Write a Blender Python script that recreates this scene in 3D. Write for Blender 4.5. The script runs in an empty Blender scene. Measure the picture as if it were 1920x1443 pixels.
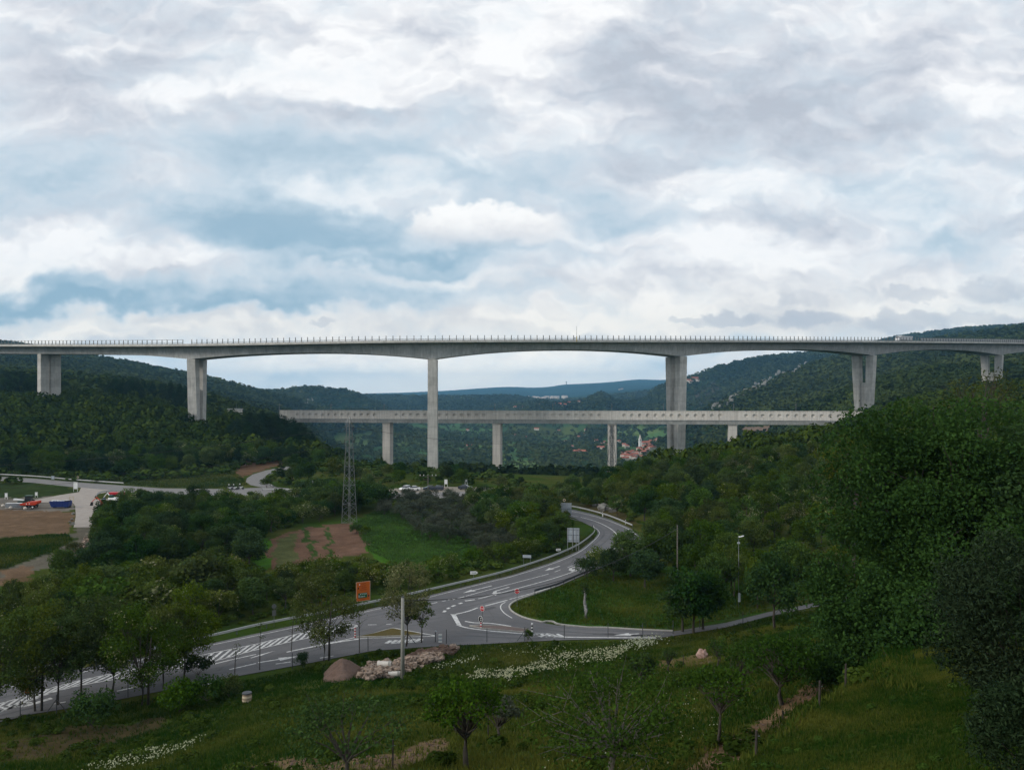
import bpy, bmesh, math, random
import numpy as np
from mathutils import Vector, Matrix, geometry

S = bpy.context.scene
C = S.collection
R = math.radians
F = 1500.0            # focal length of the lens in photograph pixels
HY = 738.0            # image row of the horizon

# ------------------------------------------------------------------ camera
cam = bpy.data.cameras.new('camera')
cam.sensor_width = 36.0
cam.lens = 36.0 * F / 1920.0
cam.shift_y = (HY - 721.5) / 1920.0
cam.clip_start = 0.3
cam.clip_end = 40000
camo = bpy.data.objects.new('camera', cam)
camo.location = (0, 0, 0)
camo.rotation_euler = (R(90), 0, 0)
C.objects.link(camo)
S.camera = camo

# ------------------------------------------------------------------ sun and exposure
SUN_DIR = Vector((-0.84, -0.36, 0.42)).normalized()     # towards the sun
sun = bpy.data.lights.new('sun', 'SUN')
sun.energy = 1.5
sun.angle = R(14)
sun.color = (1.0, 0.93, 0.84)
suno = bpy.data.objects.new('sun', sun)
suno.rotation_euler = SUN_DIR.to_track_quat('Z', 'Y').to_euler()
C.objects.link(suno)
S.view_settings.view_transform = 'Standard'
S.view_settings.look = 'None'
S.view_settings.gamma = 1
S.view_settings.exposure = 0.32
S.view_settings.use_curve_mapping = False
S.render.engine = 'CYCLES'
S.cycles.max_bounces = 4
S.cycles.diffuse_bounces = 2
S.cycles.glossy_bounces = 2
S.cycles.transmission_bounces = 2
S.cycles.transparent_max_bounces = 8
S.cycles.volume_bounces = 0
S.cycles.use_denoising = True
S.cycles.caustics_reflective = False
S.cycles.caustics_refractive = False
S.cycles.use_adaptive_sampling = True
S.cycles.adaptive_threshold = 0.02

# ------------------------------------------------------------------ world: overcast sky over a Nishita sky
class E:
    """a node socket that builds Math nodes when used in arithmetic"""
    nt = None; dim = '3D'
    def __init__(s, sock): s.s = sock
    @staticmethod
    def op(o, *a, clamp=False):
        n = E.nt.nodes.new('ShaderNodeMath'); n.operation = o; n.use_clamp = clamp
        for i, v in enumerate(a):
            if isinstance(v, E): E.nt.links.new(v.s, n.inputs[i])
            else: n.inputs[i].default_value = v
        return E(n.outputs[0])
    def __add__(s, o): return E.op('ADD', s, o)
    __radd__ = __add__
    def __sub__(s, o): return E.op('SUBTRACT', s, o)
    def __rsub__(s, o): return E.op('SUBTRACT', o, s)
    def __mul__(s, o): return E.op('MULTIPLY', s, o)
    __rmul__ = __mul__
    def __truediv__(s, o): return E.op('DIVIDE', s, o)
    def max(s, o): return E.op('MAXIMUM', s, o)
    def min(s, o): return E.op('MINIMUM', s, o)
    def exp(s): return E.op('EXPONENT', s)
    def sat(s): return E.op('ADD', s, 0.0, clamp=True)

def smooth(x, a, b):
    n = E.nt.nodes.new('ShaderNodeMapRange'); n.interpolation_type = 'SMOOTHSTEP'
    E.nt.links.new(x.s, n.inputs[0]); n.inputs[1].default_value = a; n.inputs[2].default_value = b
    n.inputs[3].default_value = 0; n.inputs[4].default_value = 1
    return E(n.outputs[0])

def cmix(f, a, b):
    n = E.nt.nodes.new('ShaderNodeMix'); n.data_type = 'RGBA'
    if isinstance(f, E): E.nt.links.new(f.s, n.inputs[0])
    else: n.inputs[0].default_value = f
    for k, v in ((6, a), (7, b)):
        if isinstance(v, tuple): n.inputs[k].default_value = (*v, 1)
        else: E.nt.links.new(v, n.inputs[k])
    return n.outputs[2]

def noise(vec, scale, detail=5, rough=0.5, dist=0.0, lac=2.0):
    n = E.nt.nodes.new('ShaderNodeTexNoise'); n.noise_dimensions = E.dim; n.inputs['Scale'].default_value = scale
    n.inputs['Detail'].default_value = detail; n.inputs['Roughness'].default_value = rough
    n.inputs['Distortion'].default_value = dist; n.inputs['Lacunarity'].default_value = lac
    E.nt.links.new(vec, n.inputs['Vector'])
    return E(n.outputs[0])

def combine(x, y, z=0.0):
    n = E.nt.nodes.new('ShaderNodeCombineXYZ')
    for i, v in enumerate((x, y, z)):
        if isinstance(v, E): E.nt.links.new(v.s, n.inputs[i])
        else: n.inputs[i].default_value = v
    return n.outputs[0]

def build_world():
    w = bpy.data.worlds.new('World'); S.world = w; w.use_nodes = True
    nt = w.node_tree; nt.nodes.clear(); E.nt = nt
    out = nt.nodes.new('ShaderNodeOutputWorld'); bg = nt.nodes.new('ShaderNodeBackground')
    nt.links.new(bg.outputs[0], out.inputs[0]); bg.inputs[1].default_value = 0.1
    sky = nt.nodes.new('ShaderNodeTexSky'); sky.sky_type = 'NISHITA'; sky.sun_disc = False
    sky.sun_elevation = math.asin(SUN_DIR.z); sky.sun_rotation = math.atan2(SUN_DIR.x, SUN_DIR.y)
    tc = nt.nodes.new('ShaderNodeTexCoord'); sep = nt.nodes.new('ShaderNodeSeparateXYZ')
    nt.links.new(tc.outputs['Generated'], sep.inputs[0])
    x, y, z = E(sep.outputs[0]), E(sep.outputs[1]), E(sep.outputs[2])
    yy = E.op('ABSOLUTE', y).max(0.12)
    U = x / yy * 1.5 + 0.96                 # bearing and height of the direction, in thousandths of the lens grid
    V = 0.738 - z.max(-0.05) / yy * 1.5
    zz = z.max(0.0) + 0.10
    E.dim = '2D'
    pl = combine(x / zz, y / zz * 0.8, 0.3)
    flat = combine(U * 1.0, V * 2.1, 1.7)
    n_big = noise(flat, 2.2, 7, 0.52, 0.25)
    n_mid = noise(flat, 5.5, 6, 0.55, 0.3)
    n_pl = noise(pl, 0.9, 8, 0.55, 0.2)
    n_w = noise(flat, 4.0, 3, 0.5, 0.0)
    n_w2 = noise(combine(U * 1.0 + 7.3, V * 1.6, 4.4), 5.0, 3, 0.55)
    n_puff = noise(combine(U * 1.0, V * 1.3, 9.1), 17.0, 3, 0.55)
    Uw = U + (n_w - 0.5) * 0.22 + (n_puff - 0.5) * 0.05
    Vw = V + (n_w2 - 0.5) * 0.13 + (n_puff - 0.5) * 0.035
    uvw = combine(Uw, Vw)
    def vmath(op, a, *vecs):
        n = nt.nodes.new('ShaderNodeVectorMath'); n.operation = op; nt.links.new(a, n.inputs[0])
        for i, v in enumerate(vecs):
            if isinstance(v, tuple): n.inputs[i + 1].default_value = v
            else: nt.links.new(v, n.inputs[i + 1])
        return n
    def blobs(lst):
        tot = None
        for (u, v, ru, rv, a) in lst:
            q = vmath('MULTIPLY_ADD', uvw, (1000 / ru, 1000 / rv, 0), (-u / ru, -v / rv, 0)).outputs[0]
            d = E(vmath('DOT_PRODUCT', q, q).outputs['Value'])
            tot = E.op('MULTIPLY_ADD', E.op('POWER', 0.3679, d), a, 0.0 if tot is None else tot)
        return tot
    bright = blobs([(740, 70, 190, 70, .55), (600, 150, 260, 60, .28), (1010, 110, 120, 90, .5), (1130, 20, 160, 40, .35),
                    (310, 290, 90, 45, .45), (620, 365, 110, 32, .45), (855, 300, 80, 40, .28),
                    (130, 445, 130, 34, .62), (280, 480, 150, 28, .45), (60, 500, 120, 22, .5),
                    (1330, 380, 110, 55, .40), (1850, 160, 130, 90, .35), (1500, 470, 330, 40, .40),
                    (1250, 550, 420, 60, .42), (1000, 610, 500, 40, .30), (80, 630, 260, 12, .5), (390, 610, 190, 9, .4),
                    (700, 690, 260, 35, .30), (1060, 690, 160, 30, .25), (1650, 560, 160, 30, .3), (1890, 560, 120, 60, .25)])
    dark = blobs([(800, 78, 75, 34, .62), (1160, 130, 130, 95, .42), (1300, 190, 200, 120, .38), (1530, 185, 110, 50, .42),
                  (1180, 290, 130, 50, .34), (1450, 280, 120, 60, .26), (1640, 250, 110, 80, .18),
                  (820, 210, 130, 70, .22), (380, 110, 180, 70, .16), (90, 130, 120, 60, .10), (910, 425, 120, 14, .35),
                  (1690, 90, 160, 50, .14), (1000, 640, 130, 22, .25)])
    blue = blobs([(560, 445, 210, 48, .75), (600, 300, 330, 55, .42), (420, 395, 170, 55, .50), (70, 330, 170, 70, .42),
                  (40, 566, 210, 22, .70), (330, 560, 230, 20, .50), (160, 535, 200, 12, .25), (690, 545, 300, 26, .42), (830, 470, 220, 18, .45),
                  (420, 255, 160, 40, .25), (950, 330, 160, 40, .28), (1130, 410, 110, 38, .40), (1010, 560, 120, 24, .22),
                  (1790, 460, 130, 42, .48), (1560, 340, 160, 40, .22), (1250, 480, 200, 14, .2),
                  (560, 712, 200, 22, .40), (330, 690, 120, 20, .25), (1260, 680, 160, 20, .3), (1380, 660, 120, 12, .25), (260, 520, 260, 14, .3), (760, 500, 260, 12, .35), (520, 575, 300, 12, .35)])
    puff = None
    for (u, v, ru, rv, a) in [(1375, 600, 62, 15, .8), (1300, 603, 40, 7, .5), (1520, 601, 75, 17, .85), (1700, 603, 95, 20, .75),
                              (1860, 545, 60, 24, .7), (1720, 552, 55, 14, .55), (1840, 600, 80, 14, .5), (600, 601, 28, 6, .55), (1500, 560, 60, 12, .3)]:
        dx = (U + (n_puff - 0.5) * 0.10 - u / 1000) * (1000 / ru); dy = (V + (n_puff - 0.5) * 0.045 - v / 1000) * (1000 / rv)
        g = smooth(dx * dx + dy * dy, 1.5, 0.5) * a
        puff = g if puff is None else puff.max(g)
    # the bright cumulus bank with a crisp puffy top
    dx = (U + (n_puff - 0.5) * 0.06 - 0.915) * (1 / 0.155); dy = (V + (n_puff - 0.5) * 0.075 - 0.428) * (1 / 0.050)
    cum = smooth(dx * dx + dy * dy, 1.25, 0.55) * smooth(V, 0.475, 0.42)
    n_fine = noise(combine(U * 1.0, V * 1.9, 2.2), 24.0, 3, 0.6)
    rl = noise(combine(Uw * 1.0, Vw * 1.9, 3.3), 4.6, 4, 0.5); sh = noise(combine(Uw * 1.0, (Vw - 0.024) * 1.9, 3.3), 4.6, 4, 0.5)      # the same clouds a little higher: lit tops, grey bases
    relief = rl - sh
    Lm = 0.60 + (n_big - 0.5) * 0.95 + (n_mid - 0.5) * 0.62 + (n_pl - 0.5) * 0.3 + (n_fine - 0.5) * 0.24 + relief * 1.8 + bright * 0.75 - dark * 0.68
    ramp = nt.nodes.new('ShaderNodeValToRGB'); cr = ramp.color_ramp
    cols = [(0.0, (.48, .515, .58)), (.25, (.57, .60, .66)), (.5, (.68, .70, .745)), (.72, (.80, .81, .835)), (1.0, (.95, .95, .95))]
    while len(cr.elements) < len(cols): cr.elements.new(0.5)
    for e, (p, c) in zip(cr.elements, cols): e.position = p; e.color = (*c, 1)
    nt.links.new(Lm.s, ramp.inputs[0])
    gap = cmix(smooth(V, .2, .56), (.37, .50, .605), (.26, .43, .56))
    col = cmix(smooth(V, .46, .66) * 0.8, ramp.outputs[0], cmix(Lm.sat(), (.60, .62, .655), (1.03, .965, .865)))
    bf = 0.17 + blue * 1.25 + (n_big - 0.5) * 0.45 + (n_mid - 0.5) * 0.75 + (n_pl - .5) * .4 + (n_fine - .5) * .25 - bright * 0.40 - relief * 0.6
    bfs = smooth(bf, -0.10, 0.75)
    col = cmix(bfs * 0.93, col, cmix(smooth(bf, .30, 1.15), (.565, .675, .76), gap))
    col = cmix(cum * 0.92, col, cmix(smooth(V + (n_puff - .5) * .05 + (n_fine - .5) * .03, .395, .478), (1.0, .99, .97), (.62, .63, .67)))
    col = cmix(puff * 0.8, col, (.46, .51, .59))
    hzn = smooth(V, .60, .735) * 0.45 + 1.0
    # towards the horizon the sky under the clouds is pale cyan
    col = cmix(smooth(V, .655, .735) * 0.55, col, (.90, .88, .80))
    mul = nt.nodes.new('ShaderNodeMix'); mul.data_type = 'RGBA'; mul.blend_type = 'MULTIPLY'; mul.inputs[0].default_value = 1
    nt.links.new(col, mul.inputs[6]); h10 = hzn * 9.0; nt.links.new(combine(h10, h10, h10), mul.inputs[7])
    fin = cmix(0.95, sky.outputs[0], mul.outputs[2])
    # the half of the sky behind the viewer: the same cloud deck, evenly lit
    nt.links.new(fin, bg.inputs[0]); E.dim = '3D'
    w.cycles.sampling_method = 'MANUAL'; w.cycles.sample_map_resolution = 512
build_world()

# ------------------------------------------------------------------ naming and tagging
def tag(o, label=None, cat=None, group=None, kind=None):
    if label: o['label'] = label
    if cat: o['category'] = cat
    if group: o['group'] = group
    if kind: o['kind'] = kind
    return o

def thing(name, label, cat, loc=(0, 0, 0), rz=0.0, group=None, scale=None):
    o = bpy.data.objects.new(name, None); o.empty_display_size = 0.5
    o.location = loc; o.rotation_euler = (0, 0, rz)
    if scale: o.scale = scale
    C.objects.link(o)
    return tag(o, label, cat, group)

def link(name, me, parent=None):
    o = bpy.data.objects.new(name, me); C.objects.link(o)
    if parent: o.parent = parent
    return o

def np_mesh(name, V, quads=None, tris=None, mats=(), mi=None, attrs=None, smooth=False):
    V = np.asarray(V, np.float32).reshape(-1, 3)
    me = bpy.data.meshes.new(name)
    nq = 0 if quads is None else len(quads); ntr = 0 if tris is None else len(tris)
    me.vertices.add(len(V)); me.vertices.foreach_set('co', V.ravel())
    loops = []; starts = []
    if nq: loops.append(np.asarray(quads, np.int32).ravel()); starts.append(np.arange(nq, dtype=np.int32) * 4)
    if ntr: loops.append(np.asarray(tris, np.int32).ravel()); starts.append(nq * 4 + np.arange(ntr, dtype=np.int32) * 3)
    L = np.concatenate(loops); st = np.concatenate(starts)
    me.loops.add(len(L)); me.loops.foreach_set('vertex_index', L)
    me.polygons.add(nq + ntr); me.polygons.foreach_set('loop_start', st)
    for m in mats: me.materials.append(m)
    if mi is not None: me.polygons.foreach_set('material_index', np.asarray(mi, np.int32))
    if smooth: me.polygons.foreach_set('use_smooth', np.ones(nq + ntr, bool))
    for (an, dom, ty, data) in (attrs or []):
        a = me.attributes.new(an, ty, dom)
        a.data.foreach_set('color' if ty == 'FLOAT_COLOR' else 'value', np.asarray(data, np.float32).ravel())
    me.update(calc_edges=True); me.validate()
    return me

class MB:
    """collects primitives; build() links them as one mesh object"""
    def __init__(s): s.v = []; s.f = []; s.m = []; s.cur = 0
    def add(s, vs, fs):
        b = len(s.v); s.v += [tuple(p) for p in vs]
        for f in fs: s.f.append(tuple(b + i for i in f)); s.m.append(s.cur)
        return s
    def box(s, c, d, rz=0.0, M=None):
        hx, hy, hz = d[0] / 2, d[1] / 2, d[2] / 2
        cs, sn = math.cos(rz), math.sin(rz); vs = []
        for (a, b, e) in ((-1, -1, -1), (1, -1, -1), (1, 1, -1), (-1, 1, -1), (-1, -1, 1), (1, -1, 1), (1, 1, 1), (-1, 1, 1)):
            p = Vector((a * hx, b * hy, e * hz))
            p = Vector((p.x * cs - p.y * sn, p.x * sn + p.y * cs, p.z))
            if M is not None: p = M @ p
            vs.append((p.x + c[0], p.y + c[1], p.z + c[2]))
        return s.add(vs, [(0, 3, 2, 1), (4, 5, 6, 7), (0, 1, 5, 4), (1, 2, 6, 5), (2, 3, 7, 6), (3, 0, 4, 7)])
    def tube(s, pts, rad, n=6, cap=True):
        pts = [Vector(p) for p in pts]
        if not hasattr(rad, '__len__'): rad = [rad] * len(pts)
        b = len(s.v); up = Vector((0, 0, 1))
        for i, p in enumerate(pts):
            t = (pts[min(i + 1, len(pts) - 1)] - pts[max(i - 1, 0)]).normalized()
            a = t.cross(up)
            if a.length < 1e-3: a = t.cross(Vector((0, 1, 0)))
            a.normalize(); c = t.cross(a)
            for k in range(n):
                an = 2 * math.pi * k / n
                q = p + (a * math.cos(an) + c * math.sin(an)) * rad[i]
                s.v.append(tuple(q))
        for i in range(len(pts) - 1):
            for k in range(n):
                k2 = (k + 1) % n
                s.f.append((b + i * n + k, b + i * n + k2, b + (i + 1) * n + k2, b + (i + 1) * n + k)); s.m.append(s.cur)
        if cap:
            s.f.append(tuple(b + k for k in reversed(range(n)))); s.m.append(s.cur)
            e = b + (len(pts) - 1) * n
            s.f.append(tuple(e + k for k in range(n))); s.m.append(s.cur)
        return s
    def prism(s, poly, y0, y1):
        """polygon in x,z extruded along y"""
        n = len(poly); vs = [(p[0], y0, p[1]) for p in poly] + [(p[0], y1, p[1]) for p in poly]
        fs = [tuple(range(n)), tuple(reversed(range(n, 2 * n)))]
        for i in range(n):
            j = (i + 1) % n; fs.append((i, n + i, n + j, j))
        return s.add(vs, fs)
    def slab(s, poly, z0, z1):
        """polygon in x,y extruded along z"""
        n = len(poly); vs = [(p[0], p[1], z0) for p in poly] + [(p[0], p[1], z1) for p in poly]
        fs = [tuple(reversed(range(n))), tuple(range(n, 2 * n))]
        for i in range(n):
            j = (i + 1) % n; fs.append((i, j, n + j, n + i))
        return s.add(vs, fs)
    def ball(s, c, r, nu=8, nv=5, sq=(1, 1, 1)):
        vs = []; fs = []
        for j in range(nv + 1):
            t = math.pi * j / nv
            for i in range(nu):
                a = 2 * math.pi * i / nu
                vs.append((c[0] + r * sq[0] * math.sin(t) * math.cos(a), c[1] + r * sq[1] * math.sin(t) * math.sin(a), c[2] + r * sq[2] * math.cos(t)))
        for j in range(nv):
            for i in range(nu):
                k = (i + 1) % nu
                fs.append((j * nu + i, (j + 1) * nu + i, (j + 1) * nu + k, j * nu + k))
        return s.add(vs, fs)
    def mesh(s, name, mats, off=None, smooth=False, bevel=0.0):
        me = bpy.data.meshes.new(name)
        vs = s.v if off is None else [(p[0] - off[0], p[1] - off[1], p[2] - off[2]) for p in s.v]
        me.from_pydata(vs, [], s.f)
        if not isinstance(mats, (list, tuple)): mats = [mats]
        for m in mats: me.materials.append(m)
        if len(mats) > 1: me.polygons.foreach_set('material_index', s.m)
        bm = bmesh.new(); bm.from_mesh(me)
        bmesh.ops.recalc_face_normals(bm, faces=bm.faces)
        if bevel > 0:
            ed = [e for e in bm.edges if len(e.link_faces) == 2 and e.calc_face_angle(0) > 0.5]
            bmesh.ops.bevel(bm, geom=ed, offset=bevel, segments=2, affect='EDGES', profile=0.6)
        bm.to_mesh(me); bm.free()
        if smooth: me.polygons.foreach_set('use_smooth', [True] * len(me.polygons))
        me.update()
        return me
    def build(s, name, mats, parent=None, world=False, smooth=False, bevel=0.0):
        off = parent.location if (world and parent) else None
        return link(name, s.mesh(name, mats, off, smooth, bevel), parent)

def children(o): return [c for c in bpy.data.objects if c.parent == o]
_kids = {}
def dup(root, loc, rz=0.0, label=None, group=None, scale=None, kids=None):
    """a copy of a thing with copies of its parts and sub-parts"""
    r = root.copy(); C.objects.link(r); r.location = loc; r.rotation_euler = (0, 0, rz)
    if label: r['label'] = label
    if group: r['group'] = group
    if scale: r.scale = scale
    for ch in (kids if kids is not None else children(root)):
        c = ch.copy(); C.objects.link(c); c.parent = r
        if kids is None:
            for g in children(ch):
                d = g.copy(); C.objects.link(d); d.parent = c
    return r

# ------------------------------------------------------------------ materials
def mat(name, col, rough=0.8, var=0.0, scale=1.0, metal=0.0, bump=0.0, col2=None, detail=6, spec=0.3, streak=None):
    m = bpy.data.materials.new(name); m.use_nodes = True
    nt = m.node_tree; b = nt.nodes['Principled BSDF']
    b.inputs['Base Color'].default_value = (*col, 1); b.inputs['Roughness'].default_value = rough
    b.inputs['Metallic'].default_value = metal
    b.inputs['Specular IOR Level'].default_value = spec
    if var > 0 or col2 or bump > 0:
        E.nt = nt
        geo = nt.nodes.new('ShaderNodeNewGeometry')
        vec = geo.outputs['Position']
        if streak:
            mp = nt.nodes.new('ShaderNodeMapping'); nt.links.new(vec, mp.inputs[0]); mp.inputs['Scale'].default_value = streak; vec = mp.outputs[0]
        n1 = noise(vec, scale, detail, 0.6)
        f = smooth(n1, 0.3, 0.7)
        c2 = col2 or tuple(c * (1 - var) for c in col)
        c1 = col if col2 else tuple(min(1, c * (1 + var)) for c in col)
        nt.links.new(cmix(f, c1, c2), b.inputs['Base Color'])
        if bump > 0:
            bp = nt.nodes.new('ShaderNodeBump'); bp.inputs['Strength'].default_value = 0.6; bp.inputs['Distance'].default_value = bump
            nt.links.new(n1.s, bp.inputs['Height']); nt.links.new(bp.outputs[0], b.inputs['Normal'])
    return m

def leafmat(name, dark, light, transl=0.3, huevar=0.25, hue=0.035):
    """foliage: colour from the per-leaf attribute tint, varied from plant to plant"""
    m = bpy.data.materials.new(name); m.use_nodes = True
    nt = m.node_tree; nt.nodes.clear(); E.nt = nt
    out = nt.nodes.new('ShaderNodeOutputMaterial')
    at = nt.nodes.new('ShaderNodeAttribute'); at.attribute_name = 'tint'
    oi = nt.nodes.new('ShaderNodeObjectInfo')
    c = cmix(E(at.outputs['Fac']), dark, light)
    hs = nt.nodes.new('ShaderNodeHueSaturation')
    r = E(oi.outputs['Random'])
    nt.links.new((0.5 + (r - 0.35) * hue).s, hs.inputs['Hue'])
    nt.links.new((1.0 + (E.op('FRACT', r * 7.13) - 0.5) * 0.3).s, hs.inputs['Saturation'])
    nt.links.new((1.0 + (E.op('FRACT', r * 13.7) - 0.5) * 2 * huevar).s, hs.inputs['Value'])
    nt.links.new(c, hs.inputs['Color'])
    d = nt.nodes.new('ShaderNodeBsdfDiffuse'); t = nt.nodes.new('ShaderNodeBsdfTranslucent')
    nt.links.new(hs.outputs[0], d.inputs[0]); nt.links.new(hs.outputs[0], t.inputs[0])
    mx = nt.nodes.new('ShaderNodeMixShader'); mx.inputs[0].default_value = transl
    nt.links.new(d.outputs[0], mx.inputs[1]); nt.links.new(t.outputs[0], mx.inputs[2])
    nt.links.new(mx.outputs[0], out.inputs[0])
    return m

M = {}
def concrete(name, c1, c2, jz, jx=None):
    m = bpy.data.materials.new(name); m.use_nodes = True; nt = m.node_tree; b = nt.nodes['Principled BSDF']; E.nt = nt
    b.inputs['Roughness'].default_value = .88; b.inputs['Specular IOR Level'].default_value = .2
    geo = nt.nodes.new('ShaderNodeNewGeometry'); sp = nt.nodes.new('ShaderNodeSeparateXYZ'); nt.links.new(geo.outputs['Position'], sp.inputs[0])
    X, Y, Z = (E(sp.outputs[i]) for i in range(3))
    n1 = noise(combine(X * .5, Y * .5, Z * .5), .5, 6, .65); st = noise(combine(X * 1.3, Y * 1.3, Z * .07), 1.0, 5, .6)
    pan = E.op('FLOOR', Z * (1 / jz)) if jx is None else E.op('FLOOR', X * (1 / jx))
    wn = nt.nodes.new('ShaderNodeTexWhiteNoise'); wn.noise_dimensions = '1D'; nt.links.new(pan.s, wn.inputs['W'])
    lift = (E(wn.outputs['Value']) - .5) * .14
    fr = E.op('FRACT', Z * (1 / jz)) if jx is None else E.op('FRACT', X * (1 / jx))
    joint = E.op('LESS_THAN', fr, .045 if jx is None else .03)
    k = 1.0 + lift + (st - .5) * .85 + (n1 - .5) * .45 - joint * .16
    sc = nt.nodes.new('ShaderNodeVectorMath'); sc.operation = 'SCALE'; nt.links.new(cmix(smooth(n1, .35, .65), c1, c2), sc.inputs[0]); nt.links.new(k.s, sc.inputs['Scale'])
    nt.links.new(sc.outputs[0], b.inputs['Base Color']); return m
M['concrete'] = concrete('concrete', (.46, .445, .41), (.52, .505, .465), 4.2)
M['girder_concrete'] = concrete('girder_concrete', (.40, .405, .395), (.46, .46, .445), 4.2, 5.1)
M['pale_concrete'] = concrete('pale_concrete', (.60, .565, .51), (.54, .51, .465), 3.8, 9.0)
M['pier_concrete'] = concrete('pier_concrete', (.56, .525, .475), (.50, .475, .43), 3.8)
M['pole_concrete'] = mat('pole_concrete', (.27, .27, .245), .85, .12, 3)
def asphalt(name, a, b_):
    m = bpy.data.materials.new(name); m.use_nodes = True; nt = m.node_tree; b = nt.nodes['Principled BSDF']; E.nt = nt
    b.inputs['Roughness'].default_value = .9; b.inputs['Specular IOR Level'].default_value = .25
    geo = nt.nodes.new('ShaderNodeNewGeometry'); p = geo.outputs['Position']
    mp = nt.nodes.new('ShaderNodeMapping'); nt.links.new(p, mp.inputs[0]); mp.inputs['Rotation'].default_value = (0, 0, -.75); mp.inputs['Scale'].default_value = (.12, .9, 1)
    n1 = noise(mp.outputs[0], 1.0, 5, .6); n2 = noise(p, .09, 4, .55); n3 = noise(p, 9.0, 3, .6)
    vo = nt.nodes.new('ShaderNodeTexVoronoi'); vo.feature = 'DISTANCE_TO_EDGE'; vo.inputs['Scale'].default_value = .11; vo.inputs['Randomness'].default_value = 1
    nt.links.new(p, vo.inputs['Vector']); crack = smooth(E(vo.outputs['Distance']), .012, .002)
    vp = nt.nodes.new('ShaderNodeTexVoronoi'); vp.inputs['Scale'].default_value = .09; nt.links.new(p, vp.inputs['Vector'])
    sepc = nt.nodes.new('ShaderNodeSeparateColor'); nt.links.new(vp.outputs['Color'], sepc.inputs[0])
    k = .62 + n1 * .35 + n2 * .35 + n3 * .18 - crack * .16 + (E(sepc.outputs[0]) - .5) * .14
    sc = nt.nodes.new('ShaderNodeVectorMath'); sc.operation = 'SCALE'; nt.links.new(cmix(smooth(n2, .4, .6), a, b_), sc.inputs[0]); nt.links.new(k.s, sc.inputs['Scale'])
    nt.links.new(sc.outputs[0], b.inputs['Base Color']); return m
M['asphalt'] = asphalt('asphalt', (.105, .104, .108), (.125, .123, .126))
M['old_asphalt'] = mat('old_asphalt', (.165, .16, .155), .9, scale=.5, col2=(.21, .20, .19))
M['paint'] = mat('road_paint', (.66, .66, .64), .7, scale=2.2, col2=(.36, .36, .355))
M['kerb'] = mat('kerb_stone', (.36, .35, .32), .85, .12, 2)
M['steel'] = mat('galvanised_steel', (.17, .18, .18), .45, .1, 2, metal=.6)
M['rail_steel'] = mat('guardrail_steel', (.38, .39, .385), .5, .1, .8, metal=.3)
M['dark_steel'] = mat('dark_steel', (.06, .065, .07), .6, .1, 2)
M['sign_back'] = mat('sign_back', (.34, .38, .42), .6, .08, 1)
M['wood_dark'] = mat('weathered_wood', (.05, .042, .035), .9, .25, 4)
M['bark'] = mat('bark', (.06, .052, .042), .95, .3, 6, bump=.02)
M['pale_bark'] = mat('pale_bark', (.12, .11, .09), .95, .3, 6)
M['white'] = mat('white_paint', (.78, .78, .76), .4, .05, 1)
M['red'] = mat('red_paint', (.45, .02, .03), .4, .05, 2)
M['orange'] = mat('orange_sign', (.55, .12, .012), .5, .06, 2)
M['green_sign'] = mat('green_sign', (.005, .10, .035), .5)
M['black'] = mat('black_paint', (.015, .015, .017), .5)
M['glass'] = mat('dark_glass', (.02, .025, .03), .08, spec=.8)
M['rubber'] = mat('rubber', (.02, .02, .02), .85)
M['car_white'] = mat('white_car_paint', (.75, .75, .75), .25, spec=.5)
M['car_dark'] = mat('dark_car_paint', (.03, .04, .055), .2, spec=.6)
M['blue'] = mat('blue_steel', (.012, .03, .16), .5, .15, 2)
M['tractor_green'] = mat('dark_green_paint', (.02, .06, .045), .4)
M['trailer_red'] = mat('orange_red_paint', (.50, .045, .015), .5, .1, 2)
M['stone'] = mat('rubble_stone', (.36, .275, .215), .9, scale=2.2, col2=(.12, .09, .068))
M['rock'] = mat('limestone', (.20, .195, .175), .95, .25, .3)
M['dirt'] = mat('heap_earth', (.14, .09, .068), .95, scale=3.0, col2=(.10, .066, .05), bump=.04)
M['roof'] = mat('terracotta', (.33, .11, .07), .9, .25, .15)
M['plaster'] = mat('plaster', (.55, .50, .44), .9, .12, .1)
M['beige'] = mat('beige_plastic', (.50, .42, .30), .8, .1, 2)
M['pallet_grey'] = mat('grey_blocks', (.22, .235, .25), .9, .2, 3)
M['barrier_panel'] = mat('barrier_panel', (.42, .42, .42), .6, .06, 1)

M['tyre'] = mat('tyre_darkened_asphalt', (.092, .091, .094), .85, scale=.7, col2=(.108, .107, .11))
M['repair'] = mat('asphalt_repair', (.070, .070, .073), .85, scale=1.5, col2=(.085, .085, .088))
M['lorry_grey'] = mat('faded_white', (.48, .49, .50), .5)
# ------------------------------------------------------------------ the lie of the land
ROADZ = -30.0
def P(px, py, d): return Vector(((px - 960) / F * d, d, (HY - py) / F * d))
def G(px, py, z=ROADZ):
    d = -z * F / (py - HY)
    return Vector(((px - 960) / F * d, d, z))

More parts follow.
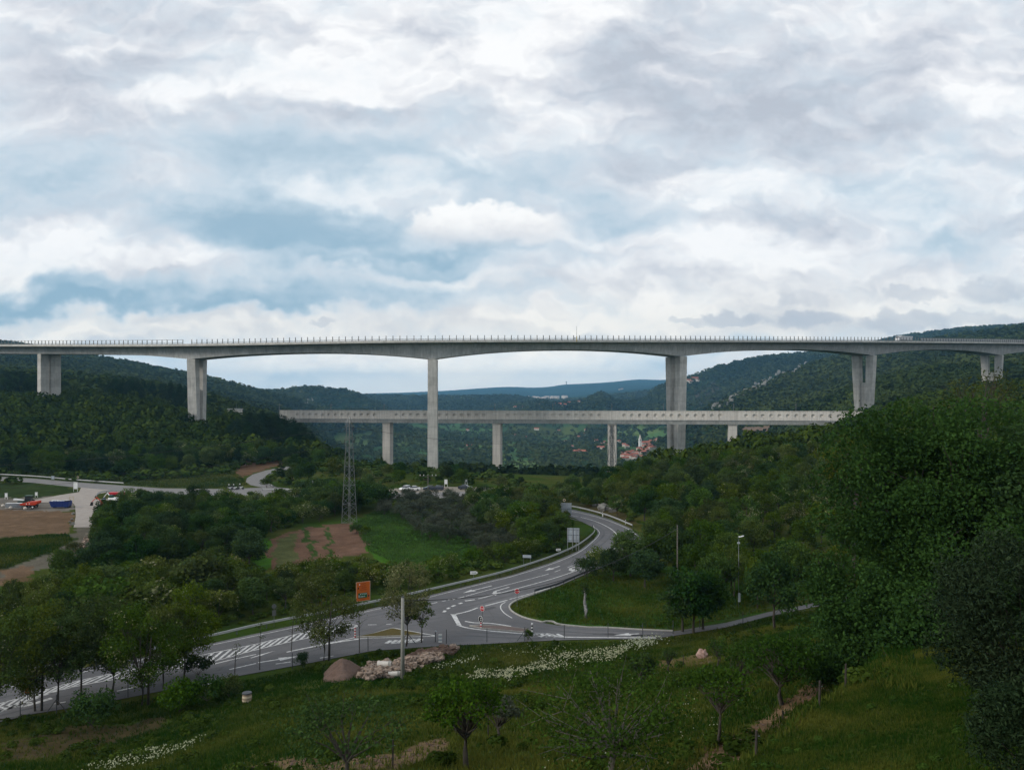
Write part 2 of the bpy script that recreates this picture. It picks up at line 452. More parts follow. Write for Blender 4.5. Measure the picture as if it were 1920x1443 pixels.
# control points: (column of sight, [(distance, height), ...]) ; heights are relative to the viewer's eye
CP = []
def col(px, *dz):
    for d, z in dz: CP.append((math.atan2(px - 960, F), math.hypot(1, (px - 960) / F) * d, z))
def ray_row(px, *dy):
    for d, y in dy:
        y = y + (7 if 850 < d < 1900 else 5 if 1900 <= d < 4450 else 0)      # leave room for the trees on top
        CP.append((math.atan2(px - 960, F), math.hypot(1, (px - 960) / F) * d, (HY - y) / F * d))
for px in (-900, -350):
    col(px, (6, -8.5), (20, -15), (40, -22), (55, -27), (66, -30), (100, -30), (180, -30), (270, -30), (330, -25))
for px in (0, 240):
    col(px, (3, -6.7), (20, -13.2), (40, -20.8), (55, -25.9), (68, -29.3), (76, -30), (110, -30), (160, -30), (215, -30), (270, -30))
col(480, (3, -6.6), (20, -12.6), (33, -16.8), (50, -22), (70, -27.2), (80, -29.2), (87, -30), (115, -30), (160, -29.6), (215, -30), (270, -30), (310, -30))
for px in (760, 960):
    col(px, (3, -6.4), (20, -12), (33, -15.6), (60, -23.2), (79, -28.2), (88, -29.5), (97, -30), (120, -30), (215, -30), (270, -30))
col(760, (150, -29.2), (175, -28.8)); col(900, (160, -29.5))
col(1250, (3, -6.2), (20, -11.5), (33, -15.3), (60, -22.6), (80, -27.3), (95, -29.7), (101, -30), (130, -30), (160, -29.5))
col(1400, (3, -6.1), (20, -11.0), (33, -14.8), (60, -21), (80, -25.6), (105, -29.2), (113, -30))
col(1560, (3, -6.0), (20, -10.6), (33, -14.2), (60, -19.6), (80, -23.5), (105, -28.4), (116, -30), (125, -30))
col(1900, (3, -5.6), (18, -9.0), (33, -12.2), (60, -16.5), (100, -20), (140, -23), (200, -19), (300, -9))
col(2500, (5, -5.0), (30, -9), (60, -12), (140, -14), (300, 0), (600, 30), (1200, 100), (2500, 220), (9000, 300))
for a in (-150, -115, 115, 150, 180, -180):
    for d in (3, 30, 200, 1000, 4000, 12500):
        CP.append((R(a), d, -6 + min(d, 400) * .02))
# plateau edge, valley, and the ground under the viaducts
col(811, (300, -30.5), (360, -35), (408, -41), (450, -46))
col(929, (330, -33), (445, -47)); col(1060, (215, -30), (250, -31.5), (330, -34), (430, -45)); col(1147, (200, -30), (330, -35), (430, -46))
col(640, (330, -30), (400, -38), (460, -46))
for px in (640, 760, 900, 1050, 1180, 1300):
    col(px, (600, -72), (800, -95), (1200, -112), (1700, -113), (2400, -104), (3000, -80))
# wooded rise on the right of the bend
col(1200, (180, -29.5), (230, -28), (280, -27.5)); col(1300, (140, -29.8), (180, -28), (260, -24.5)); col(1268, (452, -45))
col(1400, (140, -29.6), (200, -26), (250, -22.5), (300, -21), (420, -36), (600, -60))
col(1560, (140, -28.4), (200, -24), (300, -18.5), (420, -22), (520, -25)); col(1700, (300, -13.5), (420, -10), (600, -4)); col(1860, (480, 0), (610, 1))
# big slope and spur on the right
ray_row(1700, (800, 705), (1200, 676), (1700, 644), (2200, 650), (3500, 628))
ray_row(1327, (1200, 782), (1600, 765), (2100, 778)); ray_row(1385, (1200, 765), (1600, 740), (2100, 765)); ray_row(1435, (1200, 750), (1600, 717), (2100, 748))
ray_row(1510, (900, 760), (1200, 728), (1650, 682), (2100, 700)); ray_row(1600, (800, 740), (1200, 705), (1700, 661), (2200, 668))
ray_row(1900, (800, 690), (1200, 640), (1600, 613), (2200, 620)); ray_row(1830, (1650, 622)); ray_row(2050, (800, 670), (1600, 596))
ray_row(1760, (3500, 621)); ray_row(1860, (3500, 617)); ray_row(1950, (3500, 615)); ray_row(1715, (3500, 630))
ray_row(1035, (3000, 752), (2500, 764)); ray_row(1130, (3000, 732), (2500, 755)); ray_row(1245, (3000, 719), (2400, 750)); ray_row(1300, (2900, 713), (2300, 752)); ray_row(1340, (2900, 695), (2300, 735))
ray_row(1400, (2900, 676), (2400, 712)); ray_row(1435, (2900, 667)); ray_row(1500, (2900, 661)); ray_row(1600, (2900, 655))
ray_row(1035, (3800, 757)); ray_row(1130, (3800, 748)); ray_row(1245, (3800, 732)); ray_row(1340, (3800, 716)); ray_row(1435, (3800, 690))
# low middle ridge, town and the blue range
for px in (690, 760, 860, 960): ray_row(px, (3500, 752), (4000, 741), (4400, 745))
ray_row(1020, (4500, 752), (5300, 748), (6000, 745)); ray_row(1100, (5300, 742), (6000, 738)); ray_row(900, (5300, 744), (6500, 742))
for px, y in ((700, 738), (800, 734), (900, 728), (960, 725), (1020, 727), (1052, 721), (1100, 719), (1150, 716), (1200, 711), (1250, 713), (1300, 706), (1360, 703), (1500, 695), (1800, 690)):
    ray_row(px, (9000, y)); ray_row(px, (7300, y + 9 if px > 760 else 740)); ray_row(px, (12000, y + 14))
for px in (560, 620, 660): ray_row(px, (6500, 740.5), (9000, 739.2), (12000, 738.6))
# the ridge on the left and the small hill
ray_row(575, (2500, 724)); ray_row(500, (2500, 733)); ray_row(540, (2500, 728)); ray_row(610, (2500, 731)); ray_row(650, (2500, 739)); ray_row(690, (2600, 746))
for px in (540, 610, 680): ray_row(px, (2000, 765), (3400, 745))
ray_row(575, (2150, 748))
ray_row(-300, (1200, 680), (1800, 600), (2600, 620)); ray_row(0, (700, 712), (1200, 676), (1800, 640), (2600, 655)); ray_row(190, (700, 722), (1200, 697), (1800, 669), (2600, 682))
ray_row(350, (700, 745), (1200, 724), (1800, 698), (2600, 706)); ray_row(440, (700, 768), (1200, 748), (1800, 717), (2600, 722)); ray_row(500, (1800, 735)); ray_row(560, (700, 800), (1200, 775), (1800, 748))
for px in (-300, 0, 300, 500): ray_row(px, (5000, 730), (9000, 736), (12400, 737))
# wooded slope on the left
col(-300, (330, -22), (420, -6), (500, 8)); col(0, (290, -29), (350, -23), (420, -12), (490, -2), (560, 1)); col(110, (300, -29), (370, -23), (440, -12), (520, -5))
col(250, (320, -29), (400, -20), (480, -8), (560, -6)); col(370, (330, -29.5), (390, -25), (437, -17), (520, -13)); col(450, (350, -30), (400, -26), (470, -19), (560, -24)); col(540, (350, -30), (400, -30), (450, -27), (560, -45))

_cp = np.array([(a, math.log(d), z) for a, d, z in CP])
_X = np.stack([_cp[:, 0] * 2.2, _cp[:, 1]], 1)
def _phi(A, B):
    return np.sqrt(((A[:, None, :] - B[None, :, :]) ** 2).sum(2) + 0.0009)
_n = len(_X)
_K = _phi(_X, _X)
_A = np.zeros((_n + 1, _n + 1)); _A[:_n, :_n] = _K - np.eye(_n) * 0.004; _A[:_n, _n] = 1; _A[_n, :_n] = 1
_w = np.linalg.solve(_A, np.concatenate([_cp[:, 2], [0]]))

def hash2(ix, iy, seed=0):
    h = (ix.astype(np.int64) * 374761393 + iy.astype(np.int64) * 668265263 + seed * 974711) & 0x7fffffff
    h = ((h ^ (h >> 13)) * 1274126177) & 0x7fffffff
    return ((h ^ (h >> 16)) & 0xffff) / 65535.0
def vnoise(x, y, seed=0):
    ix = np.floor(x); iy = np.floor(y); fx = x - ix; fy = y - iy
    fx = fx * fx * (3 - 2 * fx); fy = fy * fy * (3 - 2 * fy)
    a = hash2(ix, iy, seed); b = hash2(ix + 1, iy, seed); c = hash2(ix, iy + 1, seed); d = hash2(ix + 1, iy + 1, seed)
    return (a * (1 - fx) + b * fx) * (1 - fy) + (c * (1 - fx) + d * fx) * fy
def fbm(x, y, o=4, seed=0):
    t = 0; amp = .5
    for i in range(o):
        t = t + amp * (vnoise(x * 2 ** i, y * 2 ** i, seed + i) - .5); amp *= .5
    return t

# roads on the plateau: outlines as sighted, laid on the level z = -30
MAIN = [(-420, 1408), (-420, 1352), (-200, 1312), (0, 1281), (200, 1243), (357, 1214), (480, 1187), (555, 1171), (680, 1144), (782, 1121), (917, 1088), (960, 1077.5), (1035, 1053.5), (1085, 1032),
        (1113, 1011), (1121, 1000), (1118, 992), (1108, 986), (1092, 978), (1072, 968), (1040, 957.5), (1000, 950), (1000, 944.5), (1040, 950.5), (1076, 955), (1107, 962), (1144, 973), (1183, 990), (1203, 1008), (1198, 1026),
        (1172, 1048), (1110, 1071), (1047, 1098), (1002, 1113), (972, 1123), (958, 1132), (955, 1139), (962, 1147), (982, 1157), (1018, 1167), (1047, 1172), (1100, 1176), (1140, 1177), (1205, 1181), (1262, 1183),
        (1360, 1167), (1440, 1147), (1557, 1124), (1640, 1108), (1640, 1114), (1557, 1131), (1440, 1155), (1360, 1176), (1290, 1187), (1243, 1194), (1140, 1197.5), (1060, 1199), (1000, 1201.5), (900, 1207), (830, 1210), (700, 1219), (560, 1246), (400, 1275), (200, 1315), (60, 1338), (-100, 1362)]
MAINW = [G(*p).to_2d() for p in MAIN]
FAR_ROAD = [(-300, 872), (-60, 890), (60, 896.5), (140, 903.5), (232, 910), (300, 915), (428, 916.5), (480, 914), (492, 913.5), (470, 909), (461, 903), (463, 896), (474, 889), (500, 881), (530, 875.5), (580, 869.5), (640, 864),
            (640, 866.5), (580, 873), (530, 881), (508, 888), (498, 896), (497, 903), (505, 908), (520, 913), (560, 917), (640, 921), (700, 922), (800, 922), (900, 920), (960, 922), (1010, 936), (1040, 950), (1040, 957.5), (1000, 946), (960, 936), (900, 933),
            (800, 934), (700, 933.5), (600, 933), (520, 931), (430, 929), (300, 926), (236, 922), (140, 913), (60, 904.5), (-60, 897), (-300, 880)]
FARW = [G(*p).to_2d() for p in FAR_ROAD]
PAD = [(60, 940), (150, 927), (152, 921), (160, 913), (236, 921), (215, 921), (190, 924), (178, 930), (182, 936), (230, 934), (240, 952), (205, 956), (180, 965), (176, 978), (170, 988), (139, 988), (142, 968), (141, 948), (136, 941), (70, 941)]
PAD = [(60, 938), (110, 928), (148, 922), (152, 913.5), (236, 921.5), (200, 922.5), (183, 926), (177, 931), (180, 936), (232, 933), (240, 953), (205, 956), (182, 963), (178, 976), (170, 988), (138, 988), (142, 968), (141, 948), (136, 941.5), (70, 941.5)]
PADW = [G(*p).to_2d() for p in PAD]
LOT = [(700, 918.5), (760, 914), (830, 912), (900, 913), (960, 916), (960, 921), (900, 921), (830, 922.5), (700, 924)]
LOTW = [G(*p).to_2d() for p in LOT]

def in_poly(x, y, poly):
    c = np.zeros(x.shape, bool); n = len(poly)
    for i in range(n):
        x1, y1 = poly[i][0], poly[i][1]; x2, y2 = poly[(i + 1) % n][0], poly[(i + 1) % n][1]
        if y1 == y2: continue
        cond = ((y1 > y) != (y2 > y)) & (x < (x2 - x1) * (y - y1) / (y2 - y1) + x1)
        c ^= cond
    return c
def d_poly(x, y, poly):
    d = np.full(x.shape, 1e9); n = len(poly)
    for i in range(n):
        ax, ay = poly[i][0], poly[i][1]; bx, by = poly[(i + 1) % n][0], poly[(i + 1) % n][1]
        vx, vy = bx - ax, by - ay; L = vx * vx + vy * vy + 1e-9
        t = np.clip(((x - ax) * vx + (y - ay) * vy) / L, 0, 1)
        d = np.minimum(d, np.hypot(x - ax - t * vx, y - ay - t * vy))
    d[in_poly(x, y, poly)] = 0
    return d

# the grassy bank at the lower right: a plane through three sighted points
_a, _b, _c = P(1640, 1240, 36), P(1368, 1446, 22), P(1900, 1432, 18)
_nrm = (_b - _a).cross(_c - _a); BK = (-_nrm.x / _nrm.z, -_nrm.y / _nrm.z, _a.z + (_nrm.x * _a.x + _nrm.y * _a.y) / _nrm.z)
_ex, _ey = (_a.x - _b.x), (_a.y - _b.y); _el = math.hypot(_ex, _ey)
def bank_side(x, y): return ((x - _b.x) * _ey - (y - _b.y) * _ex) / _el       # positive on the bank (right of its edge)
def smst(t, a, b):
    t = np.clip((t - a) / (b - a), 0, 1); return t * t * (3 - 2 * t)

def tz(x, y):
    """height of the ground at x, y"""
    x = np.atleast_1d(np.asarray(x, float)); y = np.atleast_1d(np.asarray(y, float))
    out = np.zeros(x.shape)
    for s in range(0, len(x), 40000):
        xs, ys = x[s:s + 40000], y[s:s + 40000]
        r = np.maximum(np.hypot(xs, ys), 1.0)
        Q = np.stack([np.arctan2(xs, ys) * 2.2, np.log(r)], 1)
        z = _phi(Q, _X) @ _w[:_n] + _w[_n]
        amp = np.clip(r - 120, 0, 1e9) * .006
        z = z + fbm(xs / (20 + r * .16), ys / (20 + r * .16), 4, 3) * np.minimum(amp, 16)
        z = z + fbm(xs / 3.0, ys / 3.0, 3, 9) * .55 * smst(r, 10, 30) * (1 - smst(r, 250, 400))
        # bank
        sd = bank_side(xs, ys) + fbm(xs / 2.5, ys / 2.5, 2, 21) * 1.2
        zb = BK[0] * xs + BK[1] * ys + BK[2] + fbm(xs / 4, ys / 4, 3, 5) * .5
        wb = smst(sd, -1.6, 0.2) * (1 - smst(r, 44, 60))
        z = z * (1 - wb) + np.maximum(z, zb) * wb
        near = (ys > 40) & (ys < 420) & (np.abs(xs) < 320)
        if near.any():
            d = np.full(xs.shape, 1e9)
            for poly in (MAINW, FARW, PADW, LOTW):
                d[near] = np.minimum(d[near], d_poly(xs[near], ys[near], poly))
            wr = 1 - smst(d, 1.2, 9.0)
            z = z * (1 - wr) + (ROADZ - .07) * wr
        out[s:s + 40000] = z
    return out
def tz1(x, y): return float(tz([x], [y])[0])

_ds = np.geomspace(9, 9500, 1400)
def hit(px, py):
    """the ground seen at a sighted column and row"""
    x = (px - 960) / F * _ds; z = (HY - py) / F * _ds
    k = np.nonzero(tz(x, _ds) >= z)[0]
    d = _ds[k[0]] if len(k) else 9500.0
    return Vector(((px - 960) / F * d, d, (HY - py) / F * d))
def at_d(px, d):
    x = (px - 960) / F * d
    return Vector((x, d, tz1(x, d)))
def hitpoly(pts): return [hit(*p).to_2d() for p in pts]

# ------------------------------------------------------------------ ground sheet
az = np.concatenate([np.linspace(-180, -62, 40)[:-1], np.linspace(-62, -36, 60)[:-1], np.linspace(-36, 36, 721)[:-1], np.linspace(36, 62, 60)[:-1], np.linspace(62, 180, 41)])
az = np.radians(az)
rr = np.concatenate([[0.4, 2, 5], np.geomspace(9, 420, 420), np.geomspace(420, 12500, 300)[1:]])
AZ, RR = np.meshgrid(az, rr)
gx = (RR * np.sin(AZ)).ravel(); gy = (RR * np.cos(AZ)).ravel()
gz = tz(gx, gy)
na, nr = len(az), len(rr)
I = np.arange(nr * na).reshape(nr, na)
quads = np.stack([I[:-1, :-1], I[:-1, 1:], I[1:, 1:], I[1:, :-1]], -1).reshape(-1, 4)[:, ::-1]

SOIL_STRIP = hitpoly([(1632, 1232), (1595, 1258), (1530, 1306), (1470, 1340), (1425, 1385), (1358, 1448), (1270, 1448), (1335, 1405), (1395, 1365), (1470, 1310), (1545, 1258), (1610, 1228)])
def ground_colour(x, y, z):
    r = np.hypot(x, y); n = len(x)
    jx = x + fbm(x / 3, y / 3, 3, 31) * (1.5 + r * .012); jy = y + fbm(x / 3, y / 3, 3, 41) * (1.5 + r * .03)
    g = np.array([.034, .062, .012]); g2 = np.array([.066, .070, .018]); fl = np.array([.018, .036, .012])
    t = np.clip(.5 + fbm(x / 9, y / 9, 4, 51) * 2.2, 0, 1)[:, None]
    c = g * (1 - t) + g2 * t
    wood = smst(r, 300, 420)[:, None]
    c = c * (1 - wood) + fl * wood
    # valley fields
    v = smst(r, 700, 1000) * (1 - smst(r, 2600, 3200)) * smst(-z, 80, 100)
    cell = hash2(np.floor((x + fbm(x / 300, y / 300, 2, 7) * 240) / 95), np.floor((y + fbm(x / 300, y / 300, 2, 8) * 400) / 170), 77)
    fc = np.array([.046, .088, .030]) * (0.6 + 1.1 * cell[:, None]) + np.array([.03, .015, .0]) * (hash2(np.floor(x / 95), np.floor(y / 170), 5)[:, None] > .8)
    c = c * (1 - v[:, None]) + fc * v[:, None]
    def paint(poly, colour, soft=1.0, amt=1.0, vary=.25):
        nonlocal c
        px_ = np.array([p[0] for p in poly]); py_ = np.array([p[1] for p in poly])
        b = (x > px_.min() - 8) & (x < px_.max() + 8) & (y > py_.min() - 14) & (y < py_.max() + 14)
        if not b.any(): return
        m = in_poly(jx[b], jy[b], poly) * amt
        k = 1 + fbm(x[b] / 1.7, y[b] / 1.7, 3, 61) * 2 * vary
        c[b] = c[b] * (1 - m[:, None]) + np.array(colour) * k[:, None] * m[:, None]
    soil, red, track = (.125, .082, .050), (.125, .076, .052), (.30, .27, .235)
    paint([G(*p) for p in [(-200, 948), (60, 955), (128, 958), (134, 985), (120, 1000), (0, 1012), (-200, 1020)]], (.140, .092, .058), amt=.97)
    paint([G(*p) for p in [(-200, 930), (150, 930), (142, 957), (-200, 955)]], (.17, .15, .13), amt=.9)
    paint([G(*p) for p in [(-100, 905), (60, 905), (140, 915), (150, 921), (70, 932), (-100, 930)]], (.03, .045, .015))
    paint([G(*p) for p in [(138, 985), (178, 985), (186, 1012), (150, 1045), (90, 1062), (0, 1095), (-150, 1130), (-150, 1095), (20, 1062), (100, 1035), (140, 1010)]], (.13, .115, .095), amt=.85)
    paint([G(*p) for p in [(0, 1065), (60, 1060), (55, 1090), (0, 1098)]], (.16, .10, .06), amt=.8)
    paint([G(*p) for p in [(160, 1000), (183, 995), (180, 1020), (158, 1030)]], (.22, .185, .15), amt=.7)
    paint([G(*p) for p in [(-200, 1005), (0, 1008), (130, 998), (140, 1010), (100, 1036), (20, 1062), (-150, 1092)]], (.036, .050, .018), vary=.7)
    # ploughed strips and vegetable plot on the small meadow
    meadow = (.044, .105, .014)
    paint([G(*p) for p in [(660, 985), (705, 958), (760, 950), (860, 975), (900, 1040), (860, 1075), (740, 1085), (690, 1040)]], meadow)
    paint([G(*p) for p in [(470, 1035), (500, 1010), (520, 1020), (505, 1065), (470, 1080)]], meadow)
    paint([G(*p) for p in [(500, 1070), (503, 1020), (530, 1002), (640, 984), (668, 990), (690, 1025), (692, 1045), (600, 1055)]], red)
    paint([G(*p) for p in [(511, 1070), (517, 1018), (545, 1004), (556, 1004), (558, 1052)]], (.075, .09, .035), amt=.9)
    for a, b in ((572, 590), (612, 622)):
        paint([G(*p) for p in [(a - 6, 992), (a + 3, 990), (b + 3, 1048), (b - 7, 1050)]], (.035, .065, .018), amt=.95)
    # embankment beside the climbing road
    paint(hitpoly([(440, 900), (450, 865), (480, 852), (575, 855), (575, 866), (530, 872), (490, 882), (470, 890)]), (.135, .078, .052), amt=.85)
    paint([G(*p) for p in [(-200, 868), (60, 880), (240, 884), (440, 880), (460, 915), (428, 916), (300, 915), (140, 903), (-200, 880)]], (.050, .066, .022), vary=.6)
    # cutting slope behind the bend
    paint(hitpoly([(1075, 952), (1110, 945), (1180, 965), (1195, 990), (1150, 972)]), (.075, .055, .028), amt=.7)
    paint(hitpoly([(1000, 950), (1085, 930), (1110, 945), (1080, 953)]), (.05, .05, .02), amt=.8)
    # grassy wedge at the junction and roadside verge
    paint([G(*p) for p in [(960, 1140), (1000, 1116), (1110, 1075), (1260, 1060), (1420, 1110), (1440, 1145), (1262, 1180), (1060, 1170), (980, 1155)]], (.036, .082, .013), amt=.85, vary=.5)
    paint([G(*p) for p in [(960, 1143), (966, 1130), (1000, 1120), (1030, 1135), (1010, 1162), (985, 1156)]], (.07, .085, .015), amt=.6)
    paint([G(*p) for p in [(640, 1150), (910, 1084), (1060, 1035), (1118, 1000), (1122, 1012), (1085, 1034), (960, 1079), (790, 1121), (680, 1146)]], (.05, .055, .025))
    # earth in the foreground
    paint(SOIL_STRIP, (.20, .125, .075), amt=.92, vary=.5)
    paint(hitpoly([(1640, 1216), (1600, 1240), (1520, 1290), (1440, 1340), (1440, 1330), (1560, 1255), (1620, 1215)]), (.10, .066, .038), amt=.6)
    paint(hitpoly([(430, 1448), (480, 1432), (620, 1428), (740, 1412), (820, 1384), (850, 1392), (800, 1425), (740, 1448)]), (.155, .105, .062), amt=.8)
    paint(hitpoly([(1330, 1395), (1370, 1372), (1470, 1350), (1530, 1320), (1560, 1290), (1600, 1270), (1560, 1320), (1480, 1390), (1400, 1420)]), (.09, .062, .036), amt=.6)
    paint(hitpoly([(1480, 1215), (1560, 1190), (1640, 1195), (1650, 1235), (1600, 1262), (1500, 1270)]), (.085, .062, .03), amt=.55)
    paint(hitpoly([(0, 1395), (120, 1365), (300, 1345), (330, 1352), (230, 1385), (60, 1425), (0, 1430)]), (.065, .045, .028), amt=.75)
    paint(hitpoly([(960, 1260), (1150, 1250), (1180, 1262), (1000, 1300), (960, 1290)]), (.075, .06, .02), amt=.5)
    paint(hitpoly([(1230, 1240), (1330, 1225), (1345, 1240), (1240, 1255)]), (.14, .09, .05), amt=.6)
    # bare scars on the far slopes
    paint(hitpoly([(570, 760), (574, 752), (588, 739), (592, 738), (588, 742), (577, 756)]), (.27, .255, .22), amt=1, vary=.1)
    paint(hitpoly([(553, 737), (565, 734), (566, 737), (555, 739)]), (.22, .21, .18))
    paint(hitpoly([(1300, 735), (1340, 720), (1360, 730), (1345, 750), (1310, 760)]), (.075, .062, .045), amt=.8)
    paint(hitpoly([(1390, 800), (1450, 795), (1440, 810), (1395, 815)]), (.22, .15, .12), amt=.7)
    fr_ = smst(r, 4800, 6000)[:, None]; c = c * (1 - fr_) + np.array([.016, .046, .05]) * (.8 + .5 * vnoise(x / 400, y / 400, 3)[:, None]) * fr_  # far range: blue of the distant haze mixed into the ground colour
    return np.clip(c, 0, 1)
gc = ground_colour(gx, gy, gz)

def ground_material():
    m = bpy.data.materials.new('ground'); m.use_nodes = True
    nt = m.node_tree; b = nt.nodes['Principled BSDF']; E.nt = nt
    b.inputs['Roughness'].default_value = 1.0; b.inputs['Specular IOR Level'].default_value = 0.0
    at = nt.nodes.new('ShaderNodeAttribute'); at.attribute_name = 'earth'
    geo = nt.nodes.new('ShaderNodeNewGeometry')
    n1 = noise(geo.outputs['Position'], 3.0, 6, .65); n2 = noise(geo.outputs['Position'], .22, 6, .68)
    k = -0.15 + n1 * 1.0 + n2 * 1.3
    mul = nt.nodes.new('ShaderNodeVectorMath'); mul.operation = 'SCALE'
    nt.links.new(at.outputs['Color'], mul.inputs[0]); nt.links.new(k.s, mul.inputs['Scale'])
    nt.links.new(mul.outputs[0], b.inputs['Base Color'])
    bp = nt.nodes.new('ShaderNodeBump'); bp.inputs['Strength'].default_value = .8; bp.inputs['Distance'].default_value = .12
    nt.links.new(n1.s, bp.inputs['Height']); nt.links.new(bp.outputs[0], b.inputs['Normal'])
    return m
M['ground'] = ground_material()
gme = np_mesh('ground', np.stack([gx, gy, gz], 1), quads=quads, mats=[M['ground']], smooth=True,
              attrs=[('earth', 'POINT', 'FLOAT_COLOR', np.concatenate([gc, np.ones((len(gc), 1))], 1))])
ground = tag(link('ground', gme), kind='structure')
# what of the ground is in sight from about here: highest sight line so far along every bearing
_sl = (gz / np.maximum(np.hypot(gx, gy), 1)).reshape(nr, na)
_cm = np.maximum.accumulate(_sl, axis=0)
def seen(x, y, h):
    """is something of height h standing at x, y above the skyline of the bare land in front of it?"""
    a = np.arctan2(x, y); r = np.hypot(x, y)
    ia = np.clip(np.searchsorted(az, a), 0, na - 1); ir = np.clip(np.searchsorted(rr, r * .985) - 1, 0, nr - 1)
    return (tz(x, y) + h) / r > _cm[ir, ia] - .0015
# ------------------------------------------------------------------ roads, kerbs and painted markings
def flat_poly(name, pts, z, m, kind='structure', parent=None):
    tri = geometry.tessellate_polygon([[Vector((p[0], p[1], 0)) for p in pts]])
    me = np_mesh(name, [(p[0], p[1], z) for p in pts], tris=tri, mats=[m])
    bm = bmesh.new(); bm.from_mesh(me)
    for f in bm.faces:
        if f.normal.z < 0: f.normal_flip()
    bm.to_mesh(me); bm.free()
    o = link(name, me, parent)
    return tag(o, kind=kind) if kind else o

def spl(pts, n=8):
    """smooth line through the points"""
    pts = [Vector(p) for p in pts]; out = []
    for i in range(len(pts) - 1):
        p0 = pts[max(i - 1, 0)]; p1 = pts[i]; p2 = pts[i + 1]; p3 = pts[min(i + 2, len(pts) - 1)]
        for k in range(n):
            t = k / n
            out.append(.5 * ((2 * p1) + (-p0 + p2) * t + (2 * p0 - 5 * p1 + 4 * p2 - p3) * t * t + (-p0 + 3 * p1 - 3 * p2 + p3) * t ** 3))
    out.append(pts[-1]); return out

flat_poly('main_road', MAINW, ROADZ, M['asphalt'])
flat_poly('far_road', FARW, ROADZ, M['old_asphalt'])
flat_poly('gravel_yard', PADW, ROADZ + .004, mat('pale_gravel', (.36, .32, .28), .95, scale=.6, col2=(.29, .255, .225)))
flat_poly('parking_area', LOTW, ROADZ + .004, mat('parking_gravel', (.25, .22, .18), .95, scale=.5, col2=(.19, .17, .135)))

mk = MB(); MZ = ROADZ + .006
def strip(line, w, dash=None, z=MZ):
    """painted line along world points; dash = (length, gap)"""
    acc = 0.0
    for a, b in zip(line[:-1], line[1:]):
        a = Vector((a[0], a[1], 0)); b = Vector((b[0], b[1], 0)); L = (b - a).length
        if L < 1e-4: continue
        d = (b - a) / L; n = Vector((-d.y, d.x, 0)) * w / 2
        segs = [(0, L)]
        if dash:
            segs = []; per = dash[0] + dash[1]; s = -(acc % per)
            while s < L:
                if s + dash[0] > 0: segs.append((max(s, 0), min(s + dash[0], L)))
                s += per
        for (s0, s1) in segs:
            p, q = a + d * s0, a + d * s1
            mk.add([(p.x - n.x, p.y - n.y, z), (q.x - n.x, q.y - n.y, z), (q.x + n.x, q.y + n.y, z), (p.x + n.x, p.y + n.y, z)], [(0, 1, 2, 3)])
        acc += L
def gl(pts, n=6): return spl([G(*p) for p in pts], n)
def patch(pts, z=MZ):
    w = [G(*p) for p in pts]; mk.add([(p.x, p.y, z) for p in w], [tuple(range(len(w)))])
# far edge line, the solid centre line, the near edge line
strip(gl([(-300, 1352), (0, 1291), (200, 1250), (357, 1217), (480, 1191), (555, 1175), (680, 1147.5), (782, 1124.5), (917, 1090.5), (960, 1080), (1035, 1056.5), (1085, 1035), (1110, 1016), (1123, 1002), (1122, 994), (1111, 986)]), .14)
strip(gl([(1000, 952.5), (1040, 960), (1075, 966.5), (1089, 969)]), .16, (3, 2))
strip(gl([(1089, 969), (1117, 977), (1142, 989), (1155, 1000), (1158.5, 1010), (1155, 1022), (1145, 1036), (1130, 1047), (1111, 1057), (1050, 1080), (972, 1102), (897, 1122)]), .22)
strip(gl([(1000, 947), (1039, 953.5), (1074, 958.5), (1105, 965), (1142, 976), (1180, 992.5), (1199, 1010), (1194, 1027), (1170, 1046), (1108, 1069.5), (1047, 1095), (1002, 1110), (955, 1123)]), .18)
strip(gl([(951, 1124.5), (909, 1135.5)]), .30)
# the two left lanes
for a, b in (((1151, 1020), (1147, 1023)), ((1142, 1026.5), (1137, 1030)), ((1133, 1033.5), (1126, 1037.5)), ((1121, 1040), (1114, 1044)), ((1107, 1046.5), (1098, 1051)), ((1092, 1053), (1083, 1057.5)), ((1074, 1059.5), (1064, 1063.5)), ((1051, 1067.5), (1040, 1071.5))):
    strip(gl([a, b], 1), .15)
strip(gl([(1029, 1075), (1010, 1080.5), (947, 1097), (873, 1117)]), .16)
strip(gl([(871, 1117.8), (849, 1123.5)], 1), .22)
def arrow(tail, tip, head=1.0, side=0, w=.24, hw=.85, hl=2.2):
    a, b = G(*tail), G(*tip); d = (b - a); L = d.length; d.normalize(); n = Vector((-d.y, d.x, 0))
    def q(s, t): p = a + d * s + n * t; return (p.x, p.y, MZ)
    if side == 0:
        mk.add([q(0, -w / 2), q(L - hl, -w / 2), q(L - hl, w / 2), q(0, w / 2)], [(0, 1, 2, 3)])
        mk.add([q(L - hl, -hw / 2 * 1.3), q(L, 0), q(L - hl, hw / 2 * 1.3)], [(0, 1, 2)])
    else:
        mk.add([q(0, -w / 2), q(L - 1.0, -w / 2), q(L - 1.0, w / 2), q(0, w / 2)], [(0, 1, 2, 3)])
        mk.add([q(L - 1.0, -w / 2), q(L - .3, side * .6), q(L - .7, side * .9), q(L - 1.6, w / 2 * side)], [(0, 1, 2, 3)])
        mk.add([q(L - 1.5, side * 1.1), q(L - .1, side * .4), q(L + .5, side * 1.7)], [(0, 1, 2)])
arrow((1050, 1060.5), (1021, 1069.5)); arrow((1082, 1061), (1061, 1067.5), side=1); arrow((922, 1097.5), (868, 1111)); arrow((955, 1100), (917, 1111), side=1)
arrow((1118, 1031), (1102, 1037.5)); strip(gl([(1121, 1033), (1116, 1031.5), (1110, 1033.5)], 2), .28)
arrow((1198, 1187.4), (1150, 1190.5), w=.3); arrow((484, 1241.5), (560, 1229.5)); arrow((470, 1233), (516, 1219), w=.2, hw=.3)
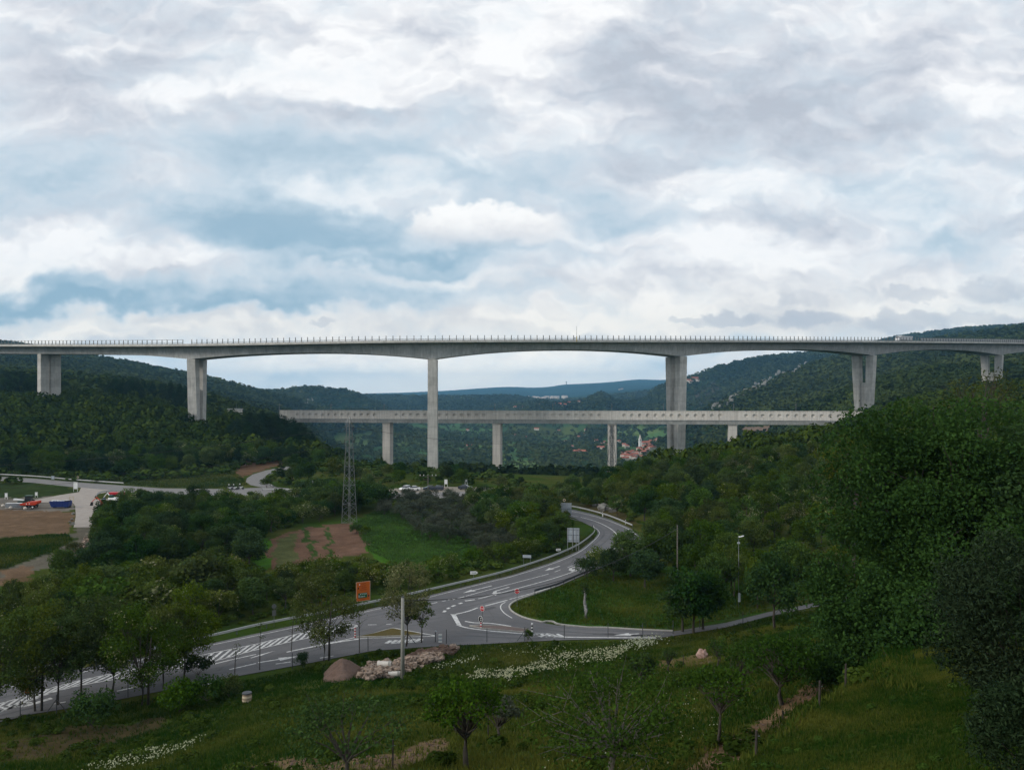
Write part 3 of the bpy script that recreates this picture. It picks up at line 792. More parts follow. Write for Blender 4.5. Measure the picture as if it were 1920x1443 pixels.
# junction: give-way dashes, stop line, island edging
for a, b in (((793, 1135), (802, 1133)), ((809, 1131), (820, 1128.5)), ((829, 1127), (836, 1125.3)), ((840, 1124), (850, 1121.5))):
    strip(gl([a, b], 1), .2)
for a, b in (((832, 1147), (835, 1144)), ((838.5, 1141), (843, 1138.5)), ((847, 1136.5), (853, 1134)), ((860, 1131.5), (866.5, 1129.5)), ((872, 1126), (890, 1123.5))):
    strip(gl([a, b], 1), .42)
strip(gl([(845, 1151.5), (858, 1150), (880, 1144.5), (896, 1138.5)], 4), .30, (7, .35))
patch([(846, 1152), (854, 1150), (864, 1169.5), (866, 1172), (857, 1171.5)])
strip(gl([(857, 1171), (880, 1177), (920, 1182), (960, 1185.5), (1000, 1189), (1052, 1193.5), (1230, 1195)]), .30)
strip(gl([(872, 1164), (890, 1166.8), (915, 1167.5), (940, 1170.5), (958, 1173.5)]), .30)
for i in range(5):
    x0 = 1004 + i * 10; strip(gl([(x0, 1188.5 - i * .2), (x0 + 13, 1193.2)], 1), .42)
strip(gl([(1002, 1186), (1030, 1187.3), (1054, 1193.5)]), .15)
strip(gl([(948, 1128), (940, 1133), (939, 1140), (946, 1149), (960, 1158)]), .16)
# dashes on the through road and the hatched island
for a, b in (((690, 1170.7), (706, 1170.4)), ((724, 1169.6), (734, 1169.2))): strip(gl([a, b], 1), .2)
up = gl([(-300, 1391), (0, 1318), (125, 1281), (300, 1243), (400, 1223), (480, 1206.5), (560, 1187), (620, 1173.5), (655, 1170)], 8)
lo = gl([(-300, 1420), (0, 1334), (125, 1290), (300, 1258.5), (400, 1239), (480, 1217.5), (560, 1199), (620, 1186), (662, 1176.5)], 8)
strip(up, .18); strip(lo, .18); strip(gl([(655, 1170), (666, 1171), (670, 1173.3), (662, 1176.5)], 4), .18)
def resample(l, n):
    s = [0]
    for a, b in zip(l[:-1], l[1:]): s.append(s[-1] + (b - a).length)
    out = []; j = 0
    for k in range(n):
        t = s[-1] * k / (n - 1)
        while j < len(s) - 2 and s[j + 1] < t: j += 1
        f = (t - s[j]) / max(s[j + 1] - s[j], 1e-6); out.append(l[j].lerp(l[j + 1], f))
    return out
NU = 50; u_, l_ = resample(up, NU), resample(lo, NU)
for k in range(0, NU - 3): strip([u_[k + 2], l_[k]], .30)
strip(gl([(-300, 1432), (0, 1332), (50, 1322), (97, 1308)], 6), .55)
strip(gl([(0, 1326), (60, 1316)], 2), .3)
strip(gl([(219, 1295), (278, 1282)], 3), .28); strip(gl([(372, 1285), (398, 1280)], 3), .25); strip(gl([(100, 1319), (123, 1315)], 1), .22)
strip(gl([(398, 1245), (430, 1237), (480, 1226)], 3), .2); strip(gl([(430, 1254.5), (480, 1243)], 3), .2)
strip(gl([(537, 1222), (602, 1208.5), (640, 1202), (672, 1197.5)], 5), .3); strip(gl([(600, 1207), (640, 1200.5), (668, 1193.5)], 5), .2)
strip(gl([(517, 1244), (545, 1240)], 1), .22); strip(gl([(600, 1233), (625, 1229)], 1), .2)
# zebra patch behind the pole and island edge lines
for i in range(6): strip(gl([(724 + i * 11, 1205.5 - i * .7), (733 + i * 11, 1200 - i * .7)], 1), .5)
strip(gl([(733, 1206), (788, 1202), (790, 1196.5)], 2), .2)
strip(gl([(664, 1194), (700, 1186.5), (735, 1177.3), (760, 1181), (816, 1191)], 3), .22)
strip(gl([(664, 1197), (700, 1195.5), (760, 1193.5), (816, 1192)], 3), .18)
me = mk.mesh('road_markings', M['paint'])
tag(link('road_markings', me), kind='structure')
mk = MB(); TZ = ROADZ + .003
for line in ([(-300, 1372), (0, 1303), (200, 1262), (357, 1226), (480, 1199), (600, 1171), (700, 1151), (800, 1130), (917, 1104), (1000, 1079.5), (1060, 1056), (1105, 1032), (1135, 1008), (1138, 995), (1122, 984), (1090, 975), (1040, 963)],
             [(-300, 1426), (0, 1346), (200, 1300), (400, 1256), (560, 1222), (700, 1180), (800, 1150), (900, 1128), (980, 1106), (1060, 1082), (1130, 1053), (1172, 1028), (1181, 1008), (1168, 995), (1130, 978), (1076, 962)],
             [(1262, 1188), (1140, 1185), (1040, 1178), (960, 1165), (900, 1158), (860, 1155), (800, 1165), (740, 1172)], [(1240, 1193), (1100, 1193), (960, 1192), (860, 1185), (800, 1172)]):
    c_ = gl(line, 6)
    for o_ in (-.75, .75):
        l2 = []
        for i, q in enumerate(c_):
            d = (c_[min(i + 1, len(c_) - 1)] - c_[max(i - 1, 0)]); d.z = 0; d.normalize(); l2.append(q + Vector((-d.y, d.x, 0)) * o_)
        strip(l2, .45, z=TZ)
tag(mk.build('tyre_tracks', M['tyre']), kind='structure')
mk = MB()
for pts in ([(600, 1190), (640, 1181), (652, 1184), (612, 1193)], [(905, 1141), (925, 1136), (932, 1139), (911, 1144)], [(1090, 1040), (1100, 1035), (1108, 1038), (1097, 1043)], [(300, 1282), (350, 1271), (356, 1274), (305, 1286)], [(1110, 1187), (1150, 1186), (1152, 1188), (1112, 1189)], [(745, 1160), (790, 1157), (792, 1160), (748, 1163)]):
    patch(pts, ROADZ + .0045)
tag(mk.build('asphalt_repairs', M['repair']), kind='structure')
# kerb line along the grass wedge
kb = MB()
kl = gl([(1040, 1100), (1002, 1113.5), (972, 1123.8), (958, 1132), (955, 1139), (962, 1147.5), (982, 1157.5), (1010, 1164.5), (1018, 1166), (1024, 1164.6), (1036, 1165), (1044, 1169), (1057, 1171.3), (1100, 1175.5), (1140, 1176.6), (1205, 1180.5), (1262, 1182.6)], 5)
for a, b in zip(kl[:-1], kl[1:]):
    d = (b - a); L = d.length
    if L > 1e-3: kb.box(((a.x + b.x) / 2, (a.y + b.y) / 2, ROADZ + .045), (L * .995, .22, .17), math.atan2(d.y, d.x))
tag(kb.build('kerb', M['kerb']), kind='structure')

def island(label, pts, colr, h=.14):
    w = [G(*p) for p in pts]; cx = sum(p.x for p in w) / len(w); cy = sum(p.y for p in w) / len(w)
    t = thing('traffic_island', label, 'traffic island', (cx, cy, ROADZ))
    k = MB(); n = len(w)
    inner = [(p.x + (cx - p.x) * .035 , p.y + (cy - p.y) * .075) for p in w]
    vs = [(p.x - cx, p.y - cy, 0) for p in w] + [(p.x - cx, p.y - cy, h) for p in w] + [(p[0] - cx, p[1] - cy, h) for p in inner] + [(p[0] - cx, p[1] - cy, 0.01) for p in inner]
    fs = []
    for i in range(n):
        j = (i + 1) % n; fs += [(i, j, n + j, n + i), (n + i, n + j, 2 * n + j, 2 * n + i), (2 * n + i, 2 * n + j, 3 * n + j, 3 * n + i)]
    k.add(vs, fs); k.build('kerb', M['kerb'], t)
    g = MB(); m_ = len(inner)
    g.add([(p[0] - cx, p[1] - cy, h - .03) for p in inner], [tuple(range(m_))]); g.build('surface', colr, t)
    return t
island('triangular kerbed island covered in dry yellow grass beside the concrete pole', [(668, 1194.5), (700, 1188), (733, 1178.6), (737, 1178.2), (762, 1183), (790, 1188.5), (792, 1190.3), (788, 1191), (700, 1194.6)], mat('dry_grass', (.10, .07, .012), 1, scale=6, col2=(.065, .055, .012)))
island('long flat island paved in reddish stone behind the stop line', [(880, 1173.4), (900, 1172.3), (940, 1173.5), (990, 1180), (1000, 1185), (990, 1186.5), (950, 1182.5), (900, 1177.5)], mat('red_paving', (.17, .125, .11), .9, scale=4, col2=(.13, .10, .09)))
# ------------------------------------------------------------------ highway viaduct
# (column, distance, height of the slab, haunch depth, bent angle known from the photo)
def hw(x, y, row): return (x, y, (HY - row) / F * (y - 11))
HWP = [hw(-620, 720, 648), hw(-431, 574, 647), hw(-282.6, 488.6, 647), hw(-172, 437, 646.5), hw(-40.4, 408.5, 639.5), hw(92.7, 451.8, 639), hw(229.5, 521.5, 640), hw(366, 610, 642.3), hw(560, 755, 646), hw(760, 915, 650)]
HAUNCH = [4.9, 4.9, 4.9, 7.4, 8.7, 8.3, 8.6, 8.9, 8, 6]
MIDH = [4.9, 4.9, 4.7, 4.7, 4.3, 4.6, 4.9, 5, 5]
SUB = 44
hwl = []; hwh = []
for i in range(len(HWP) - 1):
    seg = spl([HWP[max(i - 1, 0)], HWP[i], HWP[i + 1], HWP[min(i + 2, len(HWP) - 1)]], SUB)
    lo_ = 0 if i == 0 else SUB
    for k in range(SUB):
        t = k / SUB; hwl.append(seg[lo_ + k])
        e = (2 * t - 1) ** 2
        ends = HAUNCH[i] if t < .5 else HAUNCH[i + 1]
        hwh.append(MIDH[i] + (ends - MIDH[i]) * e ** 1.05)
hwl.append(Vector(HWP[-1])); hwh.append(HAUNCH[-1])
def frame_at(i):
    t = hwl[min(i + 1, len(hwl) - 1)] - hwl[max(i - 1, 0)]; t.z = 0; t.normalize()
    return t, Vector((-t.y, t.x, 0))
via = thing('highway_viaduct', 'tall concrete motorway viaduct on slender V-topped piers crossing the whole valley', 'viaduct', (0, 430, -40))
def sweep(secf, i0=0, i1=None, closed=True):
    mb = MB(); i1 = i1 or len(hwl) - 1; n = None
    for i in range(i0, i1 + 1):
        t, nn = frame_at(i); sec = secf(i); n = len(sec)
        for (o, z) in sec: mb.v.append(tuple(hwl[i] + nn * o + Vector((0, 0, z))))
    for i in range(i1 - i0):
        for k in range(n if closed else n - 1):
            j = (k + 1) % n
            mb.f.append((i * n + k, i * n + j, (i + 1) * n + j, (i + 1) * n + k)); mb.m.append(0)
    if closed:
        mb.f.append(tuple(range(n))); mb.m.append(0); e = (i1 - i0) * n; mb.f.append(tuple(reversed(range(e, e + n)))); mb.m.append(0)
    return mb
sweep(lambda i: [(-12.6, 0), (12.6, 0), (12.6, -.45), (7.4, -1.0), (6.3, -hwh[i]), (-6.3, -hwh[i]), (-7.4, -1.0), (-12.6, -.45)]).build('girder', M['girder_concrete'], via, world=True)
sweep(lambda i: [(-11.9, .02), (11.9, .02), (11.9, .09), (-11.9, .09)]).build('carriageway', M['asphalt'], via, world=True)
for sgn in (-1, 1):
    sweep(lambda i: [(sgn * 12.62, -.75), (sgn * 13.0, -.75), (sgn * 13.0, .45), (sgn * 12.45, .45), (sgn * 12.45, .03), (sgn * 12.62, .03)]).build('cornice', M['concrete'], via, world=True)
def pier(i, twin=False):
    p = hwl[i]; t, n = frame_at(i); yaw = R({3 * SUB: 15, 6 * SUB: 10, 7 * SUB: 10}.get(i, 0)); t = Matrix.Rotation(yaw, 3, 'Z') @ t; n = Matrix.Rotation(yaw, 3, 'Z') @ n; zb = tz1(p.x, p.y) - 3; zt = p.z - hwh[i] + .02
    mb = MB()
    def ring(z, a0, a1, h):
        return [tuple(Vector((p.x, p.y, z)) + n * a + t * b) for a, b in ((a0, -h), (a1, -h), (a1, h), (a0, h))]
    def block(a0b, a1b, a0t, a1t, hb, ht, z0, z1):
        mb.add(ring(z0, a0b, a1b, hb) + ring(z1, a0t, a1t, ht), [(3, 2, 1, 0), (4, 5, 6, 7), (0, 1, 5, 4), (1, 2, 6, 5), (2, 3, 7, 6), (3, 0, 4, 7)])
    if twin:
        block(-6.3, -1.3, -6.3, -1.3, 1.7, 1.7, zb, zt); block(.2, 6.3, .2, 6.3, 1.7, 1.7, zb, zt)
    else:
        H = zt - zb; wt, wb = 7.4, 7.4 - min(3.0, .060 * H)
        for s in (-1, 1):
            a = [s * wb, s * 1.7, s * wt, s * 2.3]
            if s < 0: block(a[0], a[1], a[2], a[3], 2.55, 2.25, zb, zt)
            else: block(a[1], a[0], a[3], a[2], 2.55, 2.25, zb, zt)
        zs = zt - min(17.5, H * .42)
        block(-1.72, 1.72, -1.98, 1.98, .75, .7, zb, zs)
    mb.build('pier', M['concrete'], via, world=True)
for k in range(2, 9): pier(k * SUB, twin=(k == 2))

# wind barriers: three lengths standing on the near edge of the deck
def arc_points(x0, x1, step):
    """points along the near edge between two columns of sight"""
    out = []; acc = 0; last = None
    for i in range(len(hwl) - 1):
        a, b = hwl[i], hwl[i + 1]; _, n = frame_at(i); L = (b - a).length; k = 0.0
        while acc + (L - k) >= step:
            k += step - acc; acc = 0; q = a.lerp(b, k / L) - n * 12.7
            c = 960 + F * q.x / q.y
            if x0 <= c < x1: out.append((q, i))
        acc += L - k
    return out
def barrier(label, x0, x1, step, rail, panel):
    pts = arc_points(x0, x1, step)
    base = pts[0][0]; t = thing('wind_barrier', label, 'wind barrier', tuple(base))
    proto = None; extra = MB()
    order = sorted(range(len(pts)), key=lambda k: pts[k][0].length)
    near = set(order[:100])
    for k, (q, i) in enumerate(pts):
        tt, n = frame_at(i); rz = math.atan2(tt.y, tt.x)
        if k in near:
            if proto is None:
                pm = MB(); pm.box((0, 0, 1.5), (.30, .30, 2.5)); pm.box((0, -.05, .42), (.42, .34, .5)); proto = pm.mesh('post', M['steel'])
            o = link('post', proto, t); o.location = q - base; o.rotation_euler = (0, 0, rz)
        else:
            extra.box(tuple(q - base + Vector((0, 0, 1.5))), (.30, .30, 2.5), rz)
    if extra.v: tag(extra.build('post', M['steel'], t), kind='stuff')
    r = MB()
    for (a, _), (b, _) in zip(pts[:-1], pts[1:]):
        for h in ([.75, 1.15] + ([2.62] if rail else [])):
            r.tube([a - base + Vector((0, 0, h)), b - base + Vector((0, 0, h))], .07, 4, cap=False)
    r.build('rail', M['steel'], t)
    if panel:
        pn = MB()
        for (a, i), (b, _) in zip(pts[:-1], pts[1:]):
            a_, b_ = a - base, b - base; _, n = frame_at(i); o_ = n * .14
            z0, z1 = panel
            pn.add([tuple(a_ + o_ + Vector((0, 0, z0))), tuple(b_ + o_ + Vector((0, 0, z0))), tuple(b_ + o_ + Vector((0, 0, z1))), tuple(a_ + o_ + Vector((0, 0, z1)))], [(0, 1, 2, 3)])
            o_ = n * .17
            pn.add([tuple(a_ + o_ + Vector((0, 0, z1))), tuple(b_ + o_ + Vector((0, 0, z1))), tuple(b_ + o_ + Vector((0, 0, z0))), tuple(a_ + o_ + Vector((0, 0, z0)))], [(0, 1, 2, 3)])
        pn.build('panel', M['barrier_panel'], t)
barrier('wind barrier with a continuous top rail above the twin-column pier', -400, 352, 3.35, True, None)
barrier('long row of bare wind barrier posts over the middle spans', 352, 1722, 3.25, False, None)
barrier('wind barrier of solid pale panels where the deck meets the green hill', 1722, 2120, 3.3, True, (.45, 2.3))

# mast and lorry on the deck
i_m = min(range(len(hwl)), key=lambda i: abs(960 + F * hwl[i].x / hwl[i].y - 1060)); _, nn = frame_at(i_m); q = hwl[i_m] - nn * 12.9
t = thing('weather_mast', 'thin mast with a yellow foot rising above the viaduct railing', 'mast', tuple(q + Vector((0, 0, -.7))))
b = MB(); b.tube([(0, 0, 2.9), (0, 0, 8.2)], [.09, .05]); b.build('pole', M['dark_steel'], t)
b = MB(); b.box((0, 0, 1.45), (.42, .42, 2.9)); b.box((0, -.25, 1.0), (.3, .2, .6)); b.build('cabinet', mat('yellow_paint', (.45, .33, .08), .6), t)
b = MB(); b.box((-.9, 0, 2.0), (.45, .4, .6)); b.tube([(-.9, 0, 1.1), (-.9, 0, 1.75)], .05); b.build('instrument_box', M['dark_steel'], t)

def lorry(q, rz):
    t = thing('lorry', 'white articulated lorry driving behind the viaduct railing', 'lorry', tuple(q), rz)
    b = MB(); b.box((1.5, 0, 2.55), (12.4, 2.5, 2.8)); b.build('trailer', M['lorry_grey'], t, bevel=.06)
    b = MB(); b.box((1.5, 0, 1.05), (12.0, 1.2, .22)); b.build('chassis', M['black'], t)
    b = MB(); b.prism([(-8.0, .6), (-5.6, .6), (-5.6, 3.6), (-7.2, 3.6), (-7.9, 2.2)], -1.22, 1.22); b.build('cab', M['car_white'], t, bevel=.05)
    b = MB(); b.prism([(-7.93, 2.25), (-7.83, 2.2), (-7.25, 3.3), (-7.35, 3.35)], -1.05, 1.05); b.box((-6.7, -1.235, 2.6), (.9, .03, .7)); b.build('windscreen', M['glass'], t)
    w = MB(); w.tube([(0, -.16, 0), (0, .16, 0)], .5, 12); wm = w.mesh('wheel', M['rubber'])
    for x in (-7.0, -4.4, 4.2, 5.5, 6.8):
        for s in (-1, 1): o = link('wheel', wm, t); o.location = (x, s * 1.05, .5)
i_l = min(range(len(hwl)), key=lambda i: abs(960 + F * hwl[i].x / hwl[i].y - 1678)); tt, nn = frame_at(i_l)
lorry(hwl[i_l] - nn * 7.5 + Vector((0, 0, .09)), math.atan2(tt.y, tt.x))

# ------------------------------------------------------------------ railway viaduct
RA, RB = Vector((-134, 469.0, 0)), Vector((236, 397.5, 0))
rdir = (RB - RA); RL = rdir.length; rdir.normalize(); rn = Vector((-rdir.y, rdir.x, 0)); RZR = math.atan2(rdir.y, rdir.x)
def rail_s(px):
    """distance along the near face of the railway deck at a column of sight"""
    k = (px - 960) / F; A = RA - rn * 4.6
    return (k * A.y - A.x) / (rdir.x - k * rdir.y)
def rail_top(s):
    y = (RA + rdir * s - rn * 4.6).y
    return -(770.3 - HY) / F * 440 * (1 + (y - 440) / 440 * .55)
rv = thing('railway_viaduct', 'lower straight concrete railway viaduct with round niches along its trough wall', 'viaduct', (0, 440, -45))
def rp(s, o, z): return RA + rdir * s + rn * o + Vector((0, 0, z))
PH = 4.5
piers_s = [rail_s(x) for x in (722, 929.5, 1147, 1374.5, 1615)]
piers_s = [piers_s[0] - (piers_s[1] - piers_s[0]) * .93] + piers_s
face = MB(); holes = MB()
def wallquad(s0, s1):
    n = max(1, int((s1 - s0) / 8))
    for k in range(n):
        a, b_ = s0 + (s1 - s0) * k / n, s0 + (s1 - s0) * (k + 1) / n
        face.add([tuple(rp(a, -4.6, rail_top(a) - PH)), tuple(rp(b_, -4.6, rail_top(b_) - PH)), tuple(rp(b_, -4.6, rail_top(b_))), tuple(rp(a, -4.6, rail_top(a)))], [(0, 1, 2, 3)])
ang = [math.pi / 4 + 2 * math.pi * k / 16 for k in range(16)]
cur = 0.0
for a, b_ in zip(piers_s[:-1], piers_s[1:]):
    span = b_ - a; m = 13; pitch = span * .79 / 12; s_ = a + span * .105
    for k in range(m):
        sc = s_ + k * pitch; hw_ = pitch / 2
        s0, s1 = sc - hw_, sc + hw_
        if s0 < .3: continue
        if s0 - cur > 1e-3: wallquad(cur, s0)
        zt = rail_top(sc); vs = []; r = .95; dep = .62; zc = zt - PH * .5
        for an in ang:
            c_, sn = math.cos(an), math.sin(an); mm = max(abs(c_), abs(sn)); ox, oz = c_ / mm, sn / mm
            se = sc + ox * hw_
            vs.append(tuple(rp(se, -4.6, (rail_top(se) if oz > .999 else rail_top(se) - PH if oz < -.999 else zc + oz * PH / 2))))
        ring1 = [tuple(rp(sc + r * math.cos(an), -4.6, zc + r * math.sin(an))) for an in ang]
        ring2 = [tuple(rp(sc + r * math.cos(an), -4.6 + dep, zc + r * math.sin(an))) for an in ang]
        face.add(vs + ring1, [(i, (i + 1) % 16, 16 + (i + 1) % 16, 16 + i) for i in range(16)])
        holes.add(ring1 + ring2, [(i, (i + 1) % 16, 16 + (i + 1) % 16, 16 + i) for i in range(16)] + [tuple(range(16, 32))])
        cur = s1
wallquad(cur, RL)
# closing faces of the near trough wall, then the rest of the trough
NS = 60
def rsweep(sec):
    mb = MB(); n = len(sec)
    for k in range(NS + 1):
        s = RL * k / NS; zt = rail_top(s)
        mb.v += [tuple(rp(s, o, zt + z)) for o, z in sec]
    for k in range(NS):
        for j in range(n):
            j2 = (j + 1) % n; mb.f.append((k * n + j, k * n + j2, (k + 1) * n + j2, (k + 1) * n + j)); mb.m.append(0)
    mb.f.append(tuple(range(n))); mb.f.append(tuple(reversed(range(NS * n, NS * n + n)))); mb.m += [0, 0]
    return mb
bm_face = MB(); bm_face.v = face.v + holes.v; nb = len(face.v)
bm_face.f = face.f + [tuple(nb + i for i in f) for f in holes.f]; bm_face.m = [0] * len(face.f) + [0] * len(holes.f)
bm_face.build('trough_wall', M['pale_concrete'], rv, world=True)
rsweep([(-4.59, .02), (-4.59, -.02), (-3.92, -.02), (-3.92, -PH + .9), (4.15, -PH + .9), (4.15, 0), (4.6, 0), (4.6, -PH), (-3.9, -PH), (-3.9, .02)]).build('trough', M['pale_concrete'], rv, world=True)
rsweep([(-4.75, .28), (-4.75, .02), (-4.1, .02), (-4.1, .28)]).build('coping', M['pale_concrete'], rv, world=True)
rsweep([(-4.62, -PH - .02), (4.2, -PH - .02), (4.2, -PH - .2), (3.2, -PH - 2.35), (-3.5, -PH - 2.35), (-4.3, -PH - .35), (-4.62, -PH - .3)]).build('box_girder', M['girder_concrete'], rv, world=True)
for k, s in enumerate(piers_s):
    if s < 3: continue
    p = rp(s, 0, 0); zt = rail_top(s) - PH - 2.9; zb = tz1(p.x, p.y) - 3
    b = MB()
    if abs(k - 3) < .5:
        # the pier behind the pylon: two flanges with a set-back web
        for sg in (-1, 1): b.box(tuple(rp(s + sg * 1.65, 0, (zt + zb) / 2)), (1.3, 5.0, zt - zb), RZR)
        b.box(tuple(rp(s, .5, (zt + zb) / 2)), (1.98, 3.2, zt - zb), RZR)
    else:
        b.box(tuple(rp(s, 0, (zt + zb) / 2)), (4.4, 5.4, zt - zb), RZR)
    b.box(tuple(rp(s, 0, zt + .28)), (4.9, 6.0, .55), RZR); 
    b.box(tuple(rp(s, -1.6, zt + .75)), (1.4, 1.2, .36), RZR); b.box(tuple(rp(s, 1.6, zt + .75)), (1.4, 1.2, .36), RZR)
    b.build('pier', M['pier_concrete'], rv, world=True)
# catenary masts along the deck
cmast = None
for px, lab in ((522, 'first catenary mast, beside the dark pines at the left end of the railway deck'), (619, 'catenary mast on the railway deck left of the lattice pylon'), (719, 'catenary mast on the railway deck above its leftmost visible pier'),
                (927, 'catenary mast on the railway deck right of the tall central pier'), (1036, 'catenary mast on the railway deck below the distant white town'), (1147, 'catenary mast on the railway deck straight above the second lattice pylon'),
                (1244, 'catenary mast on the railway deck close to the V-topped pier'), (1376, 'catenary mast on the railway deck in front of the rocky ridge'), (1493, 'rightmost catenary mast on the railway deck, left of the big tree')):
    s = rail_s(px) ; q = rp(s, -3.6, rail_top(s) - PH + .9)
    if cmast is None:
        cmast = thing('catenary_mast', lab, 'mast', tuple(q), RZR, 'catenary masts on the railway deck')
        b = MB(); b.box((0, 0, 3.9), (.26, .26, 7.8)); b.build('pole', M['steel'], cmast)
        b = MB(); b.tube([(0, 0, 6.6), (0, 2.6, 6.9)], .06, 5); b.tube([(0, 0, 7.4), (0, 2.3, 6.95)], .04, 5); b.build('bracket', M['steel'], cmast)
        _ck = children(cmast)
    else: dup(cmast, tuple(q), RZR, lab, kids=_ck)
# portal house at the tunnel end
q = P(441, 785, 497); q.z = min(q.z, tz1(q.x, q.y))
t = thing('portal_building', 'small pale flat-roofed building among pines at the tunnel end', 'building', tuple(q), R(-12))
hgt = (HY - 767) / F * 497 - q.z
b = MB(); b.box((0, 0, hgt / 2), (6.4, 6, hgt)); b.build('wall', M['pale_concrete'], t)
b = MB(); b.box((0, 0, hgt + .2), (7.2, 6.8, .4)); b.build('roof', M['girder_concrete'], t)
b = MB(); b.box((-1.5, -3.02, hgt - 2.2), (1.2, .06, 1.2)); b.box((1.5, -3.02, hgt - 2.2), (1.2, .06, 1.2)); b.build('window', M['glass'], t)
b = MB(); b.tube([(.8, 0, hgt + .4), (.8, 0, hgt + 4.4)], .07); b.build('antenna', M['steel'], t)
# ------------------------------------------------------------------ trees and other plants
L_ = {}
L_['mid'] = leafmat('leaves_green', (.032, .058, .011), (.100, .150, .029))
L_['deep'] = leafmat('leaves_deep_green', (.019, .041, .013), (.056, .100, .026))
L_['yellow'] = leafmat('leaves_olive', (.042, .066, .012), (.118, .150, .030))
L_['grey'] = leafmat('leaves_grey', (.044, .056, .036), (.095, .110, .075), huevar=.15)
L_['maple'] = leafmat('leaves_maple', (.017, .046, .011), (.052, .116, .023), huevar=.05, hue=.0)
L_['laurel'] = leafmat('leaves_laurel', (.010, .022, .011), (.042, .066, .032), transl=.15, huevar=.05, hue=0)
L_['needle'] = leafmat('needles', (.010, .024, .012), (.028, .052, .022), transl=.1)
L_['blossom'] = leafmat('blossom', (.13, .14, .06), (.34, .34, .18), huevar=.1)
L_['flower'] = leafmat('flower_heads', (.16, .19, .09), (.46, .47, .32), huevar=.1)
L_['pale'] = leafmat('pale_spring_leaves', (.075, .088, .030), (.23, .24, .115), huevar=.1, hue=.01)
L_['meadow'] = leafmat('meadow_grass', (.026, .076, .010), (.078, .160, .024), transl=.3, huevar=0)
L_['fruit'] = leafmat('fruit_tree_leaves', (.024, .052, .012), (.066, .118, .024), huevar=.12, hue=.015)
L_['far'] = leafmat('distant_leaves', (.022, .042, .010), (.088, .118, .025), transl=.2)

def leaves(rng, pts, size, out=None, bias=.5, sv=.35, asp=.62):
    """leaf-sized faces at the points: returns verts, quads. out = outward directions blended into the face normals"""
    n = len(pts)
    nr_ = rng.normal(size=(n, 3)); nr_ /= np.linalg.norm(nr_, axis=1, keepdims=True) + 1e-9
    if out is not None:
        nr_ = nr_ * (1 - bias) + out * bias; nr_ /= np.linalg.norm(nr_, axis=1, keepdims=True) + 1e-9
    t = rng.normal(size=(n, 3)); t -= (t * nr_).sum(1, keepdims=True) * nr_; t /= np.linalg.norm(t, axis=1, keepdims=True) + 1e-9
    b = np.cross(nr_, t); s = size * (1 + (rng.random((n, 1)) - .5) * 2 * sv)
    fold = nr_ * s * .12
    V = np.stack([pts - t * s * .5, pts - b * s * .5 * asp + fold, pts + t * s * .5, pts + b * s * .5 * asp + fold], 1).reshape(-1, 3)
    return V, np.arange(n * 4).reshape(n, 4)

def lobes_for(rng, n, cx, cz, rx, rz, r0, r1, low=-.35):
    """clump centres spread over an ellipsoid's shell"""
    out = []
    for k in range(n):
        for _ in range(30):
            d = rng.normal(size=3); d /= np.linalg.norm(d)
            if d[2] > low: break
        rad = .45 + .5 * rng.random() ** .6
        c = np.array([cx + d[0] * rx * rad, d[1] * rx * rad, cz + d[2] * rz * rad]); r = r0 + (r1 - r0) * rng.random()
        out.append((c, r))
    return out

def crown_mesh(name, rng, lobes, nleaf, size, m, bloom=0.0, bias=.45, flat=.75, fill=.35, asp=.62, thin=0.0):
    ws = np.array([r ** 2 for _, r in lobes]); ws = ws / ws.sum()
    P_, O_, T_ = [], [], []
    for (c, r), w in zip(lobes, ws):
        n = max(4, int(nleaf * w)); d = rng.normal(size=(n, 3)); d /= np.linalg.norm(d, axis=1, keepdims=True)
        rad = np.where(rng.random(n) < fill, rng.random(n) ** .5, .78 + .3 * rng.random(n))
        rad = np.where(rng.random(n) < .14, rad * (1.1 + .5 * rng.random(n)), rad)
        p = d * rad[:, None] * r; p[:, 2] *= flat
        P_.append(c + p); O_.append(d * .8 + np.array([0, 0, .45])); base = .5 + (rng.random() - .5) * .5
        T_.append(np.clip(base + (rng.random(n) - .5) * .7, 0, 1))
    P_ = np.concatenate(P_); O_ = np.concatenate(O_); T_ = np.concatenate(T_)
    if thin:
        k = rng.random(len(P_)) > thin; P_, O_, T_ = P_[k], O_[k], T_[k]
    V, Q = leaves(rng, P_, size, O_, bias, asp=asp)
    mi = np.zeros(len(Q), int)
    if bloom > 0:
        # blossom sits in clusters on the outside of the crown
        cl = vnoise(P_[:, 0] / 1.1 + 31, P_[:, 2] / .9 + P_[:, 1] / 1.3 + 17, 5)
        mi[(cl > .62) & (rng.random(len(Q)) < bloom * 3)] = 1
    return np_mesh(name, V, quads=Q, mats=[L_[m], L_['blossom']], mi=mi, attrs=[('tint', 'FACE', 'FLOAT', T_)])

def trunk_mesh(name, rng, H, forks, lobes, r0, m='bark', nb=None, sway=.25):
    b = MB(); zf = H * forks
    top = np.array([(rng.random() - .5) * sway, (rng.random() - .5) * sway, zf])
    mid = top * .5 + np.array([(rng.random() - .5) * sway, (rng.random() - .5) * sway, 0])
    b.tube([(0, 0, -.4), (0, 0, 0.05), tuple(mid), tuple(top)], [r0 * 1.35, r0 * 1.1, r0 * .9, r0 * .75], 7)
    for (c, r) in (lobes if nb is None else lobes[:nb]):
        p1 = top * .6 + c * .4 + rng.normal(size=3) * .12 * r
        st = top if rng.random() < .6 else mid * .3 + top * .7
        b.tube([tuple(st), tuple(p1), tuple(c)], [r0 * .5, r0 * .3, r0 * .08], 5, cap=False)
        for _ in range(2):
            e = c + rng.normal(size=3) * r * .6; b.tube([tuple(p1 * .4 + c * .6), tuple(e)], [r0 * .15, r0 * .04], 4, cap=False)
    return b.mesh(name, M[m], smooth=True)

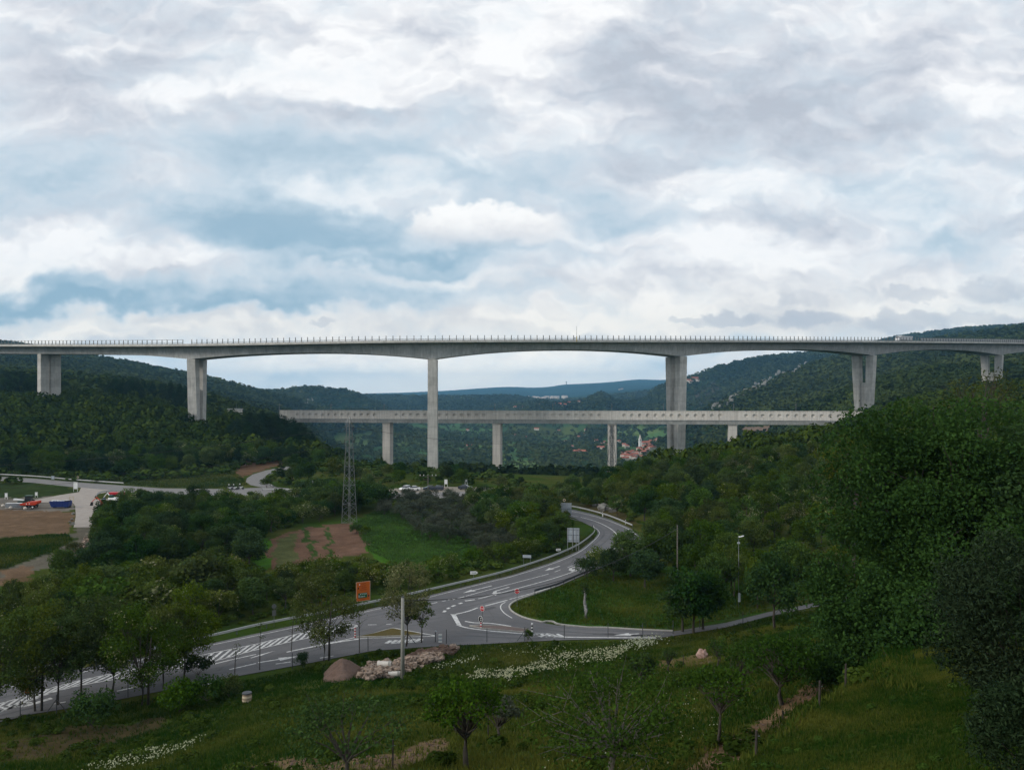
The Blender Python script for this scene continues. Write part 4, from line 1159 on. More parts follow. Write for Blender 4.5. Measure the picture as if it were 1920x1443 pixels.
PROTO = {}
def proto(key, H, rx, nl, lob, leaf, size, m, seed, forks=.4, r0=.16, bloom=0, flat=.75, low=-.35, cz=.66, rz=.36, fill=.35, bias=.45, bark='bark', thin=0, asp=.62, r_=(.3, .48)):
    rng = np.random.default_rng(seed)
    lobes = lobes_for(rng, lob, 0, H * cz, rx * .8, H * rz * .8, rx * r_[0], rx * r_[1], low)
    cm = crown_mesh('crown', rng, lobes, leaf, size, m, bloom, flat=flat, fill=fill, bias=bias, thin=thin, asp=asp)
    tm = trunk_mesh('trunk', rng, H, forks, lobes, r0, bark, nl)
    PROTO.setdefault(key, []).append((cm, tm, H))
for s in range(5):
    proto('broad', 8.5, 3.6, 12, 40, 4200, .34, 'mid', 10 + s, forks=.3, low=-.7, cz=.56, rz=.46, r_=(.16, .34), fill=.45)
    proto('deep', 8.0, 3.7, 12, 38, 4200, .36, 'deep', 20 + s, forks=.28, low=-.7, cz=.54, rz=.47, r_=(.16, .34), fill=.45)
    proto('locust', 9.0, 3.3, 16, 34, 3000, .30, 'yellow', 30 + s, forks=.33, low=-.7, cz=.60, rz=.42, bloom=.05, fill=.65, r_=(.16, .32))
for s in range(3):
    proto('bloom', 7.0, 3.0, 12, 30, 3000, .30, 'mid', 40 + s, forks=.28, low=-.6, bloom=.18, cz=.57, rz=.44, r_=(.16, .32))
    proto('shrub', 3.4, 2.4, 8, 22, 1700, .26, 'mid', 50 + s, forks=.1, r0=.06, low=-.3, cz=.5, rz=.5, r_=(.18, .36), fill=.5)
    proto('dshrub', 3.2, 2.5, 8, 22, 1700, .26, 'deep', 60 + s, forks=.1, r0=.06, low=-.3, cz=.5, rz=.5, r_=(.18, .36), fill=.5)
    proto('yshrub', 3.4, 2.3, 8, 22, 1500, .24, 'yellow', 70 + s, forks=.1, r0=.06, low=-.3, cz=.52, rz=.5, bloom=.06, r_=(.18, .36), fill=.55)
    proto('grey', 4.0, 2.5, 10, 20, 1700, .24, 'grey', 80 + s, forks=.12, r0=.08, low=-.4, cz=.54, rz=.47, fill=.7, r_=(.18, .36))
for s in range(3):
    # pines: tiers of drooping boughs up a straight stem
    rng = np.random.default_rng(90 + s); H = 12.0; lob = []
    for k in range(9):
        z = H * (.30 + .68 * k / 9); w = 2.7 * (1 - .82 * (k / 9) ** 1.3)
        for j in range(5 if k < 7 else 3):
            a = rng.random() * 6.28; rr_ = w * (.45 + .4 * rng.random()); lob.append((np.array([math.cos(a) * rr_, math.sin(a) * rr_, z + rng.normal() * .25]), .55 + w * .26))
    cm = crown_mesh('crown', rng, lob, 2600, .40, 'needle', 0, flat=.5, fill=.5, bias=.3, asp=.4)
    b = MB(); b.tube([(0, 0, -.4), (0, 0, H * .5), (0, 0, H * .96)], [.22, .16, .04], 7)
    for c, r in lob[::2]: b.tube([(0, 0, c[2] - .2), tuple(c)], [.06, .02], 4, cap=False)
    PROTO.setdefault('pine', []).append((cm, b.mesh('trunk', M['bark'], smooth=True), H))

NAMES = {'broad': ('broadleaf_tree', 'tree'), 'deep': ('broadleaf_tree', 'tree'), 'locust': ('locust_tree', 'tree'), 'bloom': ('blossoming_tree', 'tree'),
         'shrub': ('shrub', 'shrub'), 'dshrub': ('shrub', 'shrub'), 'yshrub': ('shrub', 'shrub'), 'grey': ('olive_shrub', 'shrub'), 'pine': ('pine_tree', 'tree')}
prng = np.random.default_rng(7)
def plant(kind, x, y, h, label, group=None, z=None, sw=1.0, parts=True, var=None):
    lst = PROTO[kind]; cm, tm, H = lst[int(prng.integers(len(lst))) if var is None else var]
    nm, cat = NAMES[kind]; s = h / H; z = tz1(x, y) if z is None else z
    rz = prng.random() * 6.283; sx = s * sw * (.9 + .2 * prng.random())
    if parts:
        t = thing(nm, label, cat, (x, y, z - .05), rz, group, (sx, sx, s))
        link('trunk', tm, t); link('crown', cm, t)
    else:
        t = link(nm, cm); t.location = (x, y, z - .05); t.rotation_euler = (0, 0, rz); t.scale = (sx, sx, s); tag(t, label, cat, group)
    return t

def scatter(poly, gap, n, seed):
    """random points in a ground outline at least gap apart"""
    rng = np.random.default_rng(seed); P0 = np.array([[p[0], p[1]] for p in poly]); lo_, hi_ = P0.min(0), P0.max(0)
    c = lo_ + rng.random((n * 14, 2)) * (hi_ - lo_); c = c[in_poly(c[:, 0], c[:, 1], poly)]
    grid = {}; out = []
    for p in c:
        k = (int(p[0] // gap), int(p[1] // gap)); ok = True
        for i in (-1, 0, 1):
            for j in (-1, 0, 1):
                for q in grid.get((k[0] + i, k[1] + j), ()):
                    if (q[0] - p[0]) ** 2 + (q[1] - p[1]) ** 2 < gap * gap: ok = False
        if ok:
            grid.setdefault(k, []).append(p); out.append(p)
            if len(out) >= n: break
    return np.array(out).reshape(-1, 2)
def off_road(pts, m):
    d = np.full(len(pts), 1e9)
    for poly in (MAINW, FARW, PADW, LOTW): d = np.minimum(d, d_poly(pts[:, 0], pts[:, 1], poly))
    return pts[d > m]

stuff_pts = []        # (x, y, height, spread, tone) of woodland that reads as one mass
def grove(poly, gap, n, seed, kinds, hr, label, group, clear=3.0, parts_d=200, limit=None, cap=None, toneb=.45):
    pts = off_road(scatter(poly, gap, n, seed), clear); c_ = 960 + F * pts[:, 0] / pts[:, 1]
    pts = pts[~((np.abs(c_ - 1270) < 30) & (pts[:, 1] < 125)) & ~((np.abs(c_ - 1385) < 20) & (pts[:, 1] < 116)) & ~((np.abs(c_ - 681) < 26) & (pts[:, 1] < 118))]
    rng = np.random.default_rng(seed + 1); pts = pts[np.argsort(np.hypot(pts[:, 0], pts[:, 1]))]
    zs = tz(pts[:, 0], pts[:, 1]); ks = [k for k, w in kinds for _ in range(w)]
    for i, (p, z) in enumerate(zip(pts, zs)):
        k = ks[int(rng.integers(len(ks)))]; h = hr[0] + (hr[1] - hr[0]) * rng.random()
        if cap:
            c_ = 960 + F * p[0] / p[1]; h = min(h, (HY - float(np.interp(c_, [q[0] for q in cap], [q[1] for q in cap]) + rng.normal() * 5)) / F * p[1] - z)
            if h < 1.6: continue
        if limit is not None and i >= limit:
            stuff_pts.append((p[0], p[1], h, .42, toneb + rng.normal() * .12)); continue
        lab = label[k] if isinstance(label, dict) else label
        grp = group + ' (' + k + ')' if isinstance(label, dict) else group
        plant(k, p[0], p[1], h, lab, grp if isinstance(label, str) else group + ', ' + NAMES[k][0].replace('_', ' '), z=z, parts=np.hypot(*p) < parts_d)
GP = lambda pts: [G(*p).to_2d() for p in pts]
def lab(where):
    return {'broad': 'fresh green broadleaf tree ' + where, 'deep': 'dark green broadleaf tree ' + where, 'locust': 'olive green locust with pale tufts ' + where,
            'bloom': 'cream-dotted flowering tree ' + where, 'shrub': 'green bush ' + where, 'dshrub': 'dark green bush ' + where, 'yshrub': 'yellowish green bush ' + where,
            'grey': 'grey-green olive shrub ' + where, 'pine': 'dark pine ' + where}

# belt between the guardrail and the building yard
grove(GP([(-120, 1258), (0, 1242), (200, 1212), (400, 1174), (600, 1136), (655, 1118), (660, 1072), (560, 1082), (480, 1086), (300, 1088), (120, 1112), (-120, 1165)]), 3.3, 150, 101,
      [('locust', 5), ('broad', 2), ('bloom', 1), ('deep', 1), ('shrub', 2), ('yshrub', 2)], (4.6, 8.0), lab('in the belt behind the far guardrail'), 'trees behind the far guardrail', 2.2, cap=[(0, 1085), (100, 1070), (250, 1045), (420, 1040), (480, 1062), (660, 1062), (700, 1055)])
# dark thicket beside the dirt track
grove(GP([(196, 985), (190, 1010), (160, 1045), (110, 1070), (110, 1092), (300, 1085), (480, 1075), (478, 1030), (500, 1005), (560, 985), (560, 965), (440, 955), (215, 945), (205, 965)]), 4.4, 130, 102,
      [('deep', 5), ('broad', 4), ('bloom', 1), ('locust', 1)], (4.5, 8.0), lab('in the thicket beside the dirt track'), 'trees in the thicket beside the dirt track', 2.0, cap=[(100, 1035), (180, 1000), (200, 930), (260, 903), (420, 908), (480, 940), (560, 950)])
# hedge below the far road
grove(GP([(430, 950), (640, 945), (650, 975), (560, 990), (500, 1000), (430, 985)]), 3.6, 40, 103, [('yshrub', 2), ('bloom', 2), ('shrub', 3), ('dshrub', 2)], (3.2, 5.5), lab('in the hedge below the far road'), 'hedge plants below the far road', 2.0)
# strip along the guardrail from the orange sign to the bend
grove(GP([(672, 1118), (780, 1098), (905, 1070), (1035, 1032), (1075, 1012), (1060, 990), (1000, 1035), (900, 1050), (800, 1082), (700, 1088)]), 3.2, 70, 104,
      [('yshrub', 4), ('shrub', 3), ('bloom', 1), ('grey', 1)], (2.2, 4.6), lab('above the guardrail right of the orange board'), 'bushes above the guardrail', 2.0, cap=[(660, 1050), (760, 1045), (860, 1035), (950, 1010), (1020, 990), (1080, 985)])
grove(GP([(520, 1085), (560, 1062), (640, 1055), (700, 1050), (690, 1080), (660, 1110), (560, 1100)]), 3.4, 26, 105, [('yshrub', 5), ('locust', 2)], (3.2, 5.2), lab('between ploughed plot and orange board'), 'plants behind the orange board', 2.0, cap=[(500, 1062), (560, 1048), (640, 1044), (700, 1040)])
# grey olive grove on the meadow
grove(GP([(712, 955), (760, 940), (880, 945), (900, 975), (885, 1020), (860, 1032), (800, 1020), (760, 990), (720, 972)]), 3.6, 70, 106, [('grey', 1)], (3.2, 4.6), 'grey-green olive shrub in the grove beside the bright meadow', 'olive shrubs beside the meadow', 1.0)
grove(GP([(880, 1030), (905, 1005), (960, 1000), (965, 1030), (900, 1050)]), 3.4, 14, 107, [('grey', 1)], (3, 4.2), 'grey-green olive shrub in the small group above the guardrail', 'olive shrubs above the guardrail', 1.0)
# trees inside the bend
grove(GP([(870, 950), (960, 942), (1035, 968), (1060, 985), (1085, 1008), (1020, 1035), (960, 1030), (900, 1000)]), 4.2, 48, 108, [('locust', 2), ('broad', 3), ('bloom', 2), ('deep', 2)], (5.0, 8.2), lab('in the clump inside the road bend'), 'trees inside the road bend', 2.6, cap=[(860, 930), (900, 908), (1000, 905), (1040, 925), (1090, 965)])
# around the pylon and below the far road
grove(GP([(560, 938), (650, 938), (720, 938), (730, 952), (690, 962), (640, 975), (560, 960)]), 4.2, 22, 109, [('deep', 3), ('broad', 2), ('dshrub', 1)], (4.5, 8), lab('around the foot of the near lattice pylon'), 'trees around the near pylon', 2)
# woods behind the parking place, as far as the valley edge
grove(hitpoly([(505, 905), (520, 885), (585, 872), (700, 876), (800, 884), (900, 892), (1010, 908), (1010, 915), (900, 911), (700, 912), (560, 914)]), 6.0, 150, 110,
      [('deep', 5), ('broad', 3), ('pine', 2), ('locust', 1)], (6, 10.5), lab('in the wood between parking place and viaduct piers'), 'trees behind the parking place', 3.0, limit=40, cap=[(500, 830), (600, 815), (640, 870), (720, 868), (800, 880), (850, 868), (920, 892), (1010, 890)])
# rise right of the bend
grove(hitpoly([(1098, 950), (1060, 933), (1130, 912), (1200, 893), (1300, 868), (1400, 847), (1640, 824), (1680, 1000), (1640, 1110), (1560, 1112), (1440, 1135), (1330, 1150), (1290, 1110), (1180, 1098), (1150, 1072), (1180, 1050), (1200, 1030), (1206, 1006), (1190, 985), (1150, 966)]), 5.4, 260, 111,
      [('broad', 5), ('deep', 2), ('locust', 4), ('bloom', 2)], (5.5, 9.0), lab('on the wooded rise right of the road bend'), 'trees on the rise right of the bend', 3.2, limit=165, cap=[(1060, 898), (1150, 872), (1200, 850), (1250, 842), (1300, 836), (1400, 815), (1560, 797), (1700, 765)])
grove(hitpoly([(1020, 938), (1060, 928), (1110, 942), (1098, 952), (1050, 945)]), 3.6, 14, 112, [('yshrub', 2), ('shrub', 2), ('broad', 1)], (3, 5), lab('at the top of the cutting behind the bend'), 'plants above the road cutting', 3)
# slope on the left under the viaduct
LS = [at_d(px, d).to_2d() for px, d in ((-180, 276), (60, 284), (200, 286), (330, 300), (440, 326), (560, 350), (640, 372), (640, 470), (560, 520), (440, 545), (200, 560), (0, 560), (-180, 520))]
grove(LS, 5.6, 1350, 113, [('deep', 5), ('broad', 4), ('pine', 4), ('bloom', 1)], (6.5, 10.5), lab('on the wooded slope under the left piers'), 'trees on the slope under the left piers', 4.0, limit=75, toneb=.3, cap=[(-100, 735), (60, 738), (120, 742), (180, 735), (300, 755), (360, 782), (390, 786), (430, 775), (470, 768), (530, 775), (600, 800), (650, 850)])
LS2 = [at_d(px, d).to_2d() for px, d in ((430, 380), (560, 372), (590, 430), (560, 465), (480, 470), (430, 440))]
grove(LS2, 4.6, 75, 114, [('pine', 1)], (12, 19), 'dark pine in the stand at the left end of the railway deck', 'pines at the left end of the railway deck', 3, cap=[(430, 790), (455, 772), (500, 768), (530, 774), (560, 790)])
LS3 = [at_d(px, d).to_2d() for px, d in ((200, 540), (380, 540), (400, 640), (180, 640))]
grove(LS3, 5.5, 70, 115, [('pine', 1)], (11, 16), 'tall dark pine in the wood between the two left piers', 'pines between the left piers', 3, cap=[(150, 715), (220, 705), (300, 700), (345, 712), (400, 722), (450, 740)])
LS4 = [at_d(px, d).to_2d() for px, d in ((-120, 500), (60, 510), (130, 560), (60, 640), (-120, 640))]
grove(LS4, 6, 60, 116, [('pine', 2), ('deep', 1)], (11, 16), lab('in the wood behind the twin-column pier'), 'trees behind the twin-column pier', 3, cap=[(-100, 690), (60, 692), (120, 705), (200, 715)])
# single bushes along the far road and yard
for px, py, h, k, l in ((210, 888, 4.5, 'dshrub', 'rounded dark bush on the verge behind the bright yard road'), (233, 892, 6, 'dshrub', 'largest dark round bush on the verge, right of the yellowish one'), (195, 884, 5, 'yshrub', 'yellowish bush on the verge behind the yard road'),
                        (265, 893, 3.5, 'yshrub', 'low yellowish bush on the verge left of the motorcycles'), (500, 915, 3.5, 'shrub', 'green bush inside the hairpin of the climbing road'), (548, 906, 5.5, 'broad', 'green tree inside the hairpin of the climbing road'),
                        (675, 905, 6, 'locust', 'pale yellow-green tree just right of the near pylon'), (690, 912, 6.5, 'bloom', 'pale flowering tree beside the white van'), (727, 866, 9, 'pine', 'dark pine against the leftmost railway pier'),
                        (742, 868, 8, 'pine', 'dark pine between the leftmost railway pier and the tall pier'), (1010, 925, 4.2, 'bloom', 'bush with reddish white blossom beside the road end'), (940, 925, 6, 'locust', 'yellow-green tree right of the parked cars')):
    p = hit(px, py); plant(k, p.x, p.y, h, l, z=p.z)

# low scrub between the trees
scrub = []
for poly, gap, n, sd in ((GP([(-120, 1262), (0, 1246), (200, 1216), (400, 1178), (600, 1140), (660, 1122), (660, 1072), (480, 1086), (300, 1088), (120, 1112), (-120, 1165)]), 1.5, 1300, 301),
                         (GP([(190, 1010), (160, 1045), (110, 1092), (480, 1075), (478, 1030), (500, 1005), (560, 985), (560, 945), (430, 940), (215, 940), (200, 975)]), 2.0, 1200, 302),
                         (GP([(672, 1120), (780, 1102), (905, 1074), (1035, 1036), (1080, 1014), (1060, 990), (1000, 1035), (900, 1050), (800, 1072), (690, 1062)]), 1.5, 500, 303),
                         (hitpoly([(505, 905), (520, 885), (585, 872), (700, 876), (800, 884), (900, 892), (1010, 908), (1060, 930), (1010, 925), (900, 911), (700, 912), (560, 914)]), 3.2, 700, 304),
                         (hitpoly([(1098, 950), (1060, 933), (1130, 912), (1200, 893), (1300, 868), (1400, 847), (1640, 824), (1680, 1000), (1640, 1100), (1560, 1100), (1440, 1110), (1330, 1120), (1280, 1090), (1200, 1075), (1180, 1050), (1210, 1030), (1206, 1006), (1190, 985), (1150, 960)]), 2.6, 1500, 305),
                         ([at_d(px, d).to_2d() for px, d in ((-200, 262), (60, 268), (240, 272), (430, 300), (455, 330), (560, 350), (640, 400), (560, 500), (200, 540), (-200, 500))], 3.6, 2600, 306)):
    pts = off_road(scatter(poly, gap, n, sd), 1.6); z_ = tz(pts[:, 0], pts[:, 1]); r_ = np.random.default_rng(sd)
    for p_, zz in zip(pts, z_):
        k_ = min(2.0, max(.6, math.hypot(*p_) / 170)); h_ = (.5 + 1.1 * r_.random()) * k_; scrub.append((p_[0], p_[1], zz - .1, h_ * (1.3 + .5 * r_.random()), h_, .45 + r_.normal() * .2))
scrub = np.array(scrub)
# ------------------------------------------------------------------ woodland that reads as one mass
def clump_protos(nq, n=6, seed=5):
    out = []
    for k in range(n):
        rng = np.random.default_rng(seed + k); d = rng.normal(size=(nq, 3)); d[:, 2] = np.abs(d[:, 2]) * .9 - .25; d /= np.linalg.norm(d, axis=1, keepdims=True)
        p = d * (.75 + .35 * rng.random((nq, 1))) * np.array([.5, .5, .55]); p[:, 2] += .5
        V, Q = leaves(rng, p, .62 if nq < 30 else .40 if nq < 80 else .25, d + np.array([0, 0, .3]), .62, asp=.85); out.append(V.reshape(nq, 4, 3))
    return out
def wood(name, pts, nq, mt, label=None, tones=None, seed=3):
    """pts: x, y, z, width, height"""
    rng = np.random.default_rng(seed); pr = np.stack(clump_protos(nq)); n = len(pts); which = rng.integers(len(pr), size=n)
    V = pr[which]; a = rng.random(n) * 6.283; c, s = np.cos(a)[:, None, None, None], np.sin(a)[:, None, None, None]
    X = V[..., 0:1] * c - V[..., 1:2] * s; Y = V[..., 0:1] * s + V[..., 1:2] * c; Z = V[..., 2:3]
    w = pts[:, 3][:, None, None, None]; h = pts[:, 4][:, None, None, None]
    W = np.concatenate([X * w + pts[:, 0][:, None, None, None], Y * w + pts[:, 1][:, None, None, None], Z * h + pts[:, 2][:, None, None, None]], -1)
    t = np.clip((tones if tones is not None else np.full(n, .45))[:, None] + rng.normal(size=(n, nq)) * .13, 0, 1)
    me = np_mesh(name, W.reshape(-1, 3), quads=np.arange(n * nq * 4).reshape(-1, 4), mats=[mt], attrs=[('tint', 'FACE', 'FLOAT', t)])
    return tag(link(name, me), label, None, None, 'stuff')
_nr = np.hypot(scrub[:, 0], scrub[:, 1]) < 230
wood('undergrowth', scrub[_nr][:, :5], 110, L_['far'], 'low scrub and brambles filling the ground between the nearer trees', scrub[_nr][:, 5], 12)
wood('undergrowth', scrub[~_nr][:, :5], 46, L_['far'], 'low scrub on the slopes beyond the far road', scrub[~_nr][:, 5], 13)
_hp = scatter([at_d(px, d).to_2d() for px, d in ((1650, 95), (1640, 180), (1640, 320), (1700, 430), (2300, 430), (2500, 200), (2300, 80), (1900, 75))], 5.2, 900, 401)
_hz = tz(_hp[:, 0], _hp[:, 1]); _r = np.random.default_rng(402); _hh = 5 + 4 * _r.random(len(_hp))
wood('slope_woodland', np.stack([_hp[:, 0], _hp[:, 1], _hz - .3, _hh * .85, _hh], 1), 110, L_['far'], 'wood on the slope behind the great maple', .45 + _r.normal(size=len(_hp)) * .15, 403)
if stuff_pts:
    q = np.array(stuff_pts); z = tz(q[:, 0], q[:, 1])
    k = seen(q[:, 0], q[:, 1], 12)
    q, z = q[k], z[k]
    wood('slope_woodland', np.stack([q[:, 0], q[:, 1], z - .3, q[:, 2] * .78, q[:, 2]], 1), 90, L_['far'], 'continuous dark wood covering the left slope under the viaduct', q[:, 4])

def hills(d0, d1, size, seed, radial=1.7, hk=.9, margin=6):
    """trees of a given angular size over the hills between two distances"""
    rng = np.random.default_rng(seed); na_ = int(1.62 / size / .82); nr_ = int(math.log(d1 / d0) / (size * radial))
    A = (np.arange(na_)[None, :] + rng.random((nr_, na_))) / na_ * 1.62 - .81
    D = d0 * np.exp((np.arange(nr_)[:, None] + rng.random((nr_, na_))) / nr_ * math.log(d1 / d0))
    a, d = A.ravel(), D.ravel(); x, y = d * np.sin(a), d * np.cos(a)
    w = np.maximum(5.5, size * d) * (.65 + .9 * rng.random(len(d)) ** 1.6)
    k = seen(x, y, w * 1.2); return x[k], y[k], w[k]
def open_land(x, y, z):
    """how open the land is: 1 on valley fields and bare places"""
    r = np.hypot(x, y); px = 960 + F * x / y
    v = smst(-z, 78, 98) * smst(r, 650, 800) * (1 - smst(r, 2500, 3000))
    n = fbm(x / 120, y / 200, 3, 15)
    return v * smst(n, -.26, .02)
SCARS = [hitpoly(p) for p in ([(569, 762), (573, 752), (587, 738), (593, 737), (589, 743), (578, 757)], [(553, 738), (564, 734), (566, 737), (555, 739)], [(1390, 800), (1450, 794), (1440, 812), (1395, 815)])]
ROCKY = hitpoly([(1325, 772), (1385, 738), (1440, 708), (1512, 680), (1520, 688), (1450, 722), (1390, 752), (1340, 778)])
fx, fy, fw = hills(430, 900, .0085, 61, 1.1); gx_, gy_, gw_ = hills(900, 1900, .0056, 62, 1.5); hx_, hy_, hw_ = hills(1900, 4300, .0042, 63, 2.2)
X_ = np.concatenate([fx, gx_, hx_]); Y_ = np.concatenate([fy, gy_, hy_]); W_ = np.concatenate([fw, gw_, hw_]); Z_ = tz(X_, Y_)
rng = np.random.default_rng(9)
keep = rng.random(len(X_)) > open_land(X_, Y_, Z_) * .80
for sc in SCARS: keep &= ~in_poly(X_, Y_, sc)
inr = in_poly(X_, Y_, ROCKY); keep &= ~(inr & (rng.random(len(X_)) < .6))
lsp = in_poly(X_, Y_, LS); keep &= ~lsp
PXc = 960 + F * X_ / Y_
keep &= ~((Y_ < 560) & (PXc > 560) & (PXc < 1130) & (rng.random(len(X_)) < .35))
X_, Y_, Z_, W_ = X_[keep], Y_[keep], Z_[keep], W_[keep]
tn = .46 + fbm(X_ / 130, Y_ / 220, 4, 91) * 1.5 + rng.normal(size=len(X_)) * .17
tn += .32 * smst(-Z_, 80, 100) - .1 * smst(np.hypot(X_, Y_), 2200, 3000)
near = np.hypot(X_, Y_) < 900
wood('near_hill_forest', np.stack([X_, Y_, Z_ - W_ * .1, W_, W_ * .95], 1)[near], 40, L_['far'], 'forest on the nearest slopes behind the viaducts', tn[near], 4)
wood('hill_forest', np.stack([X_, Y_, Z_ - W_ * .12, W_, W_ * .85], 1)[~near], 15, L_['far'], 'forest covering the hills and dotting the valley fields', tn[~near], 6)
# limestone blocks of the rocky spur
rk = MB(); rr2 = np.random.default_rng(12)
rp_ = scatter(ROCKY, 6, 420, 33); rz_ = tz(rp_[:, 0], rp_[:, 1])
for p, z in zip(rp_, rz_):
    s = 2.5 + rr2.random() * 5; n = 7
    base = [(math.cos(6.28 * k / n) * s * (.7 + .5 * rr2.random()), math.sin(6.28 * k / n) * s * (.5 + .4 * rr2.random())) for k in range(n)]
    hgt = s * (.7 + .9 * rr2.random()); b = [(p[0] + u, p[1] + v, z - 1) for u, v in base]; t_ = [(p[0] + u * .65 + rr2.normal() * .3, p[1] + v * .65, z + hgt * (.6 + .4 * rr2.random())) for u, v in base]
    rk.add(b + t_, [(k, (k + 1) % n, n + (k + 1) % n, n + k) for k in range(n)] + [tuple(range(n, 2 * n))])
tag(rk.build('rocks', M['rock']), 'pale limestone crags along the spur ridge', kind='stuff')
tag(ground, kind='structure')
# ------------------------------------------------------------------ trees and plants one can point at
def big_tree(name, label, cat, x, y, z, H, rx, cz, rz, lob, nleaf, size, m, seed, forks, r0, r_=(.2, .34), low=-.7, asp=.6, bias=.4, fill=.25, extra=(), flat=.8, bloom=0, bark='bark', nb=None, thin=0.0, ry=1.0, group=None):
    rng = np.random.default_rng(seed)
    lobes = lobes_for(rng, lob, 0, H * cz, rx * .84, H * rz * .84, rx * r_[0], rx * r_[1], low)
    for (ex, ey, ez, er) in extra: lobes.append((np.array([ex, ey, ez], float), er))
    t = thing(name, label, cat, (x, y, z - .05), 0, group)
    link('trunk', trunk_mesh('trunk', rng, H, forks, lobes, r0, bark, nb), t)
    link('crown', crown_mesh('crown', rng, lobes, nleaf, size, m, bloom, bias=bias, flat=flat, fill=fill, asp=asp, thin=thin), t)
    return t
# the great maple on the right and the laurel in front of it
p = at_d(1795, 47); zb = p.z
_sk = np.random.default_rng(77); SK = []
for _k in range(70):
    _a = math.pi * (.86 + .80 * _sk.random()); _r = 6.0 + 1.9 * _sk.random(); _h = .3 + 5.5 * _sk.random() ** 1.3
    SK.append((math.cos(_a) * _r, math.sin(_a) * _r * 1.05, _h + (tz1(p.x + math.cos(_a) * _r, p.y + math.sin(_a) * _r) - zb) * .8, .95 + .7 * _sk.random()))
for _k in range(60):
    _a = math.pi * (1.22 + .55 * _sk.random()); _r = 7.5 + 5.0 * _sk.random(); _x, _y = math.cos(_a) * _r * .9, math.sin(_a) * _r
    SK.append((_x, _y, tz1(p.x + _x, p.y + _y) - zb + .2 + 3.2 * _sk.random() * (13 - _r) / 5.5, .8 + .6 * _sk.random()))
big_tree('maple_tree', 'huge dense green maple filling the right side of the photo', 'tree', p.x, p.y, zb, 14.5, 8.0, .49, .54, 150, 175000, .21, 'maple', 201, .22, .42, (.10, .20), low=-1,
         extra=SK + [(-6.7, 0, 11.6, 1.35), (-5.7, 0, 12.9, 1.2), (-7.3, 0, 9.6, 1.35), (-7.7, -1, 7.6, 1.3), (-6.6, -1, 6.6, 1.4), (-7.3, 0, 4.4, 1.3), (-7.2, -1, 2.6, 1.2), (-6.6, 0, 1.2, 1.1), (-5.8, -1, 10.2, 1.4), (-6.2, 0, 8.6, 1.3), (-4.4, 0, 12.8, 1.2), (-3.0, 0, 13.6, 1.1), (-1, -2, 13.5, 1.2), (1.2, 0, 13.6, 1.2), (3.2, 0, 13.3, 1.3), (5.6, 0, 12.6, 1.4), (6.8, 0, 11.6, 1.4), (-5.4, -2, .8, 1.1), (-4, -3, .4, 1.2), (-2.4, -4, .2, 1.2), (-.6, -5, .3, 1.3), (1.4, -5.5, .6, 1.3), (3.4, -5.5, 1.0, 1.4)], nb=60)
p = at_d(1915, 23)
big_tree('laurel_bush', 'tall dark bush with narrow leaves at the lower right edge', 'bush', p.x, p.y, p.z, 5.5, 2.75, .46, .56, 120, 30000, .15, 'laurel', 202, .12, .06, (.14, .26), low=-1, asp=.3, bias=.25, fill=.5, nb=30)
p = at_d(1945, 15.5)
big_tree('laurel_bush', 'lower dark bush filling the bottom right corner under the tall narrow-leaved one', 'bush', p.x, p.y, p.z, 2.9, 1.35, .48, .56, 70, 14000, .11, 'laurel', 206, .12, .04, (.16, .28), low=-1, asp=.3, bias=.25, fill=.5, nb=20)
p = at_d(1985, 44)
big_tree('broadleaf_tree', 'green tree behind the dark laurel at the right edge', 'tree', p.x, p.y, p.z, 11.6, 6.0, .52, .5, 90, 42000, .24, 'maple', 203, .25, .3, (.13, .24), low=-1, nb=30)
def at_px(px, py): return hit(px, py)
# sparse tree whose bare twigs rise before the rightmost pier
p = at_d(1838, 62)
big_tree('locust_tree', 'thin-twigged sparse tree rising above the maple in front of the rightmost pier', 'tree', p.x, p.y, p.z, 21.0, 3.0, .82, .16, 18, 1100, .20, 'yellow', 204, .70, .2, (.24, .4), low=-.9, fill=.7, thin=.2)
p = at_d(1600, 70)
big_tree('locust_tree', 'sparse twiggy tree reaching over the right end of the railway deck', 'tree', p.x, p.y, p.z, 18.6, 3.4, .83, .14, 16, 2600, .22, 'yellow', 205, .66, .18, (.22, .36), low=-.9, fill=.7, thin=.1)
# locusts along the near side of the road
def road_locust(px, py, H, rx, label, seed, m='yellow', bloom=.05, twin=False, leaf=8600, size=.22, cz=.57, rz=.47, forks=.26, r0=.10, thin=.0, lob=46, d=None):
    p = at_px(px, py) if d is None else at_d(px, d); rx *= 1.14
    t = big_tree('locust_tree', label, 'tree', p.x, p.y, p.z, H, rx, cz, rz, lob, leaf, size, m, seed, forks, r0, (.13, .27), low=-1, fill=.65, bloom=bloom, thin=thin, nb=22)
    if twin:
        b = MB(); b.tube([(.55, .1, -.4), (.62, .1, H * .3), (.9, 0, H * .62)], [.12, .10, .05], 6); b.build('trunk', M['bark'], t, smooth=True)
    return t
road_locust(607, 1240, 11.4, 4.0, 'leafy locust tree standing between the road and the earth heap', 211, twin=True)
road_locust(266, 1322, 10.6, 4.0, 'large locust tree over the hatched road, left of the dark round bush', 212, 'mid', twin=True)
road_locust(345, 1272, 10.2, 3.6, 'locust with several stems rising beside the middle of the hatched lane', 213)
road_locust(152, 1306, 11.0, 3.8, 'multi-stemmed locust, third from the left photo edge along the road', 214, 'mid')
road_locust(66, 1336, 11.5, 3.9, 'locust with twin dark trunks near the lower left corner', 215, twin=True)
road_locust(-6, 1352, 11.5, 3.8, 'locust cut by the left photo edge', 216, 'mid')
road_locust(108, 1324, 10.0, 3.3, 'locust between the twin-trunked one and the multi-stemmed one at the left', 220, 'mid')
road_locust(306, 1292, 9.2, 3.2, 'locust between the large one and the one beside the hatched lane', 221)
